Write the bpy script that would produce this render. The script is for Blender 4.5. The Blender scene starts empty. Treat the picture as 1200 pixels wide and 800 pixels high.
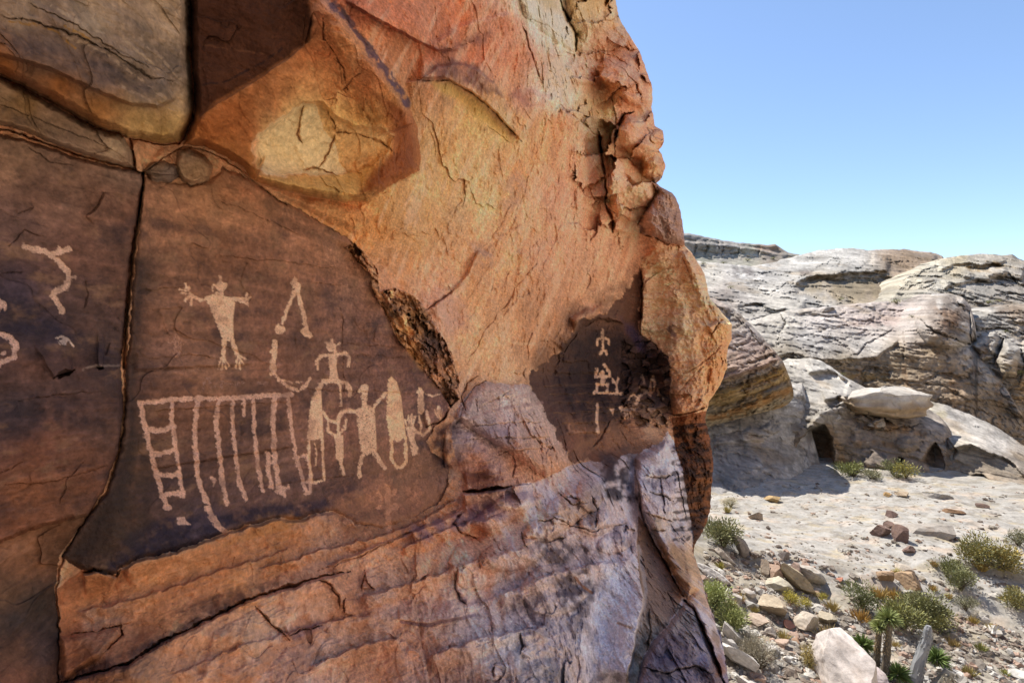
import bpy, math, random
import numpy as np
from mathutils import Vector
from mathutils.geometry import delaunay_2d_cdt

# ------------------------------------------------------------------ camera, sky, sun, exposure
scene = bpy.context.scene
COL = scene.collection
R = math.radians
cam_d = bpy.data.cameras.new('camera')
cam_d.sensor_width = 36.0
cam_d.lens = 18.0
cam_d.clip_start = 0.05
cam_d.clip_end = 3000.0
cam = bpy.data.objects.new('camera', cam_d)
cam.rotation_euler = (R(90), 0, 0)
COL.objects.link(cam)
scene.camera = cam

SUN_EL, SUN_AZ = 57.0, -22.0        # azimuth from the view axis (+Y), negative = to the left
world = bpy.data.worlds.new('World')
scene.world = world
world.use_nodes = True
wn = world.node_tree
bg = wn.nodes['Background']
sky = wn.nodes.new('ShaderNodeTexSky')
sky.sky_type = 'NISHITA'
sky.sun_disc = False
sky.sun_elevation = R(SUN_EL)
sky.sun_rotation = R(SUN_AZ)
sky.altitude = 1500
sky.air_density = 1.0
sky.dust_density = 0.35
sky.ozone_density = 1.3
wn.links.new(sky.outputs[0], bg.inputs[0])
bg.inputs[1].default_value = 0.076

sun_d = bpy.data.lights.new('sun', 'SUN')
sun_d.energy = 2.8
sun_d.angle = R(0.53)
sun_d.color = (1.0, 0.95, 0.87)
sun = bpy.data.objects.new('sun', sun_d)
sv = Vector((math.sin(R(SUN_AZ)) * math.cos(R(SUN_EL)), math.cos(R(SUN_AZ)) * math.cos(R(SUN_EL)), math.sin(R(SUN_EL))))
sun.rotation_euler = sv.to_track_quat('Z', 'Y').to_euler()
sun.location = (0, 0, 40)
COL.objects.link(sun)

vs = scene.view_settings
vs.view_transform = 'Standard'
vs.look = 'None'
vs.gamma = 1.0
vs.exposure = 1.55
scene.render.engine = 'CYCLES'
scene.cycles.max_bounces = 8
scene.cycles.diffuse_bounces = 5
scene.cycles.use_denoising = True

GS = 1.25                            # samples per photograph pixel on the near rock
F = 600.0                            # focal length in photograph pixels (1200 wide)

# ------------------------------------------------------------------ noise
_rng = np.random.RandomState(7)
_perm = np.concatenate([_rng.permutation(256)] * 3).astype(np.int32)
_ang = _rng.rand(256) * 2 * np.pi
_gx, _gy = np.cos(_ang).astype(np.float32), np.sin(_ang).astype(np.float32)
_g3 = _rng.normal(size=(256, 3)).astype(np.float32)
_g3 /= np.linalg.norm(_g3, axis=1)[:, None]

def _fade(t): return t * t * t * (t * (t * 6 - 15) + 10)

def n2(x, y, seed=0):
    x = np.asarray(x, np.float32) + seed * 17.31
    y = np.asarray(y, np.float32) + seed * 9.77
    xi = np.floor(x).astype(np.int32); yi = np.floor(y).astype(np.int32)
    xf = x - xi; yf = y - yi
    xi &= 255; yi &= 255
    u, v = _fade(xf), _fade(yf)
    def g(ix, iy, dx, dy):
        h = _perm[_perm[ix & 255] + (iy & 255)]
        return _gx[h] * dx + _gy[h] * dy
    a = g(xi, yi, xf, yf); b = g(xi + 1, yi, xf - 1, yf)
    c = g(xi, yi + 1, xf, yf - 1); d = g(xi + 1, yi + 1, xf - 1, yf - 1)
    return ((a + u * (b - a)) * (1 - v) + (c + u * (d - c)) * v) * 1.5

def n3(x, y, z, seed=0):
    x = np.asarray(x, np.float32) + seed * 13.7
    y = np.asarray(y, np.float32) + seed * 7.1
    z = np.asarray(z, np.float32) + seed * 3.3
    xi = np.floor(x).astype(np.int32); yi = np.floor(y).astype(np.int32); zi = np.floor(z).astype(np.int32)
    xf = x - xi; yf = y - yi; zf = z - zi
    u, v, w = _fade(xf), _fade(yf), _fade(zf)
    def g(a, b, c):
        h = _perm[_perm[_perm[(xi + a) & 255] + ((yi + b) & 255)] + ((zi + c) & 255)]
        G = _g3[h]
        return G[..., 0] * (xf - a) + G[..., 1] * (yf - b) + G[..., 2] * (zf - c)
    def lx(b, c): 
        p = g(0, b, c); q = g(1, b, c)
        return p + u * (q - p)
    y0 = lx(0, 0); y0 = y0 + v * (lx(1, 0) - y0)
    y1 = lx(0, 1); y1 = y1 + v * (lx(1, 1) - y1)
    return (y0 + w * (y1 - y0)) * 1.5

def fbm2(x, y, o=4, seed=0, gain=.5):
    s = 0; a = 1.; f = 1.; t = 0
    for i in range(o):
        s = s + a * n2(x * f, y * f, seed + i * 3); t += a; a *= gain; f *= 2.03
    return s / t

def fbm3(x, y, z, o=4, seed=0, gain=.5):
    s = 0; a = 1.; f = 1.; t = 0
    for i in range(o):
        s = s + a * n3(x * f, y * f, z * f, seed + i * 3); t += a; a *= gain; f *= 2.03
    return s / t

def ridge2(x, y, o=3, seed=0):
    s = 0; a = 1.; f = 1.; t = 0
    for i in range(o):
        s = s + a * (1 - np.abs(n2(x * f, y * f, seed + i * 5)) * 2); t += a; a *= .5; f *= 2.1
    return s / t

def cells2(x, y, seed=0):
    """Distance to the nearest cell border and a random value per cell."""
    xi = np.floor(x).astype(np.int32); yi = np.floor(y).astype(np.int32)
    d1 = np.full(x.shape, 9., np.float32); d2 = d1.copy(); cid = np.zeros(x.shape, np.float32)
    tx = np.zeros(x.shape, np.float32); ty = tx.copy()
    for a in (-1, 0, 1):
        for b in (-1, 0, 1):
            h = _perm[_perm[(xi + a + seed * 31) & 255] + ((yi + b) & 255)]
            px = xi + a + _perm[h] / 255.; py = yi + b + _perm[h + 91] / 255.
            d = np.sqrt((x - px) ** 2 + (y - py) ** 2).astype(np.float32)
            near = d < d1
            d2 = np.where(near, d1, np.minimum(d2, d)); d1 = np.where(near, d, d1)
            cid = np.where(near, _perm[h + 17] / 255., cid)
            tx = np.where(near, (x - px) * _gx[h], tx); ty = np.where(near, (y - py) * _gy[h], ty)
    return d2 - d1, cid, tx + ty

def sst(a, b, x):
    t = np.clip((x - a) / (b - a), 0, 1)
    return t * t * (3 - 2 * t)

def lin(c):
    c = np.asarray(c, np.float32) / 255.
    return np.where(c <= .04045, c / 12.92, ((c + .055) / 1.055) ** 2.4)

def at(px, py, d):
    return Vector(((px - 600) / F * d, d, (400 - py) / F * d))

# ------------------------------------------------------------------ distance helpers
def seg_dist(x, y, pts, closed=False):
    """distance, sign side, and length parameter of the nearest point of a polyline"""
    best = np.full(x.shape, 1e9, np.float32); side = np.zeros(x.shape, np.float32); par = np.zeros(x.shape, np.float32)
    P = list(pts) + ([pts[0]] if closed else [])
    n = len(P) - 1
    for i in range(n):
        ax, ay = P[i][:2]; bx, by = P[i + 1][:2]
        dx, dy = bx - ax, by - ay
        L = dx * dx + dy * dy + 1e-9
        t = np.clip(((x - ax) * dx + (y - ay) * dy) / L, 0, 1)
        d = np.hypot(x - ax - t * dx, y - ay - t * dy)
        m = d < best
        best = np.where(m, d, best)
        side = np.where(m, np.sign(dx * (y - ay) - dy * (x - ax)), side)
        par = np.where(m, (i + t) / n, par)
    return best, side, par

def inside(x, y, poly):
    r = np.zeros(x.shape, bool)
    n = len(poly); j = n - 1
    for i in range(n):
        xi, yi = poly[i]; xj, yj = poly[j]
        if yi != yj:
            c = ((yi > y) != (yj > y)) & (x < (xj - xi) * (y - yi) / (yj - yi) + xi)
            r ^= c
        j = i
    return r

class Field:
    """A rock surface sampled along view rays of the photograph; everything ends up as points in the world."""
    def __init__(s, PX, PY):
        s.shape = PX.shape
        s.px = PX.ravel().astype(np.float32); s.py = PY.ravel().astype(np.float32)
        N = s.px.size
        s.off = np.zeros(N, np.float32)
        s.col = np.zeros((N, 3), np.float32)
        s.reg = np.zeros(N, np.int32)
        s.part = np.zeros(N, np.int32)
        s.rx = fbm2(s.px / 14, s.py / 14, 4, 41) ; s.ry = fbm2(s.px / 14, s.py / 14, 4, 57)

    def box(s, pts, pad):
        xs = [p[0] for p in pts]; ys = [p[1] for p in pts]
        return np.nonzero((s.px > min(xs) - pad) & (s.px < max(xs) + pad) & (s.py > min(ys) - pad) & (s.py < max(ys) + pad))[0]

    def tin(s, pts, key=None):
        """piecewise planar inverse depth through (px, py, depth)"""
        r = delaunay_2d_cdt([Vector(p[:2]) for p in pts], [], [], 0, 1e-4)
        val = [1.0 / p[2] for p in pts]
        out = np.full(s.px.size, np.nan, np.float32)
        vv = []
        for v, orig in zip(r[0], r[3]):
            vv.append(val[orig[0]])
        for f in r[2]:
            (ax, ay), (bx, by), (cx, cy) = [tuple(r[0][i]) for i in f]
            i = s.box([(ax, ay), (bx, by), (cx, cy)], .01)
            x, y = s.px[i], s.py[i]
            D = (by - cy) * (ax - cx) + (cx - bx) * (ay - cy)
            if abs(D) < 1e-9: continue
            u = ((by - cy) * (x - cx) + (cx - bx) * (y - cy)) / D
            v = ((cy - ay) * (x - cx) + (ax - cx) * (y - cy)) / D
            w = 1 - u - v
            k = (u > -1e-4) & (v > -1e-4) & (w > -1e-4)
            out[i[k]] = (u * vv[f[0]] + v * vv[f[1]] + w * vv[f[2]])[k]
        bad = np.isnan(out)
        if bad.any(): out[bad] = np.nanmean(out)
        s.inv = out

    def smooth_from(s, pts, x0, x1, y0, y1, step, k, n=2):
        """soften the facets: the same planes on an even lattice, box blurred, then read back inside the frame"""
        gx = np.arange(x0, x1, step, dtype=np.float32); gy = np.arange(y0, y1, step, dtype=np.float32)
        PX, PY = np.meshgrid(gx, gy)
        L = Field.__new__(Field); L.px = PX.ravel(); L.py = PY.ravel(); L.tin(pts)
        a = L.inv.reshape(PX.shape).astype(np.float64)
        for _ in range(n):
            for ax in (0, 1):
                p = np.pad(a, [(k, k) if q == ax else (0, 0) for q in (0, 1)], mode='edge')
                c = np.cumsum(p, axis=ax)
                c = np.concatenate([np.zeros_like(np.take(c, [0], axis=ax)), c], axis=ax)
                m = 2 * k + 1
                a = (np.take(c, range(m, c.shape[ax]), axis=ax) - np.take(c, range(0, c.shape[ax] - m), axis=ax)) / m
        fx = np.clip((s.px - x0) / step, 0, len(gx) - 1.001); fy = np.clip((s.py - y0) / step, 0, len(gy) - 1.001)
        ix, iy = fx.astype(int), fy.astype(int); u, v = fx - ix, fy - iy
        r = (a[iy, ix] * (1 - u) + a[iy, ix + 1] * u) * (1 - v) + (a[iy + 1, ix] * (1 - u) + a[iy + 1, ix + 1] * u) * v
        e = sst(0, 30, np.minimum(np.minimum(s.px - x0, x1 - s.px), np.minimum(s.py - y0, y1 - s.py)))
        s.inv = (s.inv * (1 - e) + r * e).astype(np.float32)

    # -- shape
    def raise_poly(s, poly, h, w, rag=2.0, power=1.0):
        i = s.box(poly, 4)
        x, y = s.px[i] + s.rx[i] * rag, s.py[i] + s.ry[i] * rag
        d = seg_dist(x, y, poly, True)[0]
        t = np.clip(np.where(inside(x, y, poly), d, 0) / w, 0, 1)
        s.off[i] += h * (1 - (1 - t) ** 2) ** power

    def dome(s, cx, cy, rx, ry, h, rot=0, power=.5):
        r = max(rx, ry)
        i = s.box([(cx, cy)], r)
        c, q = math.cos(R(rot)), math.sin(R(rot))
        x, y = s.px[i] - cx + s.rx[i] * 3, s.py[i] - cy + s.ry[i] * 3
        u = (x * c + y * q) / rx; v = (-x * q + y * c) / ry
        s.off[i] += h * np.clip(1 - u * u - v * v, 0, 1) ** power

    def ledge(s, pts, h, decay, side=1, soft=2.0, rag=2.0, ends=.06):
        i = s.box(pts, decay)
        x, y = s.px[i] + s.rx[i] * rag, s.py[i] + s.ry[i] * rag
        d, sd, t = seg_dist(x, y, pts)
        e = sst(0, ends, t) * sst(0, ends, 1 - t)
        s.off[i] += h * e * np.where(sd * side > 0, sst(0, soft, d) * (1 - sst(0, decay, d)), 0)

    def crack(s, pts, w, depth, rag=1.5, darken=.45, taper=True, sw=1.0):
        i = s.box(pts, w * 10 + rag * 2)
        x, y = s.px[i] + s.rx[i] * rag * 1.6, s.py[i] + s.ry[i] * rag * 1.6
        d, sd, t = seg_dist(x, y, pts)
        brk = n2(s.px[i] / 13, s.py[i] / 13, 63) + .6 * n2(s.px[i] / 5, s.py[i] / 5, 64)
        ww = w * (np.clip(np.minimum(t, 1 - t) * 5, .2, 1) * np.clip(.72 + .9 * brk, .12, 1.25) if taper else np.clip(.9 + .35 * brk, .5, 1.2))
        ww = ww * .62
        k = 1 - np.clip(d / ww, 0, 1)
        s.off[i] -= depth * .55 * np.sqrt(k)
        # one side of a fracture stands a little proud and dies away
        s.off[i] += depth * .42 * np.where(sd < 0, 1 - sst(0, 9 * w, d), 0) * sst(0, .15, t) * sst(0, .15, 1 - t)
        if darken: s.col[i] *= (1 - darken * (.42 if taper else .7) * sst(0, .8, 1 - np.clip(d / (ww * sw), 0, 1)))[:, None]  # darkens the colour along the crack

    # -- colour
    def region(s, rid, poly, rag=2.5):
        i = s.box(poly, 6)
        k = inside(s.px[i] + s.rx[i] * rag, s.py[i] + s.ry[i] * rag, poly)
        s.reg[i[k]] = rid

    def samples(s, rid, pts, K, warp=14, soft=160., p=1.5):
        i = np.nonzero(s.reg == rid)[0]
        if not len(i): return
        x = s.px[i] + warp * fbm2(s.px[i] / 45, s.py[i] / 45, 4, 11 + rid)
        y = s.py[i] + warp * fbm2(s.px[i] / 45, s.py[i] / 45, 4, 29 + rid)
        acc = np.zeros((len(i), 3), np.float32); W = np.zeros(len(i), np.float32)
        for q in pts:
            w = 1.0 / ((x - q[0]) ** 2 + (y - q[1]) ** 2 + soft) ** p
            acc += w[:, None] * lin(q[2:5]) * K; W += w
        s.col[i] = acc / W[:, None]

    def paint(s, poly, c, a=1.0, edge=6.0, rag=4.0, patch=0., K=(.98, .99, 1.0), seed=3):
        i = s.box(poly, edge + rag * 2)
        x, y = s.px[i] + s.rx[i] * rag, s.py[i] + s.ry[i] * rag
        d = seg_dist(x, y, poly, True)[0]
        d = np.where(inside(x, y, poly), d, -d)
        m = sst(-edge, edge, d) * a
        if patch: m = m * sst(-patch, patch, fbm2(s.px[i] / 16, s.py[i] / 16, 5, seed) + .12)
        s.col[i] = s.col[i] * (1 - m[:, None]) + lin(c) * np.asarray(K) * m[:, None]

    def line(s, pts, w, c, a=.8, rag=3.0, K=(.98, .99, 1.0), seed=5, broken=.0):
        i = s.box(pts, w * 2)
        d, sd, t = seg_dist(s.px[i] + s.rx[i] * rag, s.py[i] + s.ry[i] * rag, pts)
        m = (1 - sst(.4 * w, w, d)) * a
        if broken: m = m * sst(-.2, .2, fbm2(s.px[i] / 9, s.py[i] / 9, 3, seed) + .3 - broken)
        s.col[i] = s.col[i] * (1 - m[:, None]) + lin(c) * np.asarray(K) * m[:, None]

# ------------------------------------------------------------------ mesh helpers
def rotz(a):
    c, s = math.cos(a), math.sin(a)
    return np.array([[c, -s, 0], [s, c, 0], [0, 0, 1]])

def tag(o, label=None, cat=None, group=None, kind=None):
    if label: o['label'] = label
    if cat: o['category'] = cat
    if group: o['group'] = group
    if kind: o['kind'] = kind
    return o

def mesh_obj(name, V, faces, mat, parent=None, col=None, base=None, normals=None, smooth=True):
    """V: world points; faces: (M,4) or (M,3) array or list; the origin is put at the base point."""
    V = np.asarray(V, np.float32)
    if base is None:
        base = np.array([V[:, 0].mean(), V[:, 1].mean(), V[:, 2].min()], np.float32)
    base = np.asarray(base, np.float32)
    me = bpy.data.meshes.new(name)
    me.vertices.add(len(V))
    me.vertices.foreach_set('co', (V - base).ravel().astype(np.float32))
    if isinstance(faces, np.ndarray):
        k = faces.shape[1]; nf = len(faces)
        me.loops.add(nf * k); me.polygons.add(nf)
        me.loops.foreach_set('vertex_index', faces.ravel().astype(np.int32))
        me.polygons.foreach_set('loop_start', np.arange(0, nf * k, k, dtype=np.int32))
        me.polygons.foreach_set('loop_total', np.full(nf, k, np.int32))
    else:
        tot = np.array([len(f) for f in faces], np.int32)
        me.loops.add(int(tot.sum())); me.polygons.add(len(faces))
        me.loops.foreach_set('vertex_index', np.array([i for f in faces for i in f], np.int32))
        me.polygons.foreach_set('loop_start', np.concatenate([[0], np.cumsum(tot)[:-1]]).astype(np.int32))
        me.polygons.foreach_set('loop_total', tot)
    me.update(calc_edges=True)
    me.polygons.foreach_set('use_smooth', np.full(len(me.polygons), smooth, bool))
    if col is not None:
        ca = me.color_attributes.new('Col', 'FLOAT_COLOR', 'POINT')
        c4 = np.ones((len(V), 4), np.float32); c4[:, :3] = col
        ca.data.foreach_set('color', c4.ravel())
    if normals is not None:
        me.normals_split_custom_set_from_vertices(normals.tolist())
    me.validate()
    me.materials.append(mat)
    o = bpy.data.objects.new(name, me)
    COL.objects.link(o)
    if parent is not None:
        o.parent = parent
        o.location = Vector(base.tolist()) - parent.location if parent.parent is None else Vector(base.tolist()) - parent.location - parent.parent.location
    else:
        o.location = base.tolist()
    return o

def empty(name, loc):
    o = bpy.data.objects.new(name, None)
    o.empty_display_size = .2
    o.location = loc
    COL.objects.link(o)
    return o

# ------------------------------------------------------------------ materials
def rock_mat(name, grain=90., bump=.5, dist=.01, speck=.25, rough=.92, coarse=14., base=None, spec=.18):
    m = bpy.data.materials.new(name); m.use_nodes = True
    nt = m.node_tree; b = nt.nodes['Principled BSDF']
    b.inputs['Roughness'].default_value = rough
    b.inputs['Specular IOR Level'].default_value = spec
    tc = nt.nodes.new('ShaderNodeTexCoord')
    def noise(scale, det, ro=.6):
        n = nt.nodes.new('ShaderNodeTexNoise'); n.inputs['Scale'].default_value = scale
        n.inputs['Detail'].default_value = det; n.inputs['Roughness'].default_value = ro
        nt.links.new(tc.outputs['Object'], n.inputs['Vector']); return n
    na, nb = noise(grain, 6, .7), noise(coarse, 8, .65)
    if base is None:
        at_ = nt.nodes.new('ShaderNodeAttribute'); at_.attribute_name = 'Col'; csock = at_.outputs['Color']
    else:
        rgb = nt.nodes.new('ShaderNodeRGB'); rgb.outputs[0].default_value = (*base, 1); csock = rgb.outputs[0]
    def mr(n, lo, hi):
        r = nt.nodes.new('ShaderNodeMapRange'); r.inputs['From Min'].default_value = .25; r.inputs['From Max'].default_value = .75
        r.inputs['To Min'].default_value = lo; r.inputs['To Max'].default_value = hi
        nt.links.new(n.outputs['Fac'], r.inputs['Value']); return r
    r1, r2 = mr(na, 1 - speck, 1 + speck), mr(nb, 1 - speck * .9, 1 + speck * .9)
    mu = nt.nodes.new('ShaderNodeMath'); mu.operation = 'MULTIPLY'
    nt.links.new(r1.outputs[0], mu.inputs[0]); nt.links.new(r2.outputs[0], mu.inputs[1])
    mx = nt.nodes.new('ShaderNodeVectorMath'); mx.operation = 'SCALE'
    nt.links.new(csock, mx.inputs[0]); nt.links.new(mu.outputs[0], mx.inputs['Scale'])
    nt.links.new(mx.outputs[0], b.inputs['Base Color'])
    ad = nt.nodes.new('ShaderNodeMath'); ad.operation = 'MULTIPLY_ADD'; ad.inputs[1].default_value = .35
    nt.links.new(na.outputs['Fac'], ad.inputs[0]); nt.links.new(nb.outputs['Fac'], ad.inputs[2])
    bu = nt.nodes.new('ShaderNodeBump'); bu.inputs['Strength'].default_value = bump; bu.inputs['Distance'].default_value = dist
    nt.links.new(ad.outputs[0], bu.inputs['Height']); nt.links.new(bu.outputs[0], b.inputs['Normal'])
    return m

M_CLIFF = rock_mat('weathered_red_sandstone', 60., .65, .022, .30, coarse=22.)
M_VARN = rock_mat('desert_varnish', 60., .6, .02, .30, rough=.72, coarse=22., spec=.22)
M_PECK = rock_mat('pecked_sandstone', 160., .7, .008, .22, coarse=40.)
M_FAR = rock_mat('pale_slickrock', 5., .8, .12, .22, coarse=.9)
M_GROUND = rock_mat('pale_desert_ground', 9., .8, .05, .25, coarse=1.5)
M_STONE = rock_mat('loose_stone', 14., .7, .03, .22, coarse=3.)

def leaf_mat(name, c, var=.35, scale=3.):
    m = bpy.data.materials.new(name); m.use_nodes = True
    nt = m.node_tree; b = nt.nodes['Principled BSDF']
    b.inputs['Roughness'].default_value = .7; b.inputs['Specular IOR Level'].default_value = .25
    at_ = nt.nodes.new('ShaderNodeAttribute'); at_.attribute_name = 'Col'
    tc = nt.nodes.new('ShaderNodeTexCoord')
    n = nt.nodes.new('ShaderNodeTexNoise'); n.inputs['Scale'].default_value = scale
    nt.links.new(tc.outputs['Object'], n.inputs['Vector'])
    r = nt.nodes.new('ShaderNodeMapRange'); r.inputs['To Min'].default_value = 1 - var; r.inputs['To Max'].default_value = 1 + var
    nt.links.new(n.outputs['Fac'], r.inputs['Value'])
    s = nt.nodes.new('ShaderNodeVectorMath'); s.operation = 'SCALE'
    nt.links.new(at_.outputs['Color'], s.inputs[0]); nt.links.new(r.outputs[0], s.inputs['Scale'])
    nt.links.new(s.outputs[0], b.inputs['Base Color'])
    return m
M_LEAF = leaf_mat('desert_foliage', None)
# ================================================================== the near cliff
WD = 2.3                              # distance of the camera from the panel plane
CA, SA = math.cos(R(25)), math.sin(R(25))   # the wall runs 25 degrees to the right of the view axis

def dn(px, n):
    """depth at which the ray through px meets the wall plane moved out by n"""
    return (WD - n) / (SA - CA * (px - 600) / F)

SIL = [(-900, 690), (-60, 706), (0, 721), (25, 727), (45, 740), (60, 749), (75, 755), (105, 765), (130, 764), (148, 768), (153, 777), (166, 778),
       (172, 770), (182, 776), (195, 780), (206, 776), (212, 766), (219, 774), (226, 788), (234, 793), (245, 797), (270, 801), (288, 803), (298, 812),
       (320, 825), (350, 832), (365, 845), (380, 858), (398, 857), (412, 852), (430, 852), (450, 845), (470, 831),
       (490, 826), (515, 832), (540, 836), (570, 834), (600, 832), (622, 824), (638, 814), (650, 813), (670, 820), (700, 828), (730, 838),
       (742, 842), (760, 848), (800, 854), (850, 864), (1000, 890), (1700, 900)]

def cliff_field():
    rows = np.concatenate([[-880, -650, -480, -360, -270, -200, -150, -110, -80, -60, -45], np.arange(-34, 834, 1 / GS),
                           [840, 852, 870, 895, 930, 980, 1050, 1150, 1300, 1500]]).astype(np.float32)
    left = np.array([-1500, -1100, -800, -600, -450, -340, -260, -200, -150, -110, -80, -60, -45], np.float32)
    nc = int(905 * GS)
    t = np.linspace(0, 1, nc)
    sil = np.interp(rows, [p[0] for p in SIL], [p[1] for p in SIL]) + 1.6 * fbm2(rows / 9, rows * 0 + 3.3, 4, 5) * sst(-100, 0, rows)
    ker = np.ones(91) / 91
    sm = np.convolve(np.pad(sil, 45, mode='edge'), ker, 'valid')
    w_ = sst(.90, 1.0, t)[None]
    PX = np.concatenate([np.repeat(left[None], len(rows), 0), -34 + (sm[:, None] + 34) * t[None] + (sil - sm)[:, None] * w_], 1)
    PY = np.repeat(rows[:, None], PX.shape[1], 1)
    return Field(PX, PY), sil, rows

A, SILX, ROWS = cliff_field()
A.silx = np.repeat(SILX[:, None], A.shape[1], 1).ravel()

def N(px, py, n): return (px, py, dn(px, n))
ctrl = [N(-1501, -901, .6), N(0, -901, .6), N(300, -901, .7), (560, -901, 5.5), (690, -901, 9), (901, -901, 11.5), (901, -60, 11.5),
        N(-1501, 0, .3), N(-1501, 400, .1), N(-1501, 800, .35), N(-1501, 1701, 1.1),
        # y = 0
        N(-60, -60, .24), N(-60, 0, .22), N(0, 0, .20), N(220, 0, .12), N(300, 0, .30), N(400, 0, .42), N(500, 0, .45), N(600, 0, .50), (660, 0, 7.4), (700, 0, 8.7), (735, 0, 9.8),
        N(230, 90, .10), N(330, 90, .30), N(440, 90, .48), N(540, 90, .28), N(640, 100, .2), (700, 100, 8.9), (740, 100, 9.4), (790, 100, 10.6),
        # y = 200
        N(-60, 200, .02), N(0, 200, .0), N(165, 200, -.02), N(230, 170, .02), N(300, 220, .04), N(370, 190, .18), N(450, 215, .16), N(520, 170, .10), N(600, 200, .05), (690, 200, 8.2), (725, 200, 9.3), (745, 215, 9.5), (790, 200, 10.4), (830, 200, 11.4),
        # y = 330
        N(-60, 330, .0), N(150, 330, .0), N(300, 330, -.01), N(430, 300, -.03), N(520, 330, -.12), N(620, 330, -.12), (690, 320, 8.7), (750, 320, 10.6), (790, 330, 10.3), (825, 330, 10.7), (880, 330, 12),
        # y = 450
        N(-60, 450, .0), N(150, 450, .0), N(300, 450, .0), N(440, 430, .0), N(515, 470, .0), N(555, 450, -.22), N(610, 440, -.25), (640, 440, 7.6), (690, 440, 9.4), (755, 440, 10.9), (790, 440, 10.0), (820, 430, 9.9), (850, 420, 10.5), (890, 440, 12),
        # y = 550
        N(-60, 560, .0), N(130, 560, -.02), N(300, 560, -.01), N(430, 560, .01), N(510, 550, .02), N(540, 550, .16), N(570, 540, .34), N(640, 545, .42), (690, 530, 7.4), (740, 530, 8.6), (785, 515, 9.6), (800, 500, 9.9), (830, 520, 10.2), (870, 540, 11),
        # lower slope
        N(-60, 660, .02), N(70, 670, -.08), N(140, 680, .02), N(240, 640, .03), N(340, 612, .04), N(450, 585, .07), N(520, 600, .2), N(600, 580, .46), N(660, 570, .56), N(710, 560, .75), (745, 560, 7.6), (790, 570, 8.4), (806, 600, 8.8), (880, 600, 10.5),
        N(-60, 740, .08), N(80, 740, -.02), N(180, 740, .14), N(300, 720, .24), N(420, 680, .36), N(520, 680, .6), N(620, 660, .85), N(700, 650, 1.05), (750, 640, 5.9), (800, 660, 6.4), (815, 650, 6.9), (880, 660, 8.4),
        N(-60, 800, .16), N(80, 800, .10), N(170, 800, .34), N(300, 800, .46), N(450, 800, .68), N(560, 800, .98), N(650, 800, 1.28), (700, 800, 3.55), (750, 800, 3.7), (800, 760, 4.3), (830, 720, 5.1), (858, 800, 4.2), (890, 800, 4.6),
        N(-60, 1701, 1.1), N(300, 1701, 1.45), N(560, 1701, 1.85), (700, 1701, 1.4), (901, 1701, 1.7)]
A.tin(ctrl)
A.smooth_from(ctrl, -70, 910, -70, 870, 2.0, 2, 2)

# ------------------------------------------------------------------ regions of rock
P_PANEL = [(170, 208), (200, 214), (222, 216), (246, 213), (262, 196), (285, 205), (318, 228), (352, 246), (386, 266), (412, 282), (428, 302), (440, 316), (444, 345), (462, 392),
           (490, 420), (512, 448), (527, 474), (522, 488), (512, 497), (500, 515), (507, 530), (527, 545), (525, 568), (512, 590), (482, 607), (448, 618), (416, 613), (392, 598), (372, 600), (352, 609),
           (325, 606), (285, 617), (240, 632), (205, 645), (160, 655), (142, 666), (138, 674), (120, 672), (95, 668), (72, 652), (92, 620), (125, 575), (142, 525), (147, 470), (147, 430), (153, 390), (155, 340), (160, 290), (166, 240)]
P_LEFT = [(-1600, 156), (0, 157), (25, 162), (60, 174), (95, 186), (140, 197), (167, 202), (168, 218), (162, 255), (153, 300), (149, 350), (145, 400), (141, 430), (145, 475), (140, 525), (122, 572), (104, 604),
          (80, 610), (60, 614), (30, 624), (0, 636), (-1600, 650)]
P_FOOT = [(-1600, 650), (0, 636), (30, 624), (60, 614), (104, 604), (90, 622), (70, 650), (64, 690), (70, 740), (66, 860), (60, 1720), (-1600, 1720)]
P_LOWER = [(66, 690), (95, 668), (120, 672), (138, 675), (145, 667), (160, 656), (205, 646), (240, 633), (285, 618), (325, 607), (352, 610), (372, 601), (392, 599), (416, 614), (448, 619), (482, 608), (512, 591), (525, 569), (532, 556),
           (545, 566), (560, 575), (600, 570), (640, 560), (668, 545), (690, 540), (706, 535), (745, 530), (783, 505), (790, 520), (800, 550), (806, 590), (812, 625), (812, 648), (980, 650), (980, 1720), (60, 1720), (66, 860)]
P_BLOCK = [(-1600, -1000), (-1600, 80), (0, 87), (28, 100), (60, 117), (110, 146), (150, 160), (188, 168), (207, 167), (219, 155), (226, 135), (226, 112), (223, 80), (222, 40), (223, -40), (222, -1000)]
P_SLAB = [(-1600, 84), (0, 91), (26, 103), (58, 121), (108, 149), (145, 161), (154, 176), (157, 197), (132, 192), (100, 182), (60, 167), (30, 155), (0, 146), (-1600, 140)]
P_FLAKE = [(222, -40), (360, -40), (376, -10), (402, 16), (432, 58), (458, 92), (478, 118), (489, 150), (493, 185), (492, 200), (462, 215), (430, 236), (405, 236), (378, 232), (345, 226), (312, 218), (298, 212), (285, 196),
           (265, 184), (240, 172), (214, 170), (222, 152), (228, 132), (228, 110), (225, 80), (224, 40)]
P_ALC = [(622, 436), (640, 424), (658, 410), (668, 394), (672, 380), (684, 374), (702, 371), (724, 352), (740, 332), (750, 312), (753, 330), (751, 360), (749, 392), (762, 402), (782, 418), (787, 440), (783, 462), (788, 474),
         (788, 488), (782, 508), (768, 522), (745, 531), (718, 536), (700, 537), (668, 541), (660, 520), (648, 498), (632, 470), (620, 450)]
P_LEDGE = [(532, 490), (545, 465), (557, 452), (570, 447), (590, 450), (618, 450), (634, 470), (650, 498), (662, 522), (668, 544), (640, 560), (600, 570), (560, 575), (545, 566), (537, 545), (530, 520)]
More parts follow.
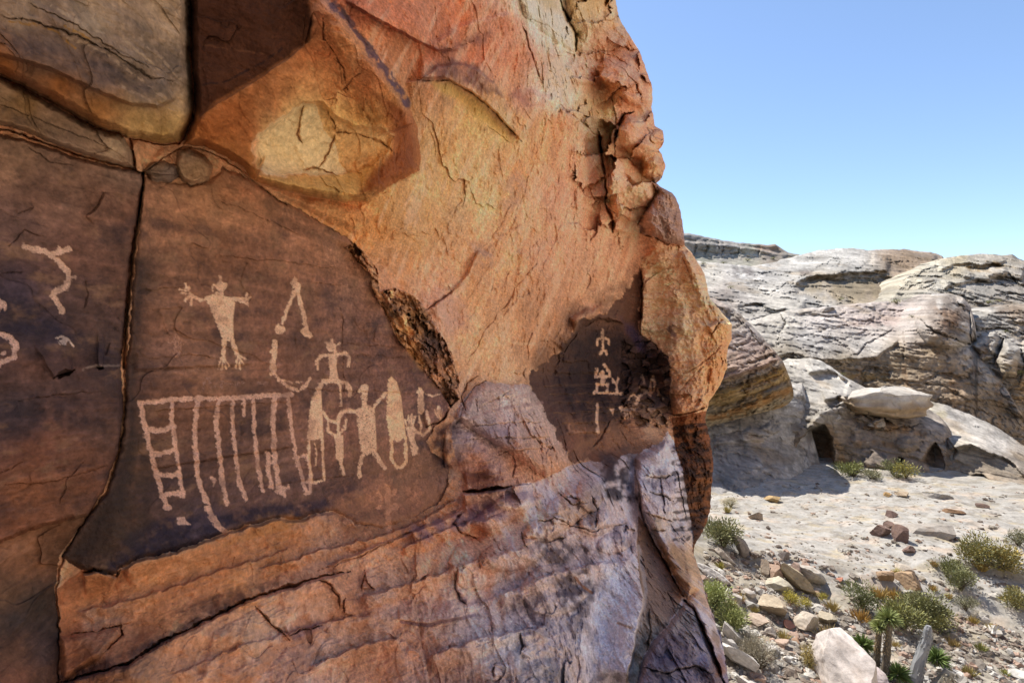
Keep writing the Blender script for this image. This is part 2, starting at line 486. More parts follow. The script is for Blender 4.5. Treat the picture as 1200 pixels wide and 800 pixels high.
P_RIB = [(752, 304), (768, 292), (802, 286), (980, 270), (980, 478), (828, 480), (806, 486), (790, 488), (784, 464), (789, 440), (783, 418), (764, 401), (751, 392), (753, 350)]
P_DRIB = [(788, 490), (806, 487), (828, 481), (980, 479), (980, 649), (812, 648), (812, 625), (806, 590), (800, 550), (790, 520)]
P_BOUL = [(748, 262), (760, 240), (770, 226), (768, 214), (764, 208), (980, 205), (980, 288), (803, 288), (780, 284), (762, 276), (750, 272)]
P_FACET = [(748, 604), (757, 616), (770, 640), (785, 668), (800, 697), (792, 716), (780, 735), (763, 752), (752, 775), (744, 810), (738, 1000), (728, 1000), (734, 790), (744, 750), (755, 705), (750, 680), (746, 640)]
P_PURP = [(744, 810), (752, 776), (763, 753), (780, 736), (794, 716), (802, 706), (814, 712), (822, 730), (834, 762), (846, 800), (860, 850), (870, 1720), (730, 1720), (738, 1000)]
P_ROUGH = [(404, 290), (416, 284), (432, 302), (442, 316), (445, 342), (464, 338), (484, 346), (502, 366), (516, 390), (529, 412), (536, 440), (539, 466), (528, 478), (512, 452), (488, 424), (468, 400), (450, 362), (438, 345), (434, 322), (418, 306)]
P_CHK1 = [(209, 176), (222, 174), (240, 182), (250, 196), (246, 212), (224, 218), (212, 212), (206, 195)]
P_CHK2 = [(168, 200), (176, 190), (192, 188), (208, 194), (210, 208), (200, 214), (178, 212)]
WALL, PANEL, LEFTP, FOOT, LOWER, BLOCK, SLAB, FLAKE, ALC, LEDGE, RIB, DRIB, BOUL, FACET, PURP, ROUGH, CHK1, CHK2 = range(18)
A_RAG = {ALC: 9., LEDGE: 4., PANEL: 4., FLAKE: 3., RIB: 3.}
for rid, p in ((LOWER, P_LOWER), (FOOT, P_FOOT), (PANEL, P_PANEL), (LEFTP, P_LEFT), (SLAB, P_SLAB), (BLOCK, P_BLOCK), (FLAKE, P_FLAKE), (LEDGE, P_LEDGE), (ALC, P_ALC),
               (RIB, P_RIB), (DRIB, P_DRIB), (BOUL, P_BOUL), (FACET, P_FACET), (PURP, P_PURP), (ROUGH, P_ROUGH), (CHK2, P_CHK2), (CHK1, P_CHK1)):
    A.region(rid, p, A_RAG.get(rid, 2.2))

KC = np.array([.98, .99, 1.0])
_v = np.array
KP = {PANEL: _v([1.44, 1.33, 1.24]), LEFTP: _v([1.36, 1.26, 1.2]), BLOCK: 1.45, SLAB: 1.4, FLAKE: _v([1.25, 1.25, 1.2]), FOOT: 1.4, ALC: _v([.95, .92, .95]), ROUGH: _v([2.2, 2.2, 2.1]), WALL: _v([1.35, 1.40, 1.50]), CHK1: 1.45, CHK2: 1.4, RIB: _v([1.25, 1.34, 1.5]), PURP: _v([1.2, 1.15, .84]), LOWER: _v([1.56, 1.62, 1.62]), LEDGE: 1.1, BOUL: 1.2, DRIB: _v([.95, .85, .8])}
S_ = {
 PANEL: [(190, 230, 142, 104, 80), (250, 230, 155, 112, 82), (300, 240, 145, 105, 80), (200, 265, 145, 104, 78), (300, 290, 126, 90, 70), (380, 290, 128, 92, 70), (420, 310, 128, 92, 72), (170, 330, 92, 70, 58), (200, 330, 118, 86, 68), (250, 380, 112, 82, 66),
         (330, 400, 112, 80, 65), (420, 400, 112, 80, 66), (180, 430, 100, 74, 62), (250, 450, 118, 86, 68), (350, 450, 112, 80, 66), (450, 450, 108, 77, 65), (500, 460, 106, 76, 66), (200, 520, 92, 68, 58), (300, 520, 104, 76, 64), (400, 510, 112, 80, 68), (480, 500, 112, 82, 70),
         (160, 560, 84, 62, 48), (140, 620, 66, 50, 42), (110, 655, 70, 50, 38), (200, 590, 78, 58, 52), (300, 570, 88, 66, 60), (370, 570, 98, 72, 64), (430, 560, 108, 78, 66), (480, 560, 132, 96, 74), (515, 550, 120, 92, 80), (455, 590, 152, 106, 78), (420, 596, 146, 100, 72), (485, 590, 150, 104, 78), (510, 575, 128, 96, 80), (240, 620, 58, 48, 56), (180, 640, 52, 42, 46)],
 LEFTP: [(20, 175, 118, 95, 78), (80, 190, 112, 88, 74), (140, 205, 110, 88, 74), (50, 230, 104, 80, 68), (120, 250, 105, 78, 64), (150, 260, 110, 78, 62), (20, 270, 88, 68, 62), (90, 300, 98, 72, 62), (140, 330, 96, 70, 58), (60, 330, 86, 64, 58), (20, 340, 56, 46, 54), (60, 390, 56, 46, 54), (100, 360, 84, 64, 58),
         (125, 400, 74, 58, 54), (20, 385, 62, 50, 54), (30, 430, 98, 70, 60), (90, 440, 84, 62, 56), (130, 440, 64, 50, 48), (20, 480, 66, 54, 56), (90, 480, 78, 58, 54), (20, 500, 62, 48, 50), (130, 500, 84, 60, 50), (40, 530, 108, 70, 52), (100, 540, 108, 72, 54), (30, 580, 122, 80, 56), (90, 585, 104, 70, 52), (10, 615, 112, 74, 54)],
 FOOT: [(20, 640, 142, 100, 74), (60, 640, 92, 62, 44), (30, 665, 126, 84, 58), (10, 700, 96, 68, 48), (45, 705, 62, 52, 44), (20, 730, 58, 50, 46), (55, 735, 60, 50, 46), (20, 765, 108, 76, 56), (55, 760, 88, 68, 60), (20, 795, 128, 84, 62), (55, 795, 120, 84, 64)],
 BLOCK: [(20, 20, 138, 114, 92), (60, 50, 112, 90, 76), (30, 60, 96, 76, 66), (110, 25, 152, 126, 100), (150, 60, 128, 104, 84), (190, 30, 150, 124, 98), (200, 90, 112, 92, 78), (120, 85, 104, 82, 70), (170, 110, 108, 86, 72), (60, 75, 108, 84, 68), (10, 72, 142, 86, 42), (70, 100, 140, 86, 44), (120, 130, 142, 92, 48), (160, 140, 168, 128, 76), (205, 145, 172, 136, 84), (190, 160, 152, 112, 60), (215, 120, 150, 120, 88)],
 SLAB: [(10, 100, 146, 120, 94), (60, 130, 136, 110, 88), (30, 130, 146, 112, 68), (110, 160, 128, 104, 84), (20, 145, 120, 94, 74), (80, 165, 122, 98, 80), (140, 175, 142, 118, 92), (150, 190, 138, 108, 84)],
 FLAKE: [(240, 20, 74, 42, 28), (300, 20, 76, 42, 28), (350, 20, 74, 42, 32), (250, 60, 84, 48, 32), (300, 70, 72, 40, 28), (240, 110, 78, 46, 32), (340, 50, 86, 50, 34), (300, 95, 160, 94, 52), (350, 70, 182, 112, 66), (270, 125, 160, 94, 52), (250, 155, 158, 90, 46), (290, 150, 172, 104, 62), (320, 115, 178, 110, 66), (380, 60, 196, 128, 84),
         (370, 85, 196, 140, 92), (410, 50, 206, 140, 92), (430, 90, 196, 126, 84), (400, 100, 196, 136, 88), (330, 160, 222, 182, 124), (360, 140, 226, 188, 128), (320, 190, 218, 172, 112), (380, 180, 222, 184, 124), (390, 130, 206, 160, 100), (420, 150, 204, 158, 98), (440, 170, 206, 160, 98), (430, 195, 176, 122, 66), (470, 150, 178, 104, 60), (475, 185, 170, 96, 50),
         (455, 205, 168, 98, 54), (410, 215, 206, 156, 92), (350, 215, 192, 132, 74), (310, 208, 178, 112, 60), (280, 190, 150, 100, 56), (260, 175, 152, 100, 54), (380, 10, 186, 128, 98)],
 WALL: [(420, 12, 188, 110, 76), (470, 25, 196, 116, 78), (540, 20, 198, 114, 74), (600, 30, 202, 118, 80), (430, 50, 186, 124, 84), (470, 60, 180, 118, 78), (505, 65, 190, 110, 74), (560, 60, 196, 112, 74), (600, 75, 206, 128, 92), (630, 70, 202, 126, 88), (640, 40, 236, 212, 184), (620, 15, 236, 216, 190), (665, 45, 232, 206, 174), (650, 85, 226, 176, 142), (665, 110, 236, 206, 172), (645, 108, 232, 200, 172),
        (690, 20, 206, 172, 124), (680, 50, 222, 190, 152), (715, 15, 204, 160, 114), (700, 50, 202, 138, 98), (735, 70, 206, 140, 102), (750, 100, 212, 152, 114), (690, 100, 214, 146, 108), (715, 85, 206, 136, 98), (690, 130, 236, 196, 146), (705, 150, 234, 192, 144), (735, 115, 202, 134, 90), (750, 130, 208, 150, 110), (735, 150, 186, 116, 80), (755, 180, 212, 148, 104), (765, 200, 214, 158, 112),
        (520, 85, 128, 78, 66), (560, 92, 130, 82, 72), (500, 110, 182, 124, 80), (485, 130, 188, 132, 82), (530, 110, 206, 160, 112), (560, 130, 220, 180, 112), (590, 155, 222, 182, 118), (580, 110, 204, 146, 92), (610, 120, 178, 120, 96), (625, 140, 206, 146, 96), (510, 170, 208, 156, 98), (500, 220, 212, 160, 102), (450, 230, 202, 146, 88), (410, 250, 192, 128, 74), (440, 265, 196, 134, 78), (550, 200, 214, 166, 110), (570, 230, 222, 172, 118),
        (600, 200, 206, 144, 94), (640, 170, 214, 152, 98), (660, 150, 216, 144, 102), (680, 190, 220, 148, 108), (650, 230, 218, 150, 112), (620, 260, 212, 152, 104), (680, 260, 222, 158, 120), (720, 220, 226, 164, 124), (740, 230, 230, 172, 132), (735, 260, 222, 162, 120), (700, 290, 214, 156, 116), (640, 290, 218, 152, 112), (560, 300, 214, 154, 106), (490, 270, 208, 152, 98), (470, 310, 196, 140, 94), (460, 330, 188, 134, 98),
        (600, 330, 206, 146, 100), (550, 350, 208, 152, 106), (650, 340, 196, 140, 102), (700, 340, 202, 148, 108), (735, 300, 198, 140, 104), (660, 380, 172, 122, 88), (620, 390, 196, 140, 98), (580, 400, 208, 154, 108), (640, 410, 168, 120, 86), (590, 435, 206, 158, 116), (520, 370, 206, 156, 124), (510, 350, 196, 142, 112), (540, 400, 212, 160, 116), (535, 440, 200, 146, 104), (540, 470, 180, 124, 88)],
 LEDGE: [(570, 455, 214, 182, 162), (600, 460, 222, 194, 174), (630, 480, 214, 178, 156), (560, 480, 202, 166, 146), (600, 490, 208, 172, 156), (640, 505, 206, 168, 146), (545, 510, 168, 142, 136), (580, 515, 198, 164, 152), (630, 530, 208, 156, 124), (600, 540, 202, 148, 120), (560, 540, 186, 128, 100), (650, 545, 206, 156, 126), (560, 562, 160, 104, 76)],
 ALC: [(700, 380, 104, 74, 60), (715, 365, 120, 86, 68), (735, 340, 112, 74, 56), (748, 325, 146, 98, 72), (745, 370, 100, 64, 46), (690, 395, 78, 54, 46), (730, 395, 74, 52, 46), (710, 420, 72, 50, 43), (740, 420, 78, 56, 52), (670, 415, 92, 62, 46), (655, 435, 92, 62, 46), (640, 445, 100, 70, 54), (690, 450, 68, 46, 40), (730, 450, 82, 58, 48), (760, 420, 110, 84, 72), (775, 435, 92, 68, 60),
       (770, 460, 104, 78, 68), (760, 480, 150, 118, 98), (780, 490, 202, 160, 124), (770, 505, 206, 156, 116), (660, 470, 82, 56, 46), (650, 485, 92, 64, 54), (680, 490, 72, 48, 42), (700, 480, 72, 50, 42), (725, 480, 96, 70, 52), (700, 510, 96, 64, 48), (675, 520, 150, 98, 68), (740, 505, 150, 106, 76), (740, 520, 166, 116, 82), (710, 530, 150, 98, 66), (750, 525, 190, 138, 100)],
 RIB: [(765, 310, 222, 166, 122), (800, 310, 218, 158, 112), (780, 340, 230, 178, 132), (815, 350, 232, 178, 128), (840, 380, 226, 162, 108), (770, 370, 228, 176, 132), (800, 400, 232, 182, 136), (835, 410, 220, 152, 98), (800, 440, 228, 172, 124), (830, 440, 218, 150, 96), (810, 465, 216, 152, 104), (795, 480, 208, 146, 100)],
 DRIB: [(800, 510, 136, 86, 52), (825, 500, 150, 96, 60), (815, 540, 118, 74, 46), (830, 560, 150, 98, 58), (810, 580, 104, 66, 44), (825, 600, 142, 92, 54), (815, 625, 120, 78, 50)],
 BOUL: [(770, 262, 178, 138, 118), (785, 240, 172, 132, 108), (780, 275, 160, 128, 112), (760, 270, 176, 136, 116), (795, 270, 168, 130, 110)],
 FACET: [(760, 630, 152, 116, 92), (775, 670, 146, 114, 94), (765, 700, 160, 130, 110), (755, 750, 186, 158, 134), (745, 790, 196, 170, 146)],
 PURP: [(770, 790, 122, 112, 136), (800, 730, 156, 142, 150), (790, 760, 118, 106, 130), (820, 760, 146, 132, 152), (840, 795, 122, 108, 130), (810, 790, 128, 116, 142)],
 ROUGH: [(455, 360, 120, 86, 62), (480, 400, 130, 92, 62), (505, 410, 96, 70, 60), (520, 440, 140, 98, 70), (515, 460, 110, 80, 62), (470, 385, 150, 108, 70)],
 CHK1: [(225, 195, 150, 118, 86), (240, 200, 158, 124, 92), (220, 180, 140, 112, 90)],
 CHK2: [(185, 195, 120, 92, 68), (200, 205, 110, 92, 82)],
 LOWER: [(110, 700, 176, 116, 76), (180, 680, 172, 114, 74), (250, 660, 166, 108, 70), (330, 640, 168, 112, 74), (420, 620, 164, 110, 78), (480, 600, 186, 124, 84), (520, 580, 176, 122, 86), (120, 740, 172, 122, 92), (90, 770, 152, 94, 62), (140, 760, 160, 104, 70), (200, 720, 182, 120, 78), (280, 690, 184, 124, 80), (170, 790, 150, 112, 88), (240, 770, 168, 124, 98), (300, 740, 182, 140, 112),
         (340, 770, 192, 156, 138), (400, 680, 182, 126, 94), (380, 730, 192, 144, 118), (440, 700, 192, 142, 116), (450, 650, 196, 140, 106), (500, 660, 204, 150, 116), (550, 620, 202, 152, 122), (560, 590, 172, 126, 108), (480, 760, 184, 134, 108), (420, 780, 180, 128, 98), (530, 790, 182, 142, 122), (540, 700, 192, 154, 136), (570, 740, 194, 168, 158), (610, 760, 190, 172, 166), (600, 690, 188, 160, 150), (620, 600, 208, 166, 136),
         (640, 570, 202, 162, 144), (660, 600, 196, 160, 136), (690, 610, 192, 158, 140), (650, 640, 182, 150, 134), (700, 640, 188, 158, 150), (720, 690, 198, 186, 188), (700, 750, 196, 182, 184), (660, 730, 186, 168, 168), (640, 790, 150, 132, 128), (690, 785, 170, 152, 150), (730, 740, 198, 182, 180), (730, 620, 186, 164, 162), (760, 560, 198, 178, 172), (780, 540, 208, 186, 178), (790, 570, 192, 170, 168), (770, 590, 176, 156, 152),
         (795, 620, 196, 172, 160), (790, 650, 182, 140, 104), (805, 660, 190, 148, 110), (815, 690, 196, 160, 132), (830, 740, 176, 148, 134), (845, 785, 130, 116, 132), (800, 690, 176, 138, 106), (700, 580, 150, 128, 122), (740, 600, 192, 160, 146)],
}
for rid, pts in S_.items():
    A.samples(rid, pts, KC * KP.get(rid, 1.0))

# ------------------------------------------------------------------ wall coordinates for the grain of the rock
d0 = 1 / A.inv
WX, WZ = (A.px - 600) / F * d0, (400 - A.py) / F * d0
WS = WX * SA + d0 * CA                # metres along the wall
WN = WX * CA - d0 * SA                # metres out from it
WU = WS + WN * .9
zt = WZ + .05 * WS + .10 * fbm2(WS * .35, WZ * .6, 3, 77)   # bedding, gently wavy
reg = A.reg
def isin(*r): return np.isin(reg, r)
# colour: bedding, grain, diagonal slickenside streaks, mottling
bed = fbm2(WS * .9, zt * 26, 4, 3)
bed2 = fbm2(WS * .5, zt * 9, 4, 8)
mott = fbm2(WU * 2.2, WZ * 2.2, 5, 15, .6)
fine = fbm2(WU * 14, WZ * 14, 4, 19, .6)
cc = (A.px * .90 + A.py * .43) + 5 * fbm2(A.px / 60, A.py / 60, 2, 61); aa = A.py * .90 - A.px * .43
streak = fbm2(cc / 11, aa / 170, 4, 23, .6)
streak2 = fbm2(cc / 4.2, aa / 90, 3, 27)
m = np.zeros_like(bed)
cl_ = (A.px * .40 + A.py * .92) + 7 * fbm2(A.px / 70, A.py / 50, 3, 62); al_ = A.px * .92 - A.py * .40
dip = fbm2(cl_ / 6.5, al_ / 120, 4, 66, .6) + .5 * fbm2(cl_ / 2.2, al_ / 50, 3, 67)
kk = isin(PANEL, LEFTP); m[kk] = (.34 * bed + .22 * bed2 + .60 * mott + .42 * fine)[kk]
kk = isin(WALL); m[kk] = (.24 * streak + .15 * streak2 + .36 * mott + .24 * fine)[kk]
kk = isin(LOWER, FACET, PURP, LEDGE); m[kk] = (.10 * bed + .10 * bed2 + .45 * mott + .26 * fine + .13 * dip * (1 - .6 * sst(560, 700, A.px)))[kk]
A.off += .005 * dip * isin(LOWER) * (1 - .7 * sst(560, 700, A.px))
kk = isin(BLOCK, SLAB, FLAKE, FOOT, CHK1, CHK2); m[kk] = (.42 * mott + .26 * fine + .1 * bed2)[kk]
kk = isin(ALC, DRIB); m[kk] = (.35 * bed + .2 * bed2 + .5 * mott + .25 * fine)[kk]
kk = isin(RIB, BOUL); m[kk] = (.2 * bed + .12 * bed2 + .25 * mott + .2 * fine)[kk]
kk = isin(ROUGH); m[kk] = (.9 * mott + .9 * fine)[kk]
fine2 = fbm2(WU * 36, WZ * 44, 3, 21, .65)
m = m + fine2 * np.where(isin(PANEL, LEFTP), .34, np.where(isin(WALL), .14, .24)) + .20 * n2(A.px / 2.1, A.py / 2.1, 22) * (A.px > 380)
A.col *= np.exp(m * 1.15)[:, None]
A.off += .0035 * fine2
# hue wander: iron red against pale buff, and lilac bleaching low down
h1 = fbm2(WU * 1.1, WZ * 1.1 + .5 * WS, 4, 33); h2 = fbm2(WU * 4.3, WZ * 4.3, 4, 35)
hue = (.6 * h1 + .5 * h2)
A.col *= np.stack([1 + .10 * hue, 1 - .10 * hue, 1 - .28 * hue], 1)
kk = isin(WALL, RIB)
pale = sst(.06, .34, streak + .45 * h2) * .42 * kk
A.col = A.col * (1 - pale[:, None]) + lin((236, 196, 160)) * KC * pale[:, None]
kk = isin(LOWER)
lil = sst(.0, .24, mott + .4 * h2) * .7 * kk * sst(520, 640, A.px)
A.col = A.col * (1 - lil[:, None]) + lin((224, 212, 212)) * KC * lil[:, None]
oran = sst(.04, .26, fbm2(WU * 3 + 9, WZ * 6, 5, 44, .6)) * .5 * kk * (1 - sst(560, 700, A.px))
A.col = A.col * (1 - oran[:, None]) + lin((192, 122, 80)) * KC * oran[:, None]
# random hairline fractures and pits everywhere, as colour and as relief
fr = np.zeros_like(bed)
for k_, (fx_, fz_, th) in enumerate(((.9, 1.7, .022), (2.2, 3.4, .03), (1.3, .7, .02))):
    q_ = np.abs(n2(WU * fx_ + .8 * h1, WZ * fz_ + .8 * h1 + .35 * WS * fx_, 140 + k_) + .22 * n2(WU * fx_ * 5, WZ * fz_ * 5, 150 + k_))
    msk = sst(.02, .22, fbm2(WU * fx_ * .8 + 7, WZ * fz_ * .8, 3, 160 + k_))
    fr = np.maximum(fr, (1 - sst(th * .4, th, q_)) * msk)
fr *= np.where(isin(PANEL, LEFTP), .30, np.where(isin(ALC, DRIB), .5, np.where(isin(FLAKE, BLOCK, SLAB), .22, np.where(isin(WALL), .22, .30))))
A.col *= (1 - .36 * fr)[:, None]
pit = sst(.30, .52, fbm2(WU * 11 + 3, WZ * 15, 3, 171, .6)) * (.25 + .75 * sst(-.1, .3, h1))
A.col *= (1 - .30 * pit * ~isin(FLAKE))[:, None]
chip = sst(.32, .5, fbm2(WU * 8 + 13, WZ * 17, 3, 175, .6)) * .34
A.col = A.col * (1 - chip[:, None]) + np.minimum(A.col * 1.5 + .03, .8) * chip[:, None]
A.off -= .010 * fr + .004 * pit - .004 * chip
# planar facets: rock that breaks in flat pieces
wa_, wb_ = .35 * fbm2(WU * 2.3, WZ * 2.3, 3, 181), .35 * fbm2(WU * 2.3, WZ * 2.3, 3, 183)
fmask = .35 + .65 * sst(-.15, .2, fbm2(WU * .9, WZ * .9, 3, 185))
famp = np.select([isin(LOWER), isin(WALL), isin(FLAKE), isin(BLOCK, SLAB, FOOT), isin(PANEL, LEFTP), isin(RIB, DRIB), isin(LEDGE, PURP, FACET), isin(ALC)], [.45, .34, .36, .40, .10, .9, .5, .28], .5)
for sc_, hh, sd_ in ((1.7, .060, 61), (4.6, .026, 63), (11., .010, 65)):
    e_, cid_, til_ = cells2(WU * sc_ * .8 + wa_ * sc_, WZ * sc_ * 1.25 + WS * .3 * sc_ + wb_ * sc_, sd_)
    A.off += famp * fmask * hh * (til_ + .45 * (cid_ - .5))
    A.col *= np.exp(.16 * famp * fmask * (cid_ - .5))[:, None]
# desert varnish blotches on the panels
kk = isin(PANEL, LEFTP)
va = sst(.02, .38, fbm2(WS * 2.6 + 4, WZ * 4.2, 5, 52, .62)) * .62 * kk
A.col = A.col * (1 - va[:, None]) + lin((66, 50, 50)) * KC * va[:, None]
vb = sst(.10, .42, fbm2(WS * 5 + 8, WZ * 9, 5, 54, .62)) * .5 * kk
A.col = A.col * (1 - vb[:, None]) + lin((150, 112, 84)) * KC * vb[:, None]

# ------------------------------------------------------------------ shape: blocks, ledges, flakes
A.raise_poly(P_BLOCK[2:-1] + [(222, -30), (-100, -30), (-100, 84)], .24, 12, 3, .8)
A.raise_poly([(-100, 88)] + P_SLAB[1:-1] + [(-100, 142)], .12, 7, 2.5, .7)
A.raise_poly([(-100, 158)] + P_LEFT[1:-1] + [(-100, 640)], .06, 5, 3)
A.raise_poly(P_PANEL, .022, 6, 2.0)
A.raise_poly(P_FLAKE, .22, 10, 3.0, .9)
A.raise_poly(P_CHK1, .07, 7, 2.5, .8)
A.raise_poly(P_CHK2, .05, 6, 2.5, .8)
A.raise_poly(P_LEDGE[:11], .16, 12, 2.0)
A.raise_poly([(240, 176), (300, 214), (345, 228), (405, 238), (440, 250), (420, 276), (386, 262), (352, 242), (318, 224), (285, 200)], .05, 12)
# block, underside facet and seams
A.ledge([(-40, 52), (0, 66), (60, 84), (110, 108), (150, 124), (185, 128), (208, 118)], .07, 40, -1, 5)
A.crack([(0, 18), (50, 28), (90, 42), (130, 60), (170, 88), (205, 98)], 2.2, .02, 2.5, .5)
A.crack([(30, 2), (90, 30), (140, 62), (175, 80)], 1.6, .015, 2.5, .35)
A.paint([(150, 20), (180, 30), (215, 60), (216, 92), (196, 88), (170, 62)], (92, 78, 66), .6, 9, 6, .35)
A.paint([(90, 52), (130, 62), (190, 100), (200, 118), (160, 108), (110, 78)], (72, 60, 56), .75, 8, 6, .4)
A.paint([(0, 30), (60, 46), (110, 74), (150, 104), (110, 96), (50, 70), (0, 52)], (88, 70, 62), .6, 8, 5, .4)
for pts, c in (([(60, 6), (100, 30), (150, 50), (200, 92)], (186, 158, 128)), ([(70, 40), (120, 60), (180, 104), (206, 124)], (176, 146, 118)), ([(10, 24), (60, 34), (90, 56)], (164, 116, 52)),
               ([(160, 44), (190, 70), (212, 94)], (178, 150, 122)), ([(140, 100), (175, 118), (204, 128)], (170, 140, 112)), ([(75, 30), (110, 48)], (166, 120, 56))):
    A.line(pts, 2.2, c, .75, 4, broken=.25)
A.crack([(0, 122), (40, 138), (90, 158), (140, 178)], 1.6, .012, 2, .4)
A.paint([(0, 124), (60, 146), (110, 168), (60, 160), (0, 138)], (96, 76, 64), .55, 5, 4, .3)
# dark seams between the blocks
def seam(pts, w, dep, darken=.75): A.crack(pts, w * .62, dep * .6, 1.8, darken * .42, False)
seam([(-40, 82), (0, 89), (28, 102), (60, 119), (108, 147), (146, 160), (188, 169), (210, 168)], 2.6, .12)
seam([(-40, 148), (0, 151), (28, 158), (60, 170), (100, 184), (158, 199)], 3.4, .16, .85)
seam([(153, 163), (156, 180), (160, 200), (168, 204)], 3.0, .12)
seam([(168, 204), (166, 232), (161, 262)], 1.8, .10)
A.crack([(168, 204), (166, 230), (162, 260), (155, 300), (152, 340), (148, 390), (145, 430)], 4.2, .10, 1.6, .55, False)
A.crack([(145, 425), (147, 470), (143, 520), (126, 572), (96, 616), (74, 650), (66, 690), (70, 740), (68, 810)], 1.8, .04, 2.5, .30, False)
A.paint([(158, 300), (172, 300), (168, 380), (158, 440), (160, 520), (146, 590), (100, 660), (80, 650), (130, 570), (148, 510), (150, 430), (152, 370)], (52, 40, 36), .8, 9, 4)  # shade of the stepped edge, painted onto the panel
seam([(224, -30), (223, 40), (224, 80), (227, 115), (226, 140), (216, 162), (208, 169)], 2.4, .12)
seam([(168, 203), (190, 186), (214, 172), (240, 176), (262, 186), (284, 202), (310, 222), (336, 240)], 2.0, .07, .6)
A.crack([(208, 190), (214, 212), (226, 218), (244, 214)], 1.6, .03, 2.5, .4)
# the overhanging flake
A.ledge([(372, -20), (390, 6), (402, 18), (432, 60), (458, 94), (477, 120), (486, 145)], .16, 60, 1, 3, 1.2, .01)
A.ledge([(493, 202), (462, 216), (430, 237), (405, 237), (378, 233), (345, 227), (312, 219), (296, 212)], .14, 40, 1, 3, 1.2, .03)
A.line([(374, -10), (392, 6), (412, 28), (440, 66), (466, 102), (479, 122)], 5.5, (74, 60, 80), .8, 6, broken=.05)  # purple shadow line of the ridge, painted into the colour
A.line([(380, -10), (402, 14), (428, 48), (456, 88), (474, 116)], 3.0, (120, 92, 92), .6, 6, broken=.2)
A.ledge([(226, 140), (250, 122), (284, 102), (330, 72), (362, 46), (366, 0)], .03, 40, 1, 3)
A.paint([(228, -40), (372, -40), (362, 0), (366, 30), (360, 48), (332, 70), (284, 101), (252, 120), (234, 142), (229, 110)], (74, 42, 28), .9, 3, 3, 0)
A.line([(234, 52), (270, 58), (310, 64)], 2.0, (112, 70, 46), .6, 2, broken=.2)
A.line([(228, 100), (262, 96), (300, 78), (330, 58)], 2.0, (46, 30, 28), .7, 3, broken=.1)
A.raise_poly([(294, 168), (312, 148), (342, 130), (352, 118), (378, 118), (392, 134), (416, 146), (448, 150), (462, 160), (452, 182), (432, 196), (408, 204), (356, 206), (326, 206), (298, 198)], -.05, 8, 3)
A.paint([(294, 168), (312, 148), (342, 130), (354, 118), (372, 120), (380, 150), (392, 168), (404, 204), (356, 206), (326, 206), (300, 199)], (234, 190, 140), .92, 1.2, 6, K=(1.25, 1.22, 1.3))
A.paint([(384, 132), (392, 134), (416, 146), (448, 148), (462, 156), (456, 180), (436, 192), (408, 202), (396, 170)], (216, 170, 112), .75, 2, 7, K=(1.15, 1.15, 1.15))
A.paint([(396, 120), (436, 128), (466, 146), (440, 146), (410, 140)], (176, 118, 62), .55, 6, 5, .3)
for pts in ([(356, 122), (352, 140), (349, 158), (355, 168)], [(384, 130), (390, 142), (394, 154), (420, 158), (446, 166), (466, 180)], [(394, 154), (388, 172), (380, 190), (372, 198)],
            [(352, 200), (372, 196), (396, 206)]):
    A.crack(pts, 2.4, .035, 2.2, .5)
A.crack([(378, 22), (380, 45), (392, 62), (402, 80), (408, 106)], 2.6, .04, 2, .65)
A.crack([(398, 106), (406, 104), (412, 92), (424, 84)], 1.6, .02, 2, .4)
A.raise_poly([(382, 24), (396, 24), (412, 40), (425, 70), (412, 90), (400, 68), (386, 50)], .03, 8)
A.paint([(440, 110), (470, 125), (486, 160), (488, 196), (440, 222), (416, 232), (440, 200), (462, 176), (462, 146)], (146, 80, 44), .85, 6, 4)
A.paint([(310, 206), (350, 208), (410, 206), (436, 198), (420, 222), (390, 228), (350, 222), (316, 214)], (208, 160, 92), .7, 5, 4)
A.paint([(230, 140), (262, 122), (296, 110), (300, 130), (298, 160), (296, 196), (270, 182), (236, 166)], (158, 90, 46), .6, 8, 4)
A.crack([(436, 228), (446, 222), (452, 218)], 3, .05, 1.5, .6)
# the big slope above: brows and scars
A.ledge([(402, 2), (440, 24), (480, 46), (512, 62), (540, 60)], .10, 70, -1, 4, 2, .08)
A.line([(402, 0), (440, 22), (484, 46), (520, 62)], 3.4, (124, 78, 74), .6, 3, broken=.1)
A.ledge([(474, 94), (492, 90), (512, 76), (540, 72), (560, 80), (580, 96), (592, 113)], .07, 30, 1, 4, 2)
A.ledge([(488, 92), (520, 92), (552, 108), (574, 126), (598, 152), (610, 166)], .10, 45, -1, 2, 1.5)
A.paint([(474, 96), (496, 88), (512, 74), (540, 71), (562, 80), (580, 94), (592, 114), (570, 108), (548, 98), (524, 92), (500, 96)], (108, 72, 68), .6, 3, 7, .35)
A.crack([(478, 92), (500, 94), (526, 94), (552, 108), (574, 126), (596, 150), (612, 166)], 2.6, .06, 1.5, .6)
A.crack([(570, 148), (590, 160), (598, 168)], 1.6, .02, 2, .5)
A.paint([(506, 96), (530, 98), (556, 114), (590, 150), (600, 166), (574, 150), (540, 120), (512, 106)], (224, 186, 112), .8, 5, 4)
A.paint([(520, 110), (560, 138), (580, 158), (560, 150), (530, 128)], (150, 120, 86), .5, 4, 4, .3)
A.raise_poly([(592, 112), (612, 100), (640, 108), (652, 118), (640, 132), (618, 150), (604, 140)], .03, 10)
A.paint([(596, 112), (612, 100), (644, 112), (640, 124), (618, 126)], (176, 112, 92), .5, 3, 7, .3)
A.crack([(612, 26), (618, 48), (630, 80), (634, 96)], 2.4, .06, 1.5, .55)
A.crack([(652, -10), (662, 14), (672, 32), (676, 48), (674, 62)], 3.0, .15, 1.5, .7)
A.crack([(606, -5), (614, 20), (640, 30), (660, 44)], 1.6, .03, 2, .4)
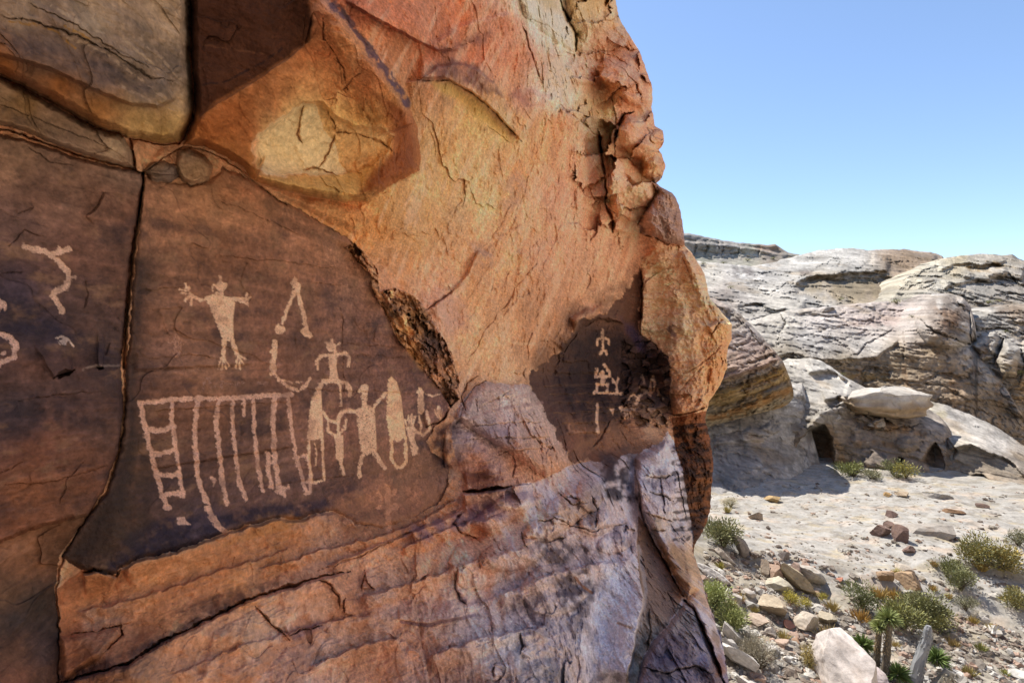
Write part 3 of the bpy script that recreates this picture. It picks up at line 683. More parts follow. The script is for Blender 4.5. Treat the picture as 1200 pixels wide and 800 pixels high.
A.raise_poly([(604, -20), (650, -20), (662, 14), (674, 40), (674, 62), (650, 50), (630, 32), (614, 18)], .12, 12)
A.paint([(606, -20), (640, -20), (652, 6), (668, 28), (674, 52), (668, 60), (648, 44), (628, 26), (612, 12)], (238, 220, 194), .85, 4, 3)
A.paint([(626, -10), (650, -10), (656, 14), (640, 12)], (206, 176, 116), .6, 5, 4)
A.raise_poly([(654, -30), (700, -30), (722, 0), (728, 30), (706, 40), (684, 66), (676, 60), (676, 40), (664, 14)], .22, 16)
A.paint([(660, -20), (700, -20), (716, 0), (690, 20), (676, 28), (668, 12)], (222, 190, 136), .7, 6, 5)
A.paint([(640, 66), (660, 68), (676, 92), (672, 108), (660, 118), (642, 98)], (238, 206, 172), .8, 5, 4)
A.paint([(640, 100), (656, 104), (658, 120), (644, 112)], (240, 214, 190), .8, 4, 3)
A.crack([(560, 46), (540, 52), (512, 62)], 1.8, .02, 3, .35)
A.paint([(515, 55), (560, 40), (584, 34), (570, 50), (540, 58), (520, 66)], (116, 72, 72), .55, 5, 5, .3)
A.ledge([(500, 50), (540, 25), (600, 10)], .05, 40, 1, 8)
# upper outer edge: blocks and hollows
A.raise_poly([(672, 66), (700, 72), (708, 86), (720, 84), (716, 98), (672, 100), (662, 80)], .10, 10)
A.raise_poly([(700, 76), (716, 66), (740, 76), (756, 92), (764, 118), (752, 128), (735, 122), (716, 104), (700, 92)], .28, 12)
A.crack([(704, 66), (730, 80), (746, 100), (752, 118)], 2, .05, 2, .4)
A.crack([(706, 62), (722, 66), (738, 78)], 2, .05, 2, .35)
A.raise_poly([(712, 100), (738, 108), (752, 122), (740, 128), (720, 122)], .10, 8)
A.raise_poly([(722, 152), (736, 134), (752, 136), (762, 154), (774, 172), (768, 182), (756, 190), (742, 184), (728, 172)], .40, 16)
A.raise_poly([(752, 186), (768, 180), (780, 190), (778, 206), (766, 212), (752, 206)], .35, 12)
A.dome(772, 160, 10, 8, .25)
A.crack([(742, 131), (732, 134), (726, 146), (722, 162), (721, 172)], 5.0, .45, 1.5, .75)
A.crack([(718, 116), (722, 140), (720, 170), (722, 190)], 2.2, .08, 2, .4)
A.crack([(700, 150), (704, 164), (705, 178), (708, 200), (711, 224), (709, 238)], 3.2, .35, 1.5, .8)
A.paint([(700, 158), (707, 160), (708, 182), (702, 184)], (116, 66, 44), .8, 2, 2)
A.crack([(709, 238), (716, 252), (720, 262), (718, 272)], 3.4, .25, 1.5, .7)
A.crack([(704, 236), (701, 256), (698, 272), (692, 282)], 1.8, .06, 2, .5)
A.paint([(672, 140), (700, 148), (712, 116), (716, 100), (690, 100), (676, 120)], (238, 198, 150), .7, 8, 4)
A.ledge([(655, 122), (680, 142), (700, 160)], .06, 30, 1, 2)
A.crack([(655, 122), (680, 142), (700, 160)], 1.8, .03, 2, .35)
A.raise_poly([(712, 180), (728, 182), (748, 196), (762, 214), (766, 232), (756, 250), (742, 262), (724, 256), (714, 240), (714, 210)], .22, 14)
A.crack([(716, 248), (732, 254), (746, 262)], 2, .05, 2, .5)
A.raise_poly([(748, 262), (760, 240), (768, 226), (764, 214), (776, 212), (800, 218), (808, 290), (780, 284), (762, 276)], .35, 12)
A.crack([(747, 264), (759, 242), (768, 226), (764, 212)], 2.4, .12, 1.5, .5)
A.crack([(768, 212), (780, 224), (794, 226)], 1.6, .05, 1.5, .4)
A.crack([(750, 272), (764, 277), (782, 285), (803, 289)], 2.4, .12, 1.5, .55)
# slickenside grooves on the wide slope
for k, (x0, y0, x1, y1, w) in enumerate([(640, 150, 540, 400, 2), (630, 300, 575, 390, 2.4), (592, 265, 530, 380, 1.6), (690, 190, 610, 360, 1.8), (615, 205, 560, 300, 1.6), (660, 215, 600, 330, 1.4), (705, 280, 650, 400, 1.5), (560, 190, 500, 300, 1.4), (655, 300, 600, 430, 1.5)]):
    mx_, my_ = (x0 + x1) / 2 + 4, (y0 + y1) / 2 + 3
    A.crack([(x0, y0), (mx_, my_), (x1, y1)], w, .012, 3, .16)
A.crack([(630, 305), (606, 335), (592, 360), (570, 384), (545, 430)], 2.2, .03, 2.5, .3)
A.ledge([(640, 290), (606, 335), (592, 360), (568, 386), (540, 440)], .035, 40, 1, 3, 2)
A.ledge([(500, 362), (528, 342), (548, 318), (560, 290)], .06, 35, 1, 3)
A.crack([(498, 364), (515, 352), (530, 342), (524, 334)], 2.6, .06, 2, .55)
A.paint([(500, 362), (526, 344), (544, 352), (548, 380), (530, 396), (512, 384)], (212, 164, 140), .6, 8, 5)
A.crack([(545, 480), (540, 464), (548, 448), (560, 440)], 2.6, .08, 1.5, .5)
A.line([(602, 402), (626, 403)], 2.4, (232, 192, 150), .7, 2.5, broken=.35)
A.line([(565, 298), (590, 276), (610, 262)], 2.5, (186, 128, 92), .5, 5, broken=.2)
A.paint([(550, 285), (570, 280), (580, 310), (556, 316)], (150, 130, 122), .4, 5, 6, .4)
A.paint([(585, 215), (612, 195), (616, 225), (585, 262)], (172, 140, 122), .45, 6, 6, .4)
# the crumbling edge of the panel
ra_, rb_ = (A.px * .52 + A.py * .85), (A.px * .85 - A.py * .52)      # along and across the broken edge
kk = isin(ROUGH)
for sa, sb, sd_, hh in ((34., 11., 3, .07), (13., 5., 4, .035)):
    e_, cid_, til_ = cells2(ra_ / sa + .9 * A.rx, rb_ / sb + .9 * A.ry, sd_)
    A.off += kk * (hh * (cid_ - .5) + hh * 1.2 * til_)
    A.col *= (1 - .22 * kk * (1 - sst(0, .10, e_)))[:, None]
    A.col *= np.where(kk, .72 + .56 * cid_, 1)[:, None]
A.paint([(474, 395), (486, 404), (500, 432), (494, 434), (478, 412)], (196, 140, 86), .7, 4, 4)
A.crack([(412, 282), (424, 300), (436, 316)], 5, .06, 3, .55)
A.paint([(384, 272), (410, 284), (428, 306), (410, 304), (390, 288)], (150, 100, 62), .6, 5, 5, .3)
A.paint([(450, 352), (472, 360), (470, 384), (456, 372)], (72, 56, 50), .6, 4, 5, .25)
A.paint([(486, 380), (504, 384), (518, 410), (506, 414)], (82, 64, 60), .5, 5, 5, .25)
A.crack([(498, 500), (514, 494), (526, 480)], 4, .08, 2, .6)
A.paint([(492, 520), (520, 498), (540, 492), (534, 512), (510, 528)], (62, 54, 66), .75, 5, 5, .3)
A.paint([(512, 520), (534, 512), (545, 540), (530, 560), (516, 548)], (82, 72, 82), .6, 6, 5, .2)
A.raise_poly([(516, 505), (530, 495), (540, 520), (532, 550), (520, 545)], .05, 8)
A.crack([(522, 505), (518, 530), (522, 550)], 2, .05, 2, .55)
# bedding scars and small faults of the main panel and its neighbour
for pts, w in (([(170, 420), (220, 416), (262, 420)], 1.6), ([(155, 436), (215, 432), (300, 428)], 1.8), ([(180, 550), (250, 538), (320, 528), (345, 524)], 1.8), ([(165, 340), (215, 336)], 1.2), ([(396, 402), (440, 405), (476, 408)], 1.5), ([(412, 416), (450, 418), (480, 420)], 1.5),
               ([(340, 455), (420, 458), (500, 462)], 1.0), ([(170, 482), (260, 476), (350, 470)], .9), ([(300, 572), (360, 562), (420, 556)], 1.1), ([(250, 300), (330, 306), (410, 318)], 1.1), ([(360, 330), (430, 338)], 1.0), ([(250, 232), (300, 252), (360, 280)], 1.2),
               ([(20, 470), (70, 462), (120, 458)], 1.4), ([(0, 568), (50, 566), (90, 556), (130, 545)], 1.6), ([(100, 540), (80, 560), (70, 590)], 1.8), ([(30, 170), (60, 190), (90, 196)], 1.4), ([(122, 225), (116, 240), (102, 252)], 2.2), ([(100, 330), (104, 345), (98, 365)], 1.8), ([(128, 402), (122, 416)], 2.0),
               ([(10, 290), (28, 270), (50, 276)], 2.0), ([(20, 250), (40, 244)], 1.6), ([(0, 320), (30, 318)], 1.2), ([(400, 350), (402, 420), (404, 470)], .9), ([(0, 555), (30, 540)], 1.4)):
    A.crack(pts, w, .012, 2.2, .42)
A.ledge([(155, 434), (215, 431), (300, 427)], .012, 40, -1, 2)
A.ledge([(180, 550), (250, 538), (345, 524)], .010, 40, -1, 2)
A.ledge([(122, 225), (116, 240), (100, 254)], .02, 20, -1, 2)
A.crack([(62, 444), (72, 438), (88, 433)], 6.5, .10, 1, .8)
A.crack([(114, 430), (122, 430)], 5.5, .07, 1, .75)
A.line([(98, 432), (112, 428), (140, 427)], 2.0, (150, 128, 116), .6, 3, broken=.2)
A.paint([(-20, 330), (20, 345), (60, 372), (100, 392), (134, 412), (130, 424), (90, 412), (50, 400), (20, 392), (-20, 396)], (42, 36, 48), .72, 12, 6, .35)
A.paint([(-20, 470), (40, 462), (110, 478), (130, 500), (70, 500), (-20, 498)], (46, 38, 44), .6, 10, 6, .35)
# varnish along the foot of the main panel
A.paint([(120, 672), (150, 625), (190, 606), (240, 606), (300, 592), (360, 588), (420, 566), (450, 560), (410, 578), (372, 598), (350, 606), (322, 602), (280, 614), (236, 630), (196, 645), (150, 660)], (42, 36, 52), .82, 6, 5, .25)
A.paint([(150, 470), (172, 470), (180, 540), (176, 620), (140, 660), (100, 660), (140, 580)], (62, 48, 40), .6, 12, 6, .3)
A.paint([(180, 215), (262, 205), (330, 240), (300, 270), (230, 260), (180, 250)], (166, 122, 88), .5, 18, 8, .5)
A.paint([(402, 545), (460, 530), (505, 536), (520, 555), (470, 568), (420, 572)], (140, 100, 76), .55, 10, 6, .35)
# the pale lip under the panel
A.ledge([(140, 668), (160, 656), (205, 646), (240, 633), (285, 618), (325, 607), (352, 610), (372, 601), (400, 600)], .06, 38, 1, 3, 3)
A.paint([(392, 588), (420, 575), (470, 570), (515, 560), (528, 575), (505, 604), (470, 622), (430, 630), (396, 616)], (164, 112, 80), .75, 12, 9, .3)
A.paint([(400, 606), (450, 612), (500, 600), (520, 580), (510, 612), (460, 632), (410, 630)], (178, 122, 86), .7, 8, 8, .2)
A.line([(146, 664), (205, 650), (240, 637), (285, 622), (325, 611), (356, 612)], 3.6, (206, 148, 104), .75, 3)
A.paint([(320, 610), (340, 604), (362, 608), (330, 622), (280, 636), (250, 640)], (198, 136, 84), .75, 3, 3)
A.ledge([(95, 672), (120, 668), (138, 676)], .10, 30, 1, 3)
A.crack([(92, 672), (112, 668), (136, 675), (142, 668)], 3, .06, 1.5, .65)
# the second, darker shelf running down to the left
SH = [(66, 800), (104, 790), (150, 776), (188, 752), (206, 744), (250, 722), (290, 702), (330, 690), (372, 676), (410, 668)]
A.ledge(SH, .10, 60, 1, 4, 3)
A.crack(SH, 4.4, .07, 2.5, .62)
A.paint([(66, 790), (150, 764), (200, 736), (262, 706), (330, 680), (300, 700), (250, 726), (205, 750), (150, 784), (70, 806)], (64, 52, 58), .65, 4, 4, .25)
A.paint([(205, 715), (240, 700), (296, 684), (330, 682), (290, 698), (240, 716), (212, 722)], (84, 56, 52), .6, 5, 5, .25)
A.ledge([(380, 662), (450, 634), (510, 612), (535, 600)], .05, 30, 1, 3)
A.crack([(372, 668), (420, 652), (452, 636), (505, 612)], 2.0, .03, 2.5, .42)
A.raise_poly([(70, 746), (100, 740), (142, 733), (142, 744), (118, 770), (72, 800)], .06, 8)
A.crack([(80, 742), (112, 740), (142, 732), (143, 744), (116, 770)], 1.8, .04, 2, .5)
A.paint([(92, 715), (130, 708), (145, 722), (120, 736), (94, 735)], (196, 160, 136), .6, 7, 6, .2)
for pts in ([(376, 680), (388, 685), (398, 700), (398, 712)], [(426, 668), (432, 684), (440, 692)], [(428, 672), (424, 690)], [(336, 746), (352, 738), (376, 732)], [(300, 710), (318, 730), (342, 752)], [(405, 700), (402, 720)], [(536, 664), (534, 690), (540, 700)], [(610, 742), (614, 758), (610, 766)],
            [(580, 776), (578, 792)], [(544, 596), (532, 614), (542, 624), (560, 630)], [(660, 580), (680, 585), (676, 600)]):
    A.crack(pts, 2.4, .05, 2.2, .5)
A.paint([(335, 742), (372, 728), (384, 734), (344, 752)], (96, 78, 100), .6, 4, 4)
A.raise_poly([(300, 712), (340, 752), (300, 800), (230, 800), (250, 740)], .03, 14)
A.line([(470, 728), (500, 732), (540, 724), (556, 720)], 3.2, (104, 86, 112), .65, 2)
A.ledge([(464, 726), (500, 732), (545, 724)], .04, 26, -1, 3)
A.crack([(535, 690), (540, 702), (546, 708)], 3, .03, 2, .4)
A.paint([(535, 690), (548, 704), (575, 700), (590, 690), (560, 708), (540, 708)], (90, 84, 120), .6, 4, 4)
A.paint([(470, 620), (520, 604), (556, 590), (580, 592), (555, 612), (510, 632), (486, 640)], (132, 96, 110), .7, 6, 5, .3)  # purple shade on the ledge, put into the rock colour
A.ledge([(478, 622), (520, 606), (548, 590)], .06, 30, 1, 3)
for pts, h_, dc in (([(300, 668), (380, 642), (450, 626), (500, 606), (535, 582)], .06, 16), ([(470, 642), (520, 620), (585, 602)], .06, 16), ([(90, 716), (160, 700), (250, 670), (345, 640)], .025, 20), ([(420, 700), (500, 676), (570, 650), (620, 640)], .05, 24),
                    ([(200, 790), (290, 752), (380, 728), (440, 716)], .025, 22), ([(500, 770), (560, 748), (640, 730)], .05, 24), ([(580, 700), (640, 672), (690, 660), (740, 655)], .06, 22), ([(360, 780), (430, 752), (470, 745)], .05, 18)):
    A.ledge(pts, h_, dc, 1, 1.6, 5)
A.raise_poly([(550, 615), (566, 596), (590, 580), (620, 575), (628, 590), (600, 610), (576, 628)], .07, 10)
A.paint([(560, 590), (600, 568), (632, 580), (600, 606), (572, 618), (552, 610)], (146, 108, 118), .6, 7, 5, .2)
A.ledge([(540, 578), (566, 574), (600, 570), (596, 572)], .12, 26, 1, 4)
A.paint([(548, 575), (566, 572), (598, 570), (576, 580)], (92, 52, 40), .8, 3, 2)
A.crack([(543, 576), (566, 573), (600, 569)], 4, .16, 1.5, .6)
A.paint([(530, 540), (560, 545), (590, 560), (560, 572), (540, 562)], (150, 86, 60), .6, 6, 6, .3)
A.paint([(538, 540), (562, 552), (588, 556), (560, 562)], (70, 54, 56), .55, 5, 6, .35)
for q, (x, y, rx, ry, h) in enumerate([(666, 596, 26, 18, .10), (700, 612, 22, 14, .08), (640, 618, 26, 12, .07), (690, 580, 14, 20, .10), (720, 636, 20, 12, .06), (600, 650, 40, 18, .06), (560, 660, 34, 30, .06), (650, 690, 40, 30, .06)]):
    A.dome(x, y, rx, ry, h, -12)
for pts in ([(655, 578), (672, 590), (690, 588)], [(694, 580), (700, 600), (698, 616)], [(630, 612), (650, 606), (672, 616)], [(672, 616), (690, 622), (716, 616), (740, 612)], [(640, 634), (662, 630)], [(610, 622), (616, 640)]):
    A.crack(pts, 3.4, .06, 2.5, .4)
A.paint([(655, 578), (690, 576), (700, 612), (676, 616), (660, 600)], (176, 132, 96), .5, 6, 5, .2)
A.paint([(694, 590), (702, 610), (692, 618), (688, 600)], (96, 72, 66), .6, 4, 4)
# dark lichen and water stains
for poly, c, a in (([(702, 536), (728, 536), (738, 560), (744, 584), (734, 590), (720, 586), (706, 572)], (48, 42, 54), .92), ([(630, 636), (655, 628), (676, 640), (672, 660), (650, 664), (634, 656)], (74, 60, 66), .8), ([(650, 672), (690, 664), (700, 690), (688, 720), (668, 724), (652, 700)], (70, 56, 66), .8),
                   ([(676, 640), (708, 640), (706, 660), (688, 668)], (84, 66, 70), .7), ([(700, 620), (736, 612), (748, 624), (742, 640), (720, 636)], (100, 80, 92), .6), ([(752, 560), (776, 552), (790, 562), (786, 580), (764, 582)], (86, 76, 92), .6), ([(600, 700), (640, 690), (650, 740), (630, 760), (604, 730)], (112, 100, 110), .45), ([(612, 775), (648, 770), (668, 800), (606, 806)], (128, 118, 118), .6), ([(700, 790), (744, 786), (740, 806), (690, 806)], (84, 68, 66), .6),
                   ([(660, 730), (690, 726), (700, 750), (676, 756)], (96, 82, 92), .45), ([(668, 690), (684, 690), (686, 730), (672, 750)], (76, 62, 72), .5)):
    A.paint(poly, c, a, 6, 9, .22)
A.line([(674, 676), (684, 688), (694, 694)], 2.2, (150, 96, 60), .8, 1.5)
A.line([(724, 730), (740, 735)], 2.0, (176, 130, 96), .7, 1.5)
# cracked outer edge, brown facet and lilac slab
A.raise_poly([(744, 536), (780, 516), (800, 556), (808, 600), (812, 650), (820, 690), (806, 700), (790, 672), (772, 636), (756, 606), (744, 580)], .22, 9)
A.crack([(742, 545), (750, 575), (752, 604), (762, 626), (778, 656), (792, 682), (802, 700)], 2.8, .14, 1.5, .75)
for pts in ([(756, 556), (772, 560), (790, 556)], [(760, 576), (776, 580), (790, 588)], [(774, 560), (778, 588), (780, 604)], [(754, 600), (772, 606), (790, 612)], [(764, 620), (780, 622)], [(790, 545), (798, 575), (804, 610)]):
    A.crack(pts, 2.2, .10, 2, .6)
A.paint([(764, 606), (775, 604), (778, 622), (766, 620)], (170, 138, 92), .6, 4, 4)
A.paint([(770, 640), (790, 636), (808, 650), (806, 690), (794, 678)], (176, 134, 94), .55, 7, 5)
A.paint([(746, 610), (760, 625), (784, 672), (798, 700), (780, 722), (764, 716), (758, 680)], (138, 110, 94), .55, 6, 3)
A.ledge([(746, 606), (750, 650), (756, 700), (746, 748), (736, 800)], .10, 40, 1, 3, 2.5)
A.line([(748, 640), (757, 690), (752, 720), (744, 755), (738, 790)], 3, (190, 172, 164), .6, 2.5)
A.crack([(760, 712), (763, 740), (758, 762)], 2, .04, 1.5, .5)
A.crack([(786, 700), (790, 714)], 2, .04, 1.5, .5)
A.raise_poly(P_PURP[:11], .12, 8)
A.crack([(802, 703), (812, 712), (824, 736), (838, 770), (850, 805)], 2.6, .14, 1.2, .8, False)
A.crack([(810, 704), (830, 746), (846, 790)], 1.6, .06, 1.2, .5)
A.raise_poly([(806, 702), (818, 706), (836, 742), (850, 780), (846, 800), (830, 760), (818, 722)], .05, 5)
A.crack([(754, 782), (780, 788), (812, 780), (840, 790)], 2.2, .05, 2, .5)
A.paint([(762, 768), (788, 742), (800, 736), (806, 760), (800, 786), (776, 780)], (84, 74, 96), .6, 7, 5, .3)
A.paint([(812, 730), (822, 746), (832, 780), (822, 790), (814, 760)], (176, 166, 184), .5, 5, 4, .2)
A.paint([(834, 770), (846, 766), (852, 786), (840, 792)], (166, 110, 62), .6, 3, 3)
A.paint([(836, 735), (846, 748), (842, 758), (834, 748)], (160, 120, 86), .7, 3, 3)
# ledge block under the slope
A.line([(548, 492), (580, 480), (620, 474), (636, 472)], 2.6, (178, 138, 128), .6, 2.5, broken=.15)
A.line([(556, 470), (600, 466), (626, 460)], 2, (186, 146, 132), .5, 2.5, broken=.2)
for pts in ([(560, 478), (590, 462), (612, 452)], [(540, 500), (590, 496), (640, 494)], [(545, 515), (600, 512), (650, 512)], [(600, 530), (604, 545), (600, 560)], [(575, 534), (600, 528), (640, 524)]):
    A.crack(pts, 1.6, .03, 2, .32)
A.paint([(536, 492), (600, 502), (610, 520), (560, 530), (538, 520)], (138, 118, 134), .55, 8, 6, .3)
A.crack([(533, 500), (545, 470), (556, 452), (570, 446)], 2.0, .06, 1.5, .55)
# the alcove: strata steps, arch and broken dark edge
for k, (y, x0, x1) in enumerate([(452, 636, 712), (462, 640, 748), (472, 645, 770), (484, 645, 730), (496, 655, 720), (508, 662, 716), (438, 650, 710), (478, 690, 768), (424, 660, 690)]):
    A.ledge([(x0, y + 1), ((x0 + x1) / 2, y), (x1, y - 1)], .035, 16, -1, 2.0, 3.0)
    A.line([(x0, y - .5), (x1, y - 2.5)], 1.1, (150, 112, 84), .4, 2, broken=.42)
A.ledge([(660, 412), (672, 396), (690, 378), (712, 374), (732, 382)], .10, 26, -1, 3)
A.crack([(655, 424), (664, 408), (680, 384), (700, 374), (722, 376)], 2.2, .08, 2, .4)
A.raise_poly([(668, 372), (684, 362), (704, 358), (700, 372), (682, 380), (672, 390)], .12, 7)
A.paint([(666, 366), (680, 358), (690, 362), (678, 376), (672, 390), (668, 382)], (206, 152, 112), .7, 3, 3)
A.paint([(726, 370), (742, 380), (756, 404), (764, 420), (748, 410), (736, 392)], (56, 50, 84), .6, 4, 4)
A.paint([(664, 404), (690, 386), (722, 384), (742, 404), (752, 440), (745, 458), (690, 462), (650, 450), (640, 444)], (66, 46, 40), .6, 8, 5)
A.crack([(744, 438), (738, 452), (730, 462)], 2, .05, 1.5, .5)
e_, cid_, til_ = cells2(A.px / 11. + A.rx * .4, A.py / 7. + A.ry * .3, 9)
kk = isin(ALC) & (A.px > 728) & (A.py > 400) & (A.py < 500)
A.off += kk * (.09 * (cid_ - .5) + .07 * til_)
A.col *= (1 - .45 * kk * (1 - sst(0, .12, e_)))[:, None]
A.col *= np.where(kk & (A.px > 745), .62 + .75 * cid_, 1)[:, None]
A.paint([(756, 476), (784, 470), (788, 500), (770, 520), (752, 512)], (214, 170, 134), .7, 5, 4, .15)
A.paint([(760, 462), (788, 462), (788, 478), (764, 480)], (70, 64, 72), .6, 4, 5, .3)
A.line([(696, 466), (680, 490), (690, 470)], 1.5, (120, 84, 60), .5, 2)
A.crack([(718, 488), (704, 514), (694, 524)], 2, .06, 2, .5)
A.crack([(752, 310), (753, 350), (750, 392)], 2.4, .2, 1.2, .5)
# varnish fading out over the rock around the alcove
for poly, c_, a_ in (([(604, 448), (622, 420), (650, 392), (668, 362), (700, 346), (730, 330), (746, 306), (756, 330), (752, 380), (700, 384), (664, 416), (640, 450)], (112, 78, 60), .62), ([(620, 452), (640, 430), (660, 420), (660, 470), (668, 520), (650, 504)], (98, 68, 54), .6),
                    ([(740, 392), (760, 398), (792, 420), (794, 470), (780, 500), (750, 470)], (80, 62, 56), .55), ([(668, 520), (700, 528), (745, 524), (780, 506), (770, 540), (720, 552), (680, 552)], (140, 98, 72), .6), ([(700, 530), (740, 520), (746, 560), (716, 566)], (60, 50, 56), .6)):
    A.paint(poly, c_, a_, 9, 9, .32)
A.paint([(664, 404), (690, 384), (726, 388), (744, 430), (742, 470), (720, 500), (690, 506), (668, 480), (650, 452)], (46, 33, 34), .8, 10, 8, .35)
A.paint([(660, 486), (700, 498), (730, 492), (744, 512), (716, 530), (676, 528)], (162, 112, 78), .55, 8, 8, .35)
# the outer rib
A.ledge([(828, 382), (842, 374), (858, 378)], .2, 26, 1, 3)
A.crack([(834, 392), (842, 378), (850, 372)], 3.2, .2, 1.5, .6)
A.crack([(800, 438), (830, 420), (846, 402)], 2.0, .06, 2, .4)
A.crack([(788, 486), (808, 484), (830, 476)], 3.0, .2, 1.2, .55)
A.crack([(792, 464), (812, 440), (826, 426)], 1.4, .04, 2, .3)
A.crack([(800, 300), (808, 322), (816, 340)], 1.6, .05, 2, .35)
A.ledge([(802, 292), (814, 310), (826, 340), (832, 362)], .18, 22, 1, 4)
for y in (322, 341, 352, 366, 380, 395, 409, 424, 446, 458):
    A.line([(760, y + 4), (795, y + 1), (830, y - 3)], 1.0, (186, 126, 86), .4, 3, broken=.35)
A.line([(790, 392), (784, 384)], 4, (96, 76, 84), .7, 3)
A.paint([(782, 380), (790, 378), (792, 398), (784, 396)], (120, 92, 88), .6, 3, 4, .2)
A.paint([(790, 400), (800, 420), (796, 450), (790, 440)], (222, 140, 78), .4, 5, 5, .2)
# the dark banded foot of the rib
for y in (497, 506, 518, 525, 538, 551, 557, 570, 583, 596, 604, 617, 628):
    A.crack([(788, y + 2), (812, y), (838, y - 3)], 1.2, .03, 3.0, .35)
    A.line([(790, y + 4), (815, y + 2), (836, y - 1)], 2.4 + (y % 4), (48, 34, 29), .8, 4, broken=.12, seed=y)
A.paint([(790, 500), (812, 496), (826, 530), (812, 570), (806, 610), (800, 560)], (54, 40, 34), .7, 5, 8, .25)
A.paint([(806, 600), (826, 590), (824, 626), (812, 636)], (50, 36, 30), .6, 4, 6, .2)

# ------------------------------------------------------------------ rock roughness in metres
rough = fbm3(WX * 2.3, d0 * 2.3, WZ * 2.3, 5, 71, .55)
fin3 = fbm3(WX * 13, d0 * 13, WZ * 13, 4, 73, .55)
rdg = ridge2(WS * 1.7 + 3, WZ * 2.6, 3, 75)
lam = fbm2(WS * .8, zt * 34, 3, 79)
amp = np.select([isin(PANEL, LEFTP), isin(BLOCK, SLAB, FLAKE, FOOT), isin(LOWER, FACET, PURP, LEDGE), isin(RIB, DRIB, BOUL, ALC)], [.022, .05, .07, np.where(isin(ALC), .05, .13)], .07)
fam = np.select([isin(PANEL, LEFTP), isin(BLOCK, SLAB, FLAKE, FOOT), isin(LOWER, FACET, PURP, LEDGE), isin(RIB, DRIB, BOUL, ALC)], [.007, .010, .016, np.where(isin(ALC), .014, .03)], .014)
lamp_ = np.select([isin(PANEL, LEFTP), isin(ALC, DRIB, RIB), isin(LEDGE)], [.003, .010, .010], .004)
A.off += amp * rough + fam * fin3 + lamp_ * lam + amp * .35 * np.clip(rdg, -.5, 1)
# blocky fracture on the far upper edge
e_, cid_, til_ = cells2(A.px / 36. + A.py / 160. + .25 * A.rx, A.py / 30. + .25 * A.ry, 6)
up = isin(WALL) * sst(640, 720, A.px) * (1 - sst(230, 300, A.py))
A.off += up * (.26 * (cid_ - .5) + .30 * til_)
A.col *= (1 - up * .14 * (1 - sst(0, .06, e_)))[:, None]

# ------------------------------------------------------------------ the pecked figures
def glyph_paths(f, ox, oy, items):
    out = []
    for it in items:
        kind, pts, w = it
        out.append((kind, [(ox + x / f, oy + y / f) for x, y in pts], w / f))
    return out
S, PO, DD = 's', 'p', 'd'
def disk(x, y, r): return (S, [(x - .1, y), (x + .1, y)], 2 * r)
g = []   # (panel, label, light colour, density, paths)
Z1 = lambda it: glyph_paths(4., 0, 250, it)
Z4 = lambda it: glyph_paths(2.3525, 150, 300, it)
Z5 = lambda it: glyph_paths(4., 150, 440, it)
Z6 = lambda it: glyph_paths(4., 330, 380, it)
Z7 = lambda it: glyph_paths(4.444, 640, 350, it)
TAN, PALE_T, DIM = (206, 166, 132), (196, 158, 138), (150, 112, 90)
g.append((LEFTP, 'pecked zigzag snake figure with two arms', (186, 152, 128), 1, Z1([(S, [(115, 155), (150, 166), (200, 172), (238, 196)], 25), (S, [(236, 196), (270, 185), (320, 170)], 26), disk(325, 170, 15), disk(275, 160, 8), (S, [(250, 205), (290, 245), (320, 275), (325, 310), (310, 345), (265, 360), (250, 385), (275, 425), (295, 465)], 27), (S, [(325, 300), (352, 298)], 18)])))
g.append((LEFTP, 'pecked curling loop at the left edge', (186, 152, 134), 1, Z1([(S, [(-60, 600), (0, 562), (50, 580), (75, 620), (65, 670), (20, 695), (-60, 720)], 26), disk(20, 655, 10), disk(-2, 430, 26)])))
g.append((LEFTP, 'small pale chipped blotch with two little arms', (214, 190, 172), 1, Z1([disk(295, 598, 18), (S, [(265, 582), (295, 578), (320, 590)], 8), (S, [(320, 590), (345, 622)], 6)])))
g.append((PANEL, 'pecked solid human figure with spread arms and clawed feet', TAN, 1, Z1([(PO, [(960, 392), (1000, 380), (1035, 386), (1092, 396), (1102, 420), (1092, 500), (1096, 592), (1070, 600), (1044, 590), (1010, 505), (980, 430)], 0), disk(1032, 342, 33), (S, [(1036, 370), (1036, 390)], 22),
    (S, [(970, 402), (940, 405), (905, 388), (884, 365)], 13), (S, [(882, 362), (870, 330)], 9), (S, [(884, 366), (846, 356)], 9), (S, [(886, 376), (850, 372)], 8), (S, [(890, 384), (868, 412)], 9), (S, [(900, 394), (896, 430)], 9), disk(882, 352, 11),
    (S, [(1085, 400), (1130, 404), (1162, 404)], 19), (S, [(1152, 402), (1158, 376)], 9), (S, [(1160, 402), (1177, 394)], 9), (S, [(1158, 408), (1164, 432)], 9), (S, [(1120, 410), (1158, 424)], 9),
    (S, [(1052, 585), (1050, 640), (1046, 682)], 18), (S, [(1086, 585), (1104, 640), (1118, 672)], 18), (S, [(1042, 672), (1022, 722)], 9), (S, [(1044, 680), (1040, 726)], 9), (S, [(1048, 680), (1060, 726)], 9), (S, [(1050, 676), (1074, 716)], 9),
    (S, [(1114, 668), (1106, 722)], 9), (S, [(1118, 672), (1126, 726)], 9), (S, [(1120, 668), (1142, 708)], 9), (S, [(1120, 664), (1152, 684)], 9)])))
g.append((PANEL, 'faint scatter of pecked dots', DIM, .45, Z1([(S, [(825, 585), (830, 655)], 34), (S, [(800, 600), (850, 610)], 20)])))
g.append((PANEL, 'pecked compass figure with two legs ending in balls', TAN, 1, Z4([disk(463, 80, 14), disk(463, 67, 7), (S, [(463, 92), (442, 140), (425, 185)], 10), disk(420, 202, 13), (S, [(466, 92), (480, 140), (489, 190)], 10), disk(493, 210, 14)])))
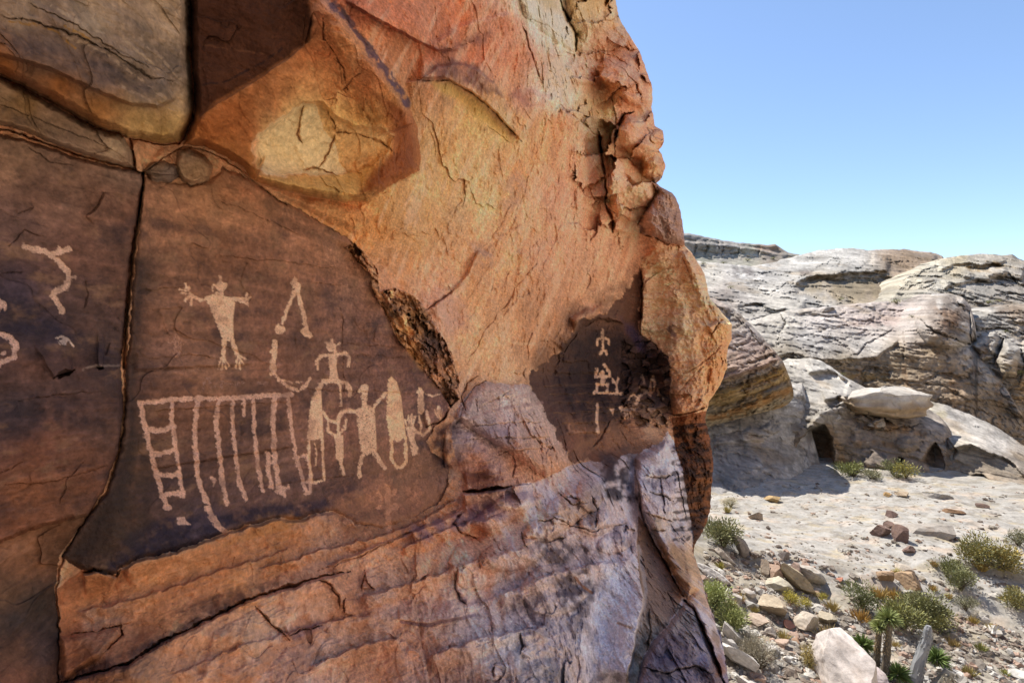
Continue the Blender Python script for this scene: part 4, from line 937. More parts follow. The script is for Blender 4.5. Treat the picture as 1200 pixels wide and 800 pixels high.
g.append((PANEL, 'short pecked upright bar under the compass figure', TAN, 1, Z4([(S, [(403, 238), (400, 280), (399, 322)], 15)])))
g.append((PANEL, 'thin dotted pecked arc', (196, 156, 126), .72, Z4([(S, [(402, 320), (422, 345), (445, 362), (470, 370), (490, 358), (500, 338)], 8), (S, [(420, 340), (452, 348), (480, 346)], 5)])))
g.append((PANEL, 'faint scratched scribble above the ladder figure', (136, 106, 92), .3, Z4([(S, [(208, 365), (214, 340), (225, 335), (230, 360)], 6), (S, [(240, 362), (246, 345), (262, 345), (258, 362)], 5), (S, [(270, 350), (290, 352), (320, 348)], 6), (S, [(360, 350), (385, 352)], 6)])))
g.append((PANEL, 'large pecked comb figure with a ladder side and long hanging lines', (190, 150, 126), 1, Z5([(S, [(55, 128), (110, 122), (190, 116), (320, 105), (430, 108), (500, 104), (590, 100), (640, 93), (765, 92)], 21), (S, [(58, 130), (75, 220), (100, 330), (130, 450), (160, 560), (185, 612)], 23), disk(180, 612, 18), (S, [(208, 110), (205, 200), (222, 330), (240, 440), (256, 562)], 18),
    (S, [(85, 246), (150, 260), (215, 240)], 22), (S, [(122, 370), (160, 362), (212, 348)], 22), (S, [(130, 465), (240, 465)], 19), (S, [(165, 556), (260, 548)], 22), (S, [(325, 110), (314, 250), (316, 350), (325, 470), (350, 550), (370, 590)], 21), disk(368, 580, 20),
    (S, [(370, 622), (410, 680), (455, 738)], 27), (S, [(425, 115), (412, 230), (430, 350), (440, 480), (465, 598)], 21), (S, [(490, 100), (491, 250), (508, 400), (520, 490), (555, 578)], 17), (S, [(545, 105), (543, 182)], 15), (S, [(588, 100), (592, 250), (606, 400), (630, 538)], 17), (S, [(655, 365), (660, 450), (675, 522)], 20),
    (S, [(686, 90), (680, 230), (690, 400), (708, 520), (730, 562)], 22), (S, [(702, 540), (752, 520)], 20), (S, [(750, 90), (766, 230), (786, 370), (815, 470), (835, 545)], 17), (S, [(785, 385), (840, 370), (858, 460), (852, 545), (835, 552), (820, 500), (862, 500)], 15), (S, [(390, 475), (410, 490), (400, 515)], 12)])))
g.append((PANEL, 'small pale chipped triangle at the foot of the panel', (176, 142, 124), 1, Z5([(PO, [(230, 665), (265, 662), (272, 680), (296, 697), (230, 697)], 0)])))
g.append((PANEL, 'pecked paddle shape above an outlined box', TAN, 1, Z6([(PO, [(165, 305), (185, 310), (190, 400), (196, 530), (150, 542), (120, 532), (130, 420), (145, 340)], 0), (S, [(128, 535), (130, 640), (142, 742)], 11), (S, [(190, 528), (195, 640), (201, 730), (140, 744)], 11), (S, [(155, 560), (165, 600), (160, 660)], 5)])))
g.append((PANEL, 'pecked standing figure with bent arms and a tailed line', TAN, 1, Z6([disk(238, 108, 24), (S, [(224, 95), (206, 82)], 8), (S, [(238, 90), (236, 74)], 10), (S, [(255, 98), (272, 90)], 8), (PO, [(218, 138), (262, 138), (256, 200), (268, 262), (225, 262), (226, 200)], 0), (S, [(228, 142), (182, 150), (166, 170), (168, 212)], 13), (S, [(250, 144), (300, 134), (317, 155), (314, 192)], 14),
    (S, [(240, 262), (192, 268), (170, 305)], 20), (S, [(245, 264), (292, 272), (320, 300), (320, 325)], 20), (S, [(274, 285), (281, 382)], 9)])))
g.append((PANEL, 'pecked figure of looped lines above a tapering body', TAN, .95, Z6([(S, [(195, 410), (214, 440), (220, 500), (250, 520)], 12), (S, [(215, 448), (250, 455), (262, 472)], 12), (S, [(302, 445), (297, 490), (270, 512)], 12), (S, [(262, 472), (272, 430), (292, 405), (340, 410)], 14), (PO, [(250, 512), (288, 518), (290, 620), (282, 660), (258, 625)], 0), (S, [(265, 480), (265, 540)], 14), (S, [(274, 640), (284, 670), (292, 704)], 14)])))
g.append((PANEL, 'speckled pecked human figure with spread legs and a raised arm', TAN, .72, Z6([disk(385, 308, 22), (S, [(386, 320), (392, 380)], 24), (PO, [(350, 400), (392, 374), (436, 390), (440, 480), (446, 592), (402, 612), (372, 592), (360, 500)], 0), (S, [(430, 392), (460, 350), (486, 325)], 15), (S, [(352, 412), (312, 400), (282, 410)], 16), (S, [(386, 606), (366, 660), (365, 712)], 17), (S, [(434, 594), (460, 640), (482, 672)], 19)])))
g.append((PANEL, 'tall solid pecked spear shape ending in a loop', (212, 168, 128), 1, Z6([(PO, [(514, 243), (540, 270), (560, 340), (570, 430), (582, 525), (550, 548), (510, 535), (492, 440), (495, 330), (500, 265)], 0), (S, [(516, 535), (515, 620), (534, 665), (560, 674), (584, 640), (580, 530)], 15)])))
g.append((PANEL, 'small pecked open hand on a forearm', TAN, .95, Z6([disk(604, 490, 16), (S, [(598, 490), (594, 425)], 8), (S, [(604, 490), (610, 420)], 8), (S, [(610, 490), (628, 428)], 8), (S, [(592, 495), (578, 450)], 8), (S, [(602, 500), (620, 560), (626, 602)], 26)])))
g.append((PANEL, 'pecked upright figure with a hooked loop', TAN, .9, Z6([(S, [(650, 305), (655, 405)], 24), (S, [(645, 300), (662, 318)], 12), (S, [(680, 410), (695, 490), (662, 520), (630, 500)], 13), (S, [(642, 430), (655, 480), (650, 500)], 9)])))
g.append((PANEL, 'tiny pecked bird shape at the tip of the panel', TAN, .9, Z6([(S, [(735, 385), (742, 440)], 15), (S, [(716, 402), (736, 440)], 8), (S, [(752, 402), (742, 440)], 8), (S, [(676, 326), (710, 336), (742, 326)], 5)])))
g.append((PANEL, 'faded orange pecked figure low on the panel', (176, 124, 90), .9, Z4([(S, [(715, 635), (718, 690), (718, 735)], 17), (S, [(690, 692), (742, 690)], 14), (S, [(700, 670), (690, 650)], 8), (S, [(728, 660), (738, 645)], 8)])))
C7 = (205, 165, 132)
g.append((ALC, 'thin pecked stick man with drooping arms', C7, 1, Z7([(S, [(293, 160), (297, 272)], 9), (S, [(268, 238), (271, 208), (325, 208), (327, 238)], 9), (S, [(283, 286), (297, 268), (312, 270), (318, 286)], 9)])))
g.append((ALC, 'pecked frame figure with arms raised and legs splayed', C7, .95, Z7([(S, [(266, 365), (256, 405), (332, 405), (326, 375), (302, 345)], 11), (S, [(292, 388), (295, 448)], 22), (S, [(262, 482), (266, 446), (322, 446), (318, 486)], 11), (S, [(250, 490), (330, 492), (400, 494)], 7)])))
g.append((ALC, 'small pecked Y shape', C7, 1, Z7([(S, [(345, 420), (365, 446), (370, 490)], 9), (S, [(376, 415), (366, 446)], 9)])))
g.append((ALC, 'tall thin pecked pole', C7, 1, Z7([(S, [(268, 550), (265, 620), (270, 696)], 11), disk(268, 560, 8)])))
g.append((ALC, 'small pecked sheep with four legs', C7, 1, Z7([(S, [(394, 577), (460, 575)], 14), (S, [(410, 580), (412, 620)], 7), (S, [(425, 580), (426, 622)], 7), (S, [(440, 580), (441, 618)], 7), (S, [(454, 580), (455, 614)], 7), (S, [(398, 575), (396, 552)], 7), disk(392, 572, 8)])))
g.append((ALC, 'small pecked triangle', C7, .8, Z7([(PO, [(334, 572), (356, 572), (346, 610)], 0)])))
g.append((ALC, 'pecked curved lines near the broken edge', C7, .8, Z7([(S, [(548, 490), (540, 440), (556, 404)], 10), (S, [(500, 400), (512, 442)], 9), (S, [(488, 468), (520, 480), (545, 505)], 9), (S, [(470, 530), (490, 500)], 9)])))

g.append((ALC, 'pecked fan of curved strokes beside the broken edge', C7, .9, Z7([(S, [(470, 545), (492, 505), (520, 490)], 9), (S, [(556, 404), (566, 440), (560, 480)], 8), (S, [(430, 520), (452, 500), (470, 510)], 8), (S, [(580, 470), (590, 500), (610, 520)], 8)])))
g.append((ALC, 'small pecked rectangle low on the varnish', (150, 108, 82), .8, Z7([(S, [(120, 650), (122, 690), (205, 694), (206, 672)], 7)])))
pk = 1.35 * fbm2(A.px / 3.6, A.py / 3.6, 3, 91); pk2 = n2(A.px / 1.7, A.py / 1.7, 95)
wob = n2(A.px / 6.5, A.py / 6.5, 92) + .4 * n2(A.px / 17, A.py / 17, 93)
GL = []
for gi, (pan, lab, c, dens, paths) in enumerate(g):
    mask = np.zeros(A.px.size, np.float32)
    for kind, pts, w in paths:
        i = A.box(pts, max(w, 2) + 3)
        x, y = A.px[i] + 1.0 * pk[i], A.py[i] + 1.0 * pk2[i]
        if kind == S:
            d = seg_dist(x, y, pts)[0]
            v = sst(.7, -.7, d - w * ((.52 if pan != ALC else .62) + .30 * wob[i]) - 1.1 * pk[i] - .1)
        else:
            d = seg_dist(x, y, pts, True)[0]; d = np.where(inside(x, y, pts), -d, d)
            v = sst(.7, -.7, d - .9 * pk[i] - .2)
        mask[i] = np.maximum(mask[i], v)
    if dens < 1:
        mask *= sst(.5 - dens - .18, .5 - dens + .18, .5 + .9 * pk2 + .4 * pk - .25 * (dens < .8))
    mask *= (1 - .40 * sst(.28, .5, pk2 + .35 * pk) * (pan != ALC)) * (1 - .45 * sst(.0, .4, fbm2(A.px / 22, A.py / 22, 3, 97)))
    mask *= (reg == pan)
    i = np.nonzero(mask > .01)[0]
    mm = mask[i][:, None] * (.93 if pan != ALC else .85)
    shade = np.exp(.20 * fine[i] + .22 * mott[i] + .16 * pk[i])[:, None]
    A.col[i] = A.col[i] * (1 - mm) + lin(c) * KC * np.array([1.5, 1.46, 1.5]) * shade * mm
    A.off[i] -= .0035 * mask[i] * (1 if pan != ALC else 3)
    A.part[mask > .30] = gi + 1
    GL.append((pan, lab))

A.col = np.clip(A.col, .008, .82)

# ------------------------------------------------------------------ to the world
kray = np.maximum(np.abs(SA - CA * (A.px - 600) / F), .38)
dep = 1 / A.inv - A.off / kray
q = np.clip((A.silx - A.px) / 13., 0, 1)
dep += .55 * (1 - np.sqrt(1 - (1 - q) ** 2)) * np.clip(dep / 9, .3, 1)
dep = np.maximum(dep, .6)
# an overhang never leans past what stands in front of it: limit to the rock's own height
X = (A.px - 600) / F * dep; Y = dep; Z = (400 - A.py) / F * dep
PW = np.stack([X, Y, Z], 1).reshape(*A.shape, 3)
# the outer edge turns round and runs back into the hill
KB = 10
back = []
last = PW[:, -1]
r_ = np.clip(last[:, 1] / 9, .35, 1.2)[:, None]
for k in range(1, KB + 1):
    a_ = k / KB * math.pi * .5
    back.append(last + r_ * (math.sin(a_) * np.array([[.25, .97, 0]]) * .9 + (1 - math.cos(a_)) * np.array([[-.9, .25, 0]]) * .9) + .03 * n2(ROWS / 12., ROWS * 0 + k, 3)[:, None])
end = back[-1]
for k, (dx, dy) in enumerate([(-1.2, .6), (-3.0, 1.2), (-6.5, 2.0), (-12, 3.0)]):
    back.append(end + np.array([[dx, dy, 0]]))
FULL = np.concatenate([PW, np.stack(back, 1)], 1)
nr, nf = FULL.shape[:2]
colg = A.col.reshape(*A.shape, 3)
FCOL = np.concatenate([colg, np.repeat(colg[:, -1:], len(back), 1)], 1).reshape(-1, 3)
fullreg = np.concatenate([reg.reshape(A.shape), np.repeat(reg.reshape(A.shape)[:, -1:], len(back), 1)], 1)
fullpart = np.concatenate([A.part.reshape(A.shape), np.zeros((nr, len(back)), np.int32)], 1)

def grid_normals(G):
    du = np.gradient(G, axis=1); dv = np.gradient(G, axis=0)
    n = np.cross(dv, du)
    return (n / (np.linalg.norm(n, axis=2)[..., None] + 1e-12)).reshape(-1, 3).astype(np.float32)

FN = grid_normals(FULL.astype(np.float64))
# make normals face the viewer side
tocam = -FULL.reshape(-1, 3)
sgn = np.sign(np.median((FN * tocam).sum(1)))
FN *= sgn
FV = FULL.reshape(-1, 3).astype(np.float32)
ii = np.arange(nr * nf).reshape(nr, nf)
quads = np.stack([ii[:-1, :-1], ii[1:, :-1], ii[1:, 1:], ii[:-1, 1:]], -1).reshape(-1, 4)
if sgn < 0: quads = quads[:, ::-1].copy()
freg = fullreg[:-1, :-1].ravel(); fpart = fullpart[:-1, :-1].ravel()
# a figure's faces belong to the figure
def cut(name, mask, parent=None, mat=None, base=None):
    f = quads[mask]
    u, inv = np.unique(f, return_inverse=True)
    return mesh_obj(name, FV[u], inv.reshape(-1, 4), mat or M_CLIFF, parent, FCOL[u], base, FN[u])

def add_glyphs(pan, parent):
    for gi, (p_, lab) in enumerate(GL):
        if p_ == pan:
            mk = fpart == gi + 1
            if mk.sum() > 6:
                o = cut('petroglyph', mk, parent, M_PECK)
                o['label'] = lab
np0 = fpart == 0
cb = at(640, 800, 4.0)
cliff = empty('cliff', cb)
tag(cliff, 'towering orange sandstone cliff leaning over the dark carved panels', 'cliff')
cut('overhanging_face', np.isin(freg, [WALL]) & np0, cliff)
o = cut('lower_slope', np.isin(freg, [LOWER, FACET]) & np0, cliff); o['label'] = 'lilac and rust streaked sloping foot of the cliff'
o = cut('rock_slab', freg == PURP, cliff); o['label'] = 'bluish grey cracked slab at the bottom corner'
o = cut('rock_rib', freg == RIB, cliff); o['label'] = 'bright smooth orange outer rib'
o = cut('rock_foot', freg == DRIB, cliff); o['label'] = 'dark brown banded foot of the rib'
o = cut('ledge_block', freg == LEDGE, cliff); o['label'] = 'pale pink layered ledge block'
al = cut('alcove_panel', (freg == ALC) & np0, cliff, M_VARN); o = al; o['label'] = 'dark varnished alcove wall with thin carvings'
add_glyphs(ALC, al)
o = cut('capping_boulder', freg == BOUL, cliff); o['label'] = 'grey brown boulder jutting from the outer edge'
o = cut('crumbled_edge', freg == ROUGH, cliff); o['label'] = 'rough crumbling dark edge'
o = cut('rock_foot', freg == FOOT, cliff); o['label'] = 'brown and black stained rock below the cracked panel'
pm = cut('carved_rock', (freg == PANEL) & np0, None, M_VARN)
tag(pm, 'wide brown varnished rock panel covered with pecked human figures and a comb shape', 'rock', 'varnished panels with rock carvings')
add_glyphs(PANEL, pm)
pl = cut('carved_rock', (freg == LEFTP) & np0, None, M_VARN)
tag(pl, 'dark rock panel left of the deep vertical crack with a snake carving', 'rock', 'varnished panels with rock carvings')
add_glyphs(LEFTP, pl)
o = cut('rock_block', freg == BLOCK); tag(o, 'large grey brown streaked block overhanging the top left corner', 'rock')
o = cut('rock_slab', freg == SLAB); tag(o, 'thin wedge of layered tan stone squeezed under the big overhanging block', 'rock')
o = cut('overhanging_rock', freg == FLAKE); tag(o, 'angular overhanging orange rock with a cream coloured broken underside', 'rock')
o = cut('chockstone', freg == CHK1); tag(o, 'rounded tan stone wedged above the carved panel', 'stone')
o = cut('chockstone', freg == CHK2); tag(o, 'small flat stone wedged at the top of the vertical crack', 'stone')
# ================================================================== the land beyond
def gz0(x, y):
    """height of the ground"""
    x = np.asarray(x, np.float64); y = np.asarray(y, np.float64)
    n = x * CA - y * SA                                    # metres out from the line of the cliff
    z = -8.0 + 1.9 * np.exp(-np.clip(n + 2.0, 0, 40) / 2.6) * (1 - sst(15, 24, y)) - .035 * np.clip(n - 3, 0, 30) * (1 - sst(20, 30, y))
    z = z - .35 * sst(17, 13, y) 
    r = np.clip(y - 38, 0, 400)
    z = z + 12 * sst(0, 55, r) + 12 * sst(50, 140, r)
    # rise added behind the viewer, unseen, to bounce warm light onto the cliff
    q = np.clip(x - y - 7, 0, 90)
    hq = .62 * q * sst(0, 14, q) * (1 - .35 * sst(30, 80, q))
    hq = hq * (1 + .35 * fbm2(x * .05 + 3, y * .05, 4, 251)) + sst(2, 16, q) * (1.6 * fbm2(x * .14, y * .14, 4, 253) + .5 * ridge2(x * .2, y * .2, 3, 255))
    st_ = hq / 2.4 + .6 * fbm2(x * .06, y * .06, 3, 257)
    z = z + hq + .9 * sst(2, 10, q) * sst(.0, .35, st_ - np.floor(st_))
    return z

def gz(x, y):
    x = np.asarray(x, np.float64); y = np.asarray(y, np.float64)
    z = gz0(x, y)
    near = 1 - sst(50, 80, y)
    bench = sst(15.6, 17.6, y + .25 * (x - 8)) * near
    z = z + near * (.16 * fbm2(x * .35, y * .35, 4, 201) + (.09 + .03 * (1 - bench)) * fbm2(x * 1.6, y * 1.6, 4, 203))
    # the pale bench: a slab with an eroded lip towards the viewer and faint steps
    u = y + .22 * (x - 8) + .8 * fbm2(x * .3, y * .3, 3, 207)
    st = u * .55 + .5 * fbm2(x * .25, y * .4, 3, 209)
    z = z + bench * (.30 * sst(16.0, 17.2, u) + .06 * (st - np.floor(st)) + .05 * ridge2(x * .45, y * 1.1, 3, 211))
    z = z + bench * .35 * sst(13.2, 14.5, x) * sst(18.2, 18.8, u) * (1 - sst(21, 24, u))
    return z

def hit(px, py, lo=6., hi=140.):
    """the ground point seen at a photograph pixel"""
    d = np.linspace(lo, hi, 4000)
    zz = (400 - py) / F * d
    k = np.nonzero(zz < gz((px - 600) / F * d, d))[0]
    dd = d[k[0]] if len(k) else hi
    return np.array([(px - 600) / F * dd, dd, float(gz(np.array([(px - 600) / F * dd]), np.array([dd]))[0])])

xs = np.concatenate([-np.geomspace(400, 6, 26), np.arange(-5, 2, .5), np.arange(2, 24, .07), np.arange(24, 60, .5), np.geomspace(61, 600, 26)])
ys = np.concatenate([-np.geomspace(300, 5, 20), np.arange(-4, 7, .5), np.arange(7, 35, .07), np.arange(35, 80, .5), np.geomspace(81, 1500, 34)])
GX, GY = np.meshgrid(xs, ys)
GZ = gz(GX.ravel(), GY.ravel())
gx_, gy_ = GX.ravel(), GY.ravel()
u_ = gy_ + .22 * (gx_ - 8) + .8 * fbm2(gx_ * .3, gy_ * .3, 3, 207)
bench = sst(15.8, 16.8, u_)
t1 = fbm2(gx_ * .5, gy_ * .9, 5, 221, .6); t2 = fbm2(gx_ * 2.2, gy_ * 3.0, 4, 223, .6); t3 = n2(gx_ * 7, gy_ * 7, 225)
gc = lin((208, 202, 192)) * .52 * np.ones((len(gx_), 1))
soil = lin((202, 192, 174)) * .53
gc = gc * bench[:, None] + soil * (1 - bench[:, None])
def mixc(c, col, m): return c * (1 - m[:, None]) + np.asarray(col) * m[:, None]
gc = mixc(gc, lin((212, 190, 168)) * .62, sst(.05, .4, t1) * .7)
gc = mixc(gc, lin((176, 166, 150)) * .55, sst(.05, .35, -t1 + .3 * t2) * .75)
gc = mixc(gc, lin((208, 186, 140)) * .6, sst(.1, .4, fbm2(gx_ * .8, gy_ * 1.4, 4, 227)) * .45 * bench)
gc = mixc(gc, lin((150, 140, 128)) * .5, sst(.18, .4, t2) * .55)
gc = mixc(gc, lin((120, 110, 98)) * .5, sst(.25, .5, t3) * .5 * (1 - bench))
gc = mixc(gc, lin((176, 158, 128)) * .55, (1 - bench) * sst(.0, .4, fbm2(gx_ * .6, gy_ * .6, 4, 231)) * .6)
ix = np.arange(GX.size).reshape(GX.shape)
gq = np.stack([ix[:-1, :-1], ix[:-1, 1:], ix[1:, 1:], ix[1:, :-1]], -1).reshape(-1, 4)
cr_ = (1 - sst(.012, .045, np.abs(n2(gx_ * .45 + .6 * t1, gy_ * 1.1 + .6 * t1, 241)))) * sst(-.05, .2, t1) * bench
gc = mixc(gc, lin((128, 116, 104)) * .5, cr_ * .6)
gc = mixc(gc, lin((168, 158, 146)) * .55, bench * sst(.12, .4, fbm2(gx_ * 1.1 + 3, gy_ * 2.6, 5, 243, .62)) * .55)
hb = sst(8, 20, gx_ - gy_)  # pale colour for the added bounce slope
hv = fbm2(gx_ * .18, gy_ * .18 + GZ * .5, 5, 261, .62)
gc = mixc(gc, lin((222, 204, 184)) * .76, hb * (.55 + .4 * sst(-.2, .2, hv)))
gc = mixc(gc, lin((150, 120, 96)) * .6, hb * sst(.12, .4, fbm2(gx_ * .4 + 5, gy_ * .4 + GZ, 4, 263)) * .5)
tag(mesh_obj('ground', np.stack([gx_, gy_, GZ], 1), gq, M_GROUND, None, np.clip(gc, .02, .8), (0, 0, -8)), kind='structure')

# ------------------------------------------------------------------ slickrock outcrops
def poly_at(line, x): return np.interp(x, [p[0] for p in line], [p[1] for p in line])

PALE, TANC, GREY, DARK, PINK, YEL = (212, 203, 188), (178, 152, 116), (160, 154, 148), (112, 104, 98), (206, 180, 164), (190, 158, 98)
def outcrop(name, label, cat, top, bot, ctrl, smp, seed, ops=None, step=1.0, rr=10., rdist=3., rough=.5, lam=.12, back=12., K=.69, kind=None, lamdir=.15, lamf=1.6, group=None, x1=None):
    x0 = top[0][0]; x1 = x1 or top[-1][0]
    n = int((x1 - x0) / step)
    px = np.linspace(x0, x1, n)
    ty = poly_at(top, px) + 1.4 * fbm2(px / 11, px * 0 + seed, 4, seed)
    by = poly_at(bot, px)
    m = int(np.max(by - ty) / step)
    t = np.linspace(0, 1, m)[:, None]
    PX = np.repeat(px[None], m, 0); PY = ty[None] * (1 - t) + by[None] * t
    B = Field(PX, PY)
    B.tin(ctrl)
    B.smooth_from(ctrl, x0 - 20, x1 + 20, ty.min() - 20, by.max() + 20, 2., 2, 2)
    B.samples(0, smp, K, 16, 120)
    d = 1 / B.inv
    x, z = (B.px - 600) / F * d, (400 - B.py) / F * d
    dm = float(np.median(d)); s = dm / 40.
    zt = z + lamdir * x + .5 * s * fbm2(x * .12 / s, z * .2 / s, 3, seed + 3)
    bed = fbm2(x * .15 / s, zt * lamf / s, 4, seed + 5, .6)
    mot = fbm2(x * .5 / s, z * .8 / s, 5, seed + 7, .6)
    fin = fbm2(x * 2.4 / s, z * 3.2 / s, 4, seed + 9, .6)
    rid = ridge2(x * .28 / s + .3 * mot, zt * .8 / s, 4, seed + 11)
    B.col *= np.exp(.34 * bed + .45 * mot + .40 * fin)[:, None]
    pat = sst(.12, .45, fbm2(x * .35 / s, zt * 1.1 / s, 5, seed + 13, .6)) * .55
    B.col = B.col * (1 - pat[:, None]) + lin(GREY) * .5 * pat[:, None]
    tn = sst(.12, .45, fbm2(x * .3 / s, zt * .7 / s, 4, seed + 15)) * .45
    B.col = B.col * (1 - tn[:, None]) + lin(TANC) * .62 * tn[:, None]
    if ops: ops(B)
    # knobbly weathering: pillows parted by joints, their shade also put into the colour
    for sc_, am, sd_ in ((.17, .85, 31), (.46, .38, 33), (1.2, .14, 35)):
        e_, cid_, til_ = cells2((x / s) * sc_ + .55 * mot + .15 * fin, (zt / s) * sc_ * 1.7 + .55 * mot, sd_ + seed)
        mk = sst(-.22, .12, fbm2(x * sc_ * .5 / s + 9, z * sc_ / s, 3, seed + sd_ + 1))
        B.off += s * rough * 1.5 * am * mk * (np.sqrt(np.clip(e_ * 1.6, 0, 1)) - .6 + .5 * (cid_ - .5))
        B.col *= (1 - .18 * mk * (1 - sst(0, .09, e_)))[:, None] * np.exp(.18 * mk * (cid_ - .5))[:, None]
    # cross-bedded ledges: each band stands out over a thin shadow, also painted into the colour
    for f_, am, sd_ in ((.55, .55, 19), (1.5, .26, 21)):
        ph = (zt * f_ / s) + .9 * fbm2(x * .10 / s, z * .25 / s, 3, seed + sd_)
        fr_ = ph - np.floor(ph)
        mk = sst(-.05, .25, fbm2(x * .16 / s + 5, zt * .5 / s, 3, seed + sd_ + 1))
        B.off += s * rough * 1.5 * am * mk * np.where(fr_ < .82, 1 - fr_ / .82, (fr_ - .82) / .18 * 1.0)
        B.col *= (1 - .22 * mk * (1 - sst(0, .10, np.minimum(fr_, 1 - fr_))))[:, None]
    jt = sst(.80, .98, 1 - np.abs(n2(x * .22 / s + .5 * mot, zt * .9 / s, seed + 17)) * 2)
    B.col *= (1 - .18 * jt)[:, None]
    B.off += s * (1.25 * rough * mot + .55 * rough * fin + .35 * rough * np.clip(rid, -.6, 1) + lam * 1.6 * bed - .5 * rough * jt)
    wv = .4 * mot
    for sc_, hh, sd_ in ((.30, .34, 71), (.9, .13, 73), (2.4, .045, 75)):
        e_, cid_, til_ = cells2((x / s) * sc_ + wv, (zt / s) * sc_ * 1.9 + wv, sd_ + seed)
        B.off += s * hh * rough * 2.2 * (til_ + .5 * (cid_ - .5))
        B.col *= np.exp(.22 * (cid_ - .5))[:, None]
    d = d - B.off
    tt = (B.py - np.repeat(ty[None], m, 0).ravel())
    q = np.clip(1 - tt / rr, 0, 1)
    d = d + rdist * s * (1 - np.sqrt(np.clip(1 - q ** 2, 0, 1)))
    P = np.stack([(B.px - 600) / F * d, d, (400 - B.py) / F * d], 1).reshape(m, n, 3)
    top_ = P[0]
    rows = []
    for k in range(8, 0, -1):
        a_ = k / 8.
        rows.append(top_ + np.array([[0, back * s * a_, 0]]) - np.array([[0, 0, 1]]) * s * back * (.05 * a_ + .9 * a_ ** 3) + s * .3 * n2(px / 14., px * 0 + k, seed)[:, None] * np.array([[0, 0, 1]]))
    P = np.concatenate([np.stack(rows), P], 0)
    C = np.concatenate([np.repeat(B.col.reshape(m, n, 3)[:1], 8, 0), B.col.reshape(m, n, 3)], 0).reshape(-1, 3)
    ii = np.arange(P.shape[0] * n).reshape(-1, n)
    qd = np.stack([ii[:-1, :-1], ii[1:, :-1], ii[1:, 1:], ii[:-1, 1:]], -1).reshape(-1, 4)
    o = mesh_obj(name, P.reshape(-1, 3), qd, M_FAR, None, np.clip(C, .02, .75))
    if kind: o['kind'] = kind
    else: tag(o, label, cat, group)
    return o

GRP = 'slickrock outcrops across the wash'
# the far mesa
def ops_mesa(B):
    for k, (x, w_) in enumerate(((814, 2), (827, 3), (841, 1.6), (847, 2.4), (866, 2), (889, 2.6))):
        B.crack([(x, 281), (x + 3, 290), (x - 2, 302)], w_, 2.2, 3, .3)
    B.ledge([(760, 279), (830, 283), (880, 288), (925, 298)], 5., 26, 1, 3)
    B.paint([(800, 276), (850, 282), (905, 288), (922, 300), (900, 306), (850, 306), (800, 304)], (164, 154, 146), .6, 4, 4, .4, .62)
    B.paint([(880, 288), (915, 286), (918, 294), (890, 294)], (150, 118, 92), .6, 3, 3, .3, .6)
outcrop('mesa', 'low grey flat topped mesa on the skyline at the left', 'mesa', [(740, 266), (805, 273), (830, 278), (862, 284), (900, 287), (908, 286), (916, 291), (924, 296), (950, 300), (1000, 306), (1100, 312)],
        [(740, 345), (1100, 345)], [(720, 250, 185), (1120, 250, 185), (720, 300, 178), (900, 302, 172), (1120, 305, 175), (720, 306, 166), (900, 308, 160), (1120, 312, 160), (720, 360, 120), (1120, 360, 120)],
        [(810, 285, *GREY), (850, 290, 172, 164, 156), (900, 290, 156, 132, 112), (830, 308, 150, 150, 130), (880, 306, 168, 164, 146), (930, 302, 140, 136, 124), (850, 325, *PALE)], 301, ops_mesa, rr=3., rdist=1.5, rough=.25, lam=.05, kind=None)
# the back slope and dome
def ops_back(B):
    B.crack([(820, 347), (850, 352), (880, 356), (925, 366), (928, 380)], 3, 1.2, 3, .6)
    B.ledge([(860, 350), (890, 352), (930, 360), (940, 352)], 2.0, 26, 1, 3, 3)
    B.raise_poly([(930, 335), (946, 325), (975, 322), (1010, 324), (1040, 322), (1052, 328), (1048, 352), (1000, 356), (950, 350), (932, 346)], -2.5, 10, 3)
    B.ledge([(932, 334), (952, 325), (1000, 322), (1045, 320)], 2.6, 30, -1, 3, 3)
    B.paint([(934, 336), (955, 326), (1000, 324), (1050, 322), (1044, 352), (1000, 356), (955, 350)], (166, 148, 118), .7, 5, 5, .3, .6)
    B.crack([(1040, 328), (1046, 340), (1052, 352)], 7, 4., 2, .6)
    B.paint([(858, 312), (880, 314), (884, 324), (860, 324)], (124, 112, 108), .7, 3, 4, .2, .6)
    B.paint([(932, 316), (955, 315), (958, 322), (936, 324)], (120, 106, 100), .7, 3, 3, .2, .6)
    B.ledge([(1020, 296), (1055, 294), (1100, 298)], 2.2, 24, 1, 3)
    B.paint([(1030, 296), (1060, 294), (1094, 300), (1080, 314), (1050, 318), (1030, 306)], (166, 140, 112), .7, 4, 4, .2, .6)
    B.crack([(970, 300), (985, 306), (980, 314)], 3, 1.2, 3, .5)
    for pts in ([(830, 322), (880, 320), (930, 318)], [(840, 334), (900, 330)], [(900, 345), (950, 318), (985, 300)], [(960, 330), (1020, 308), (1080, 306)]):
        B.crack(pts, 2, .8, 3, .4)
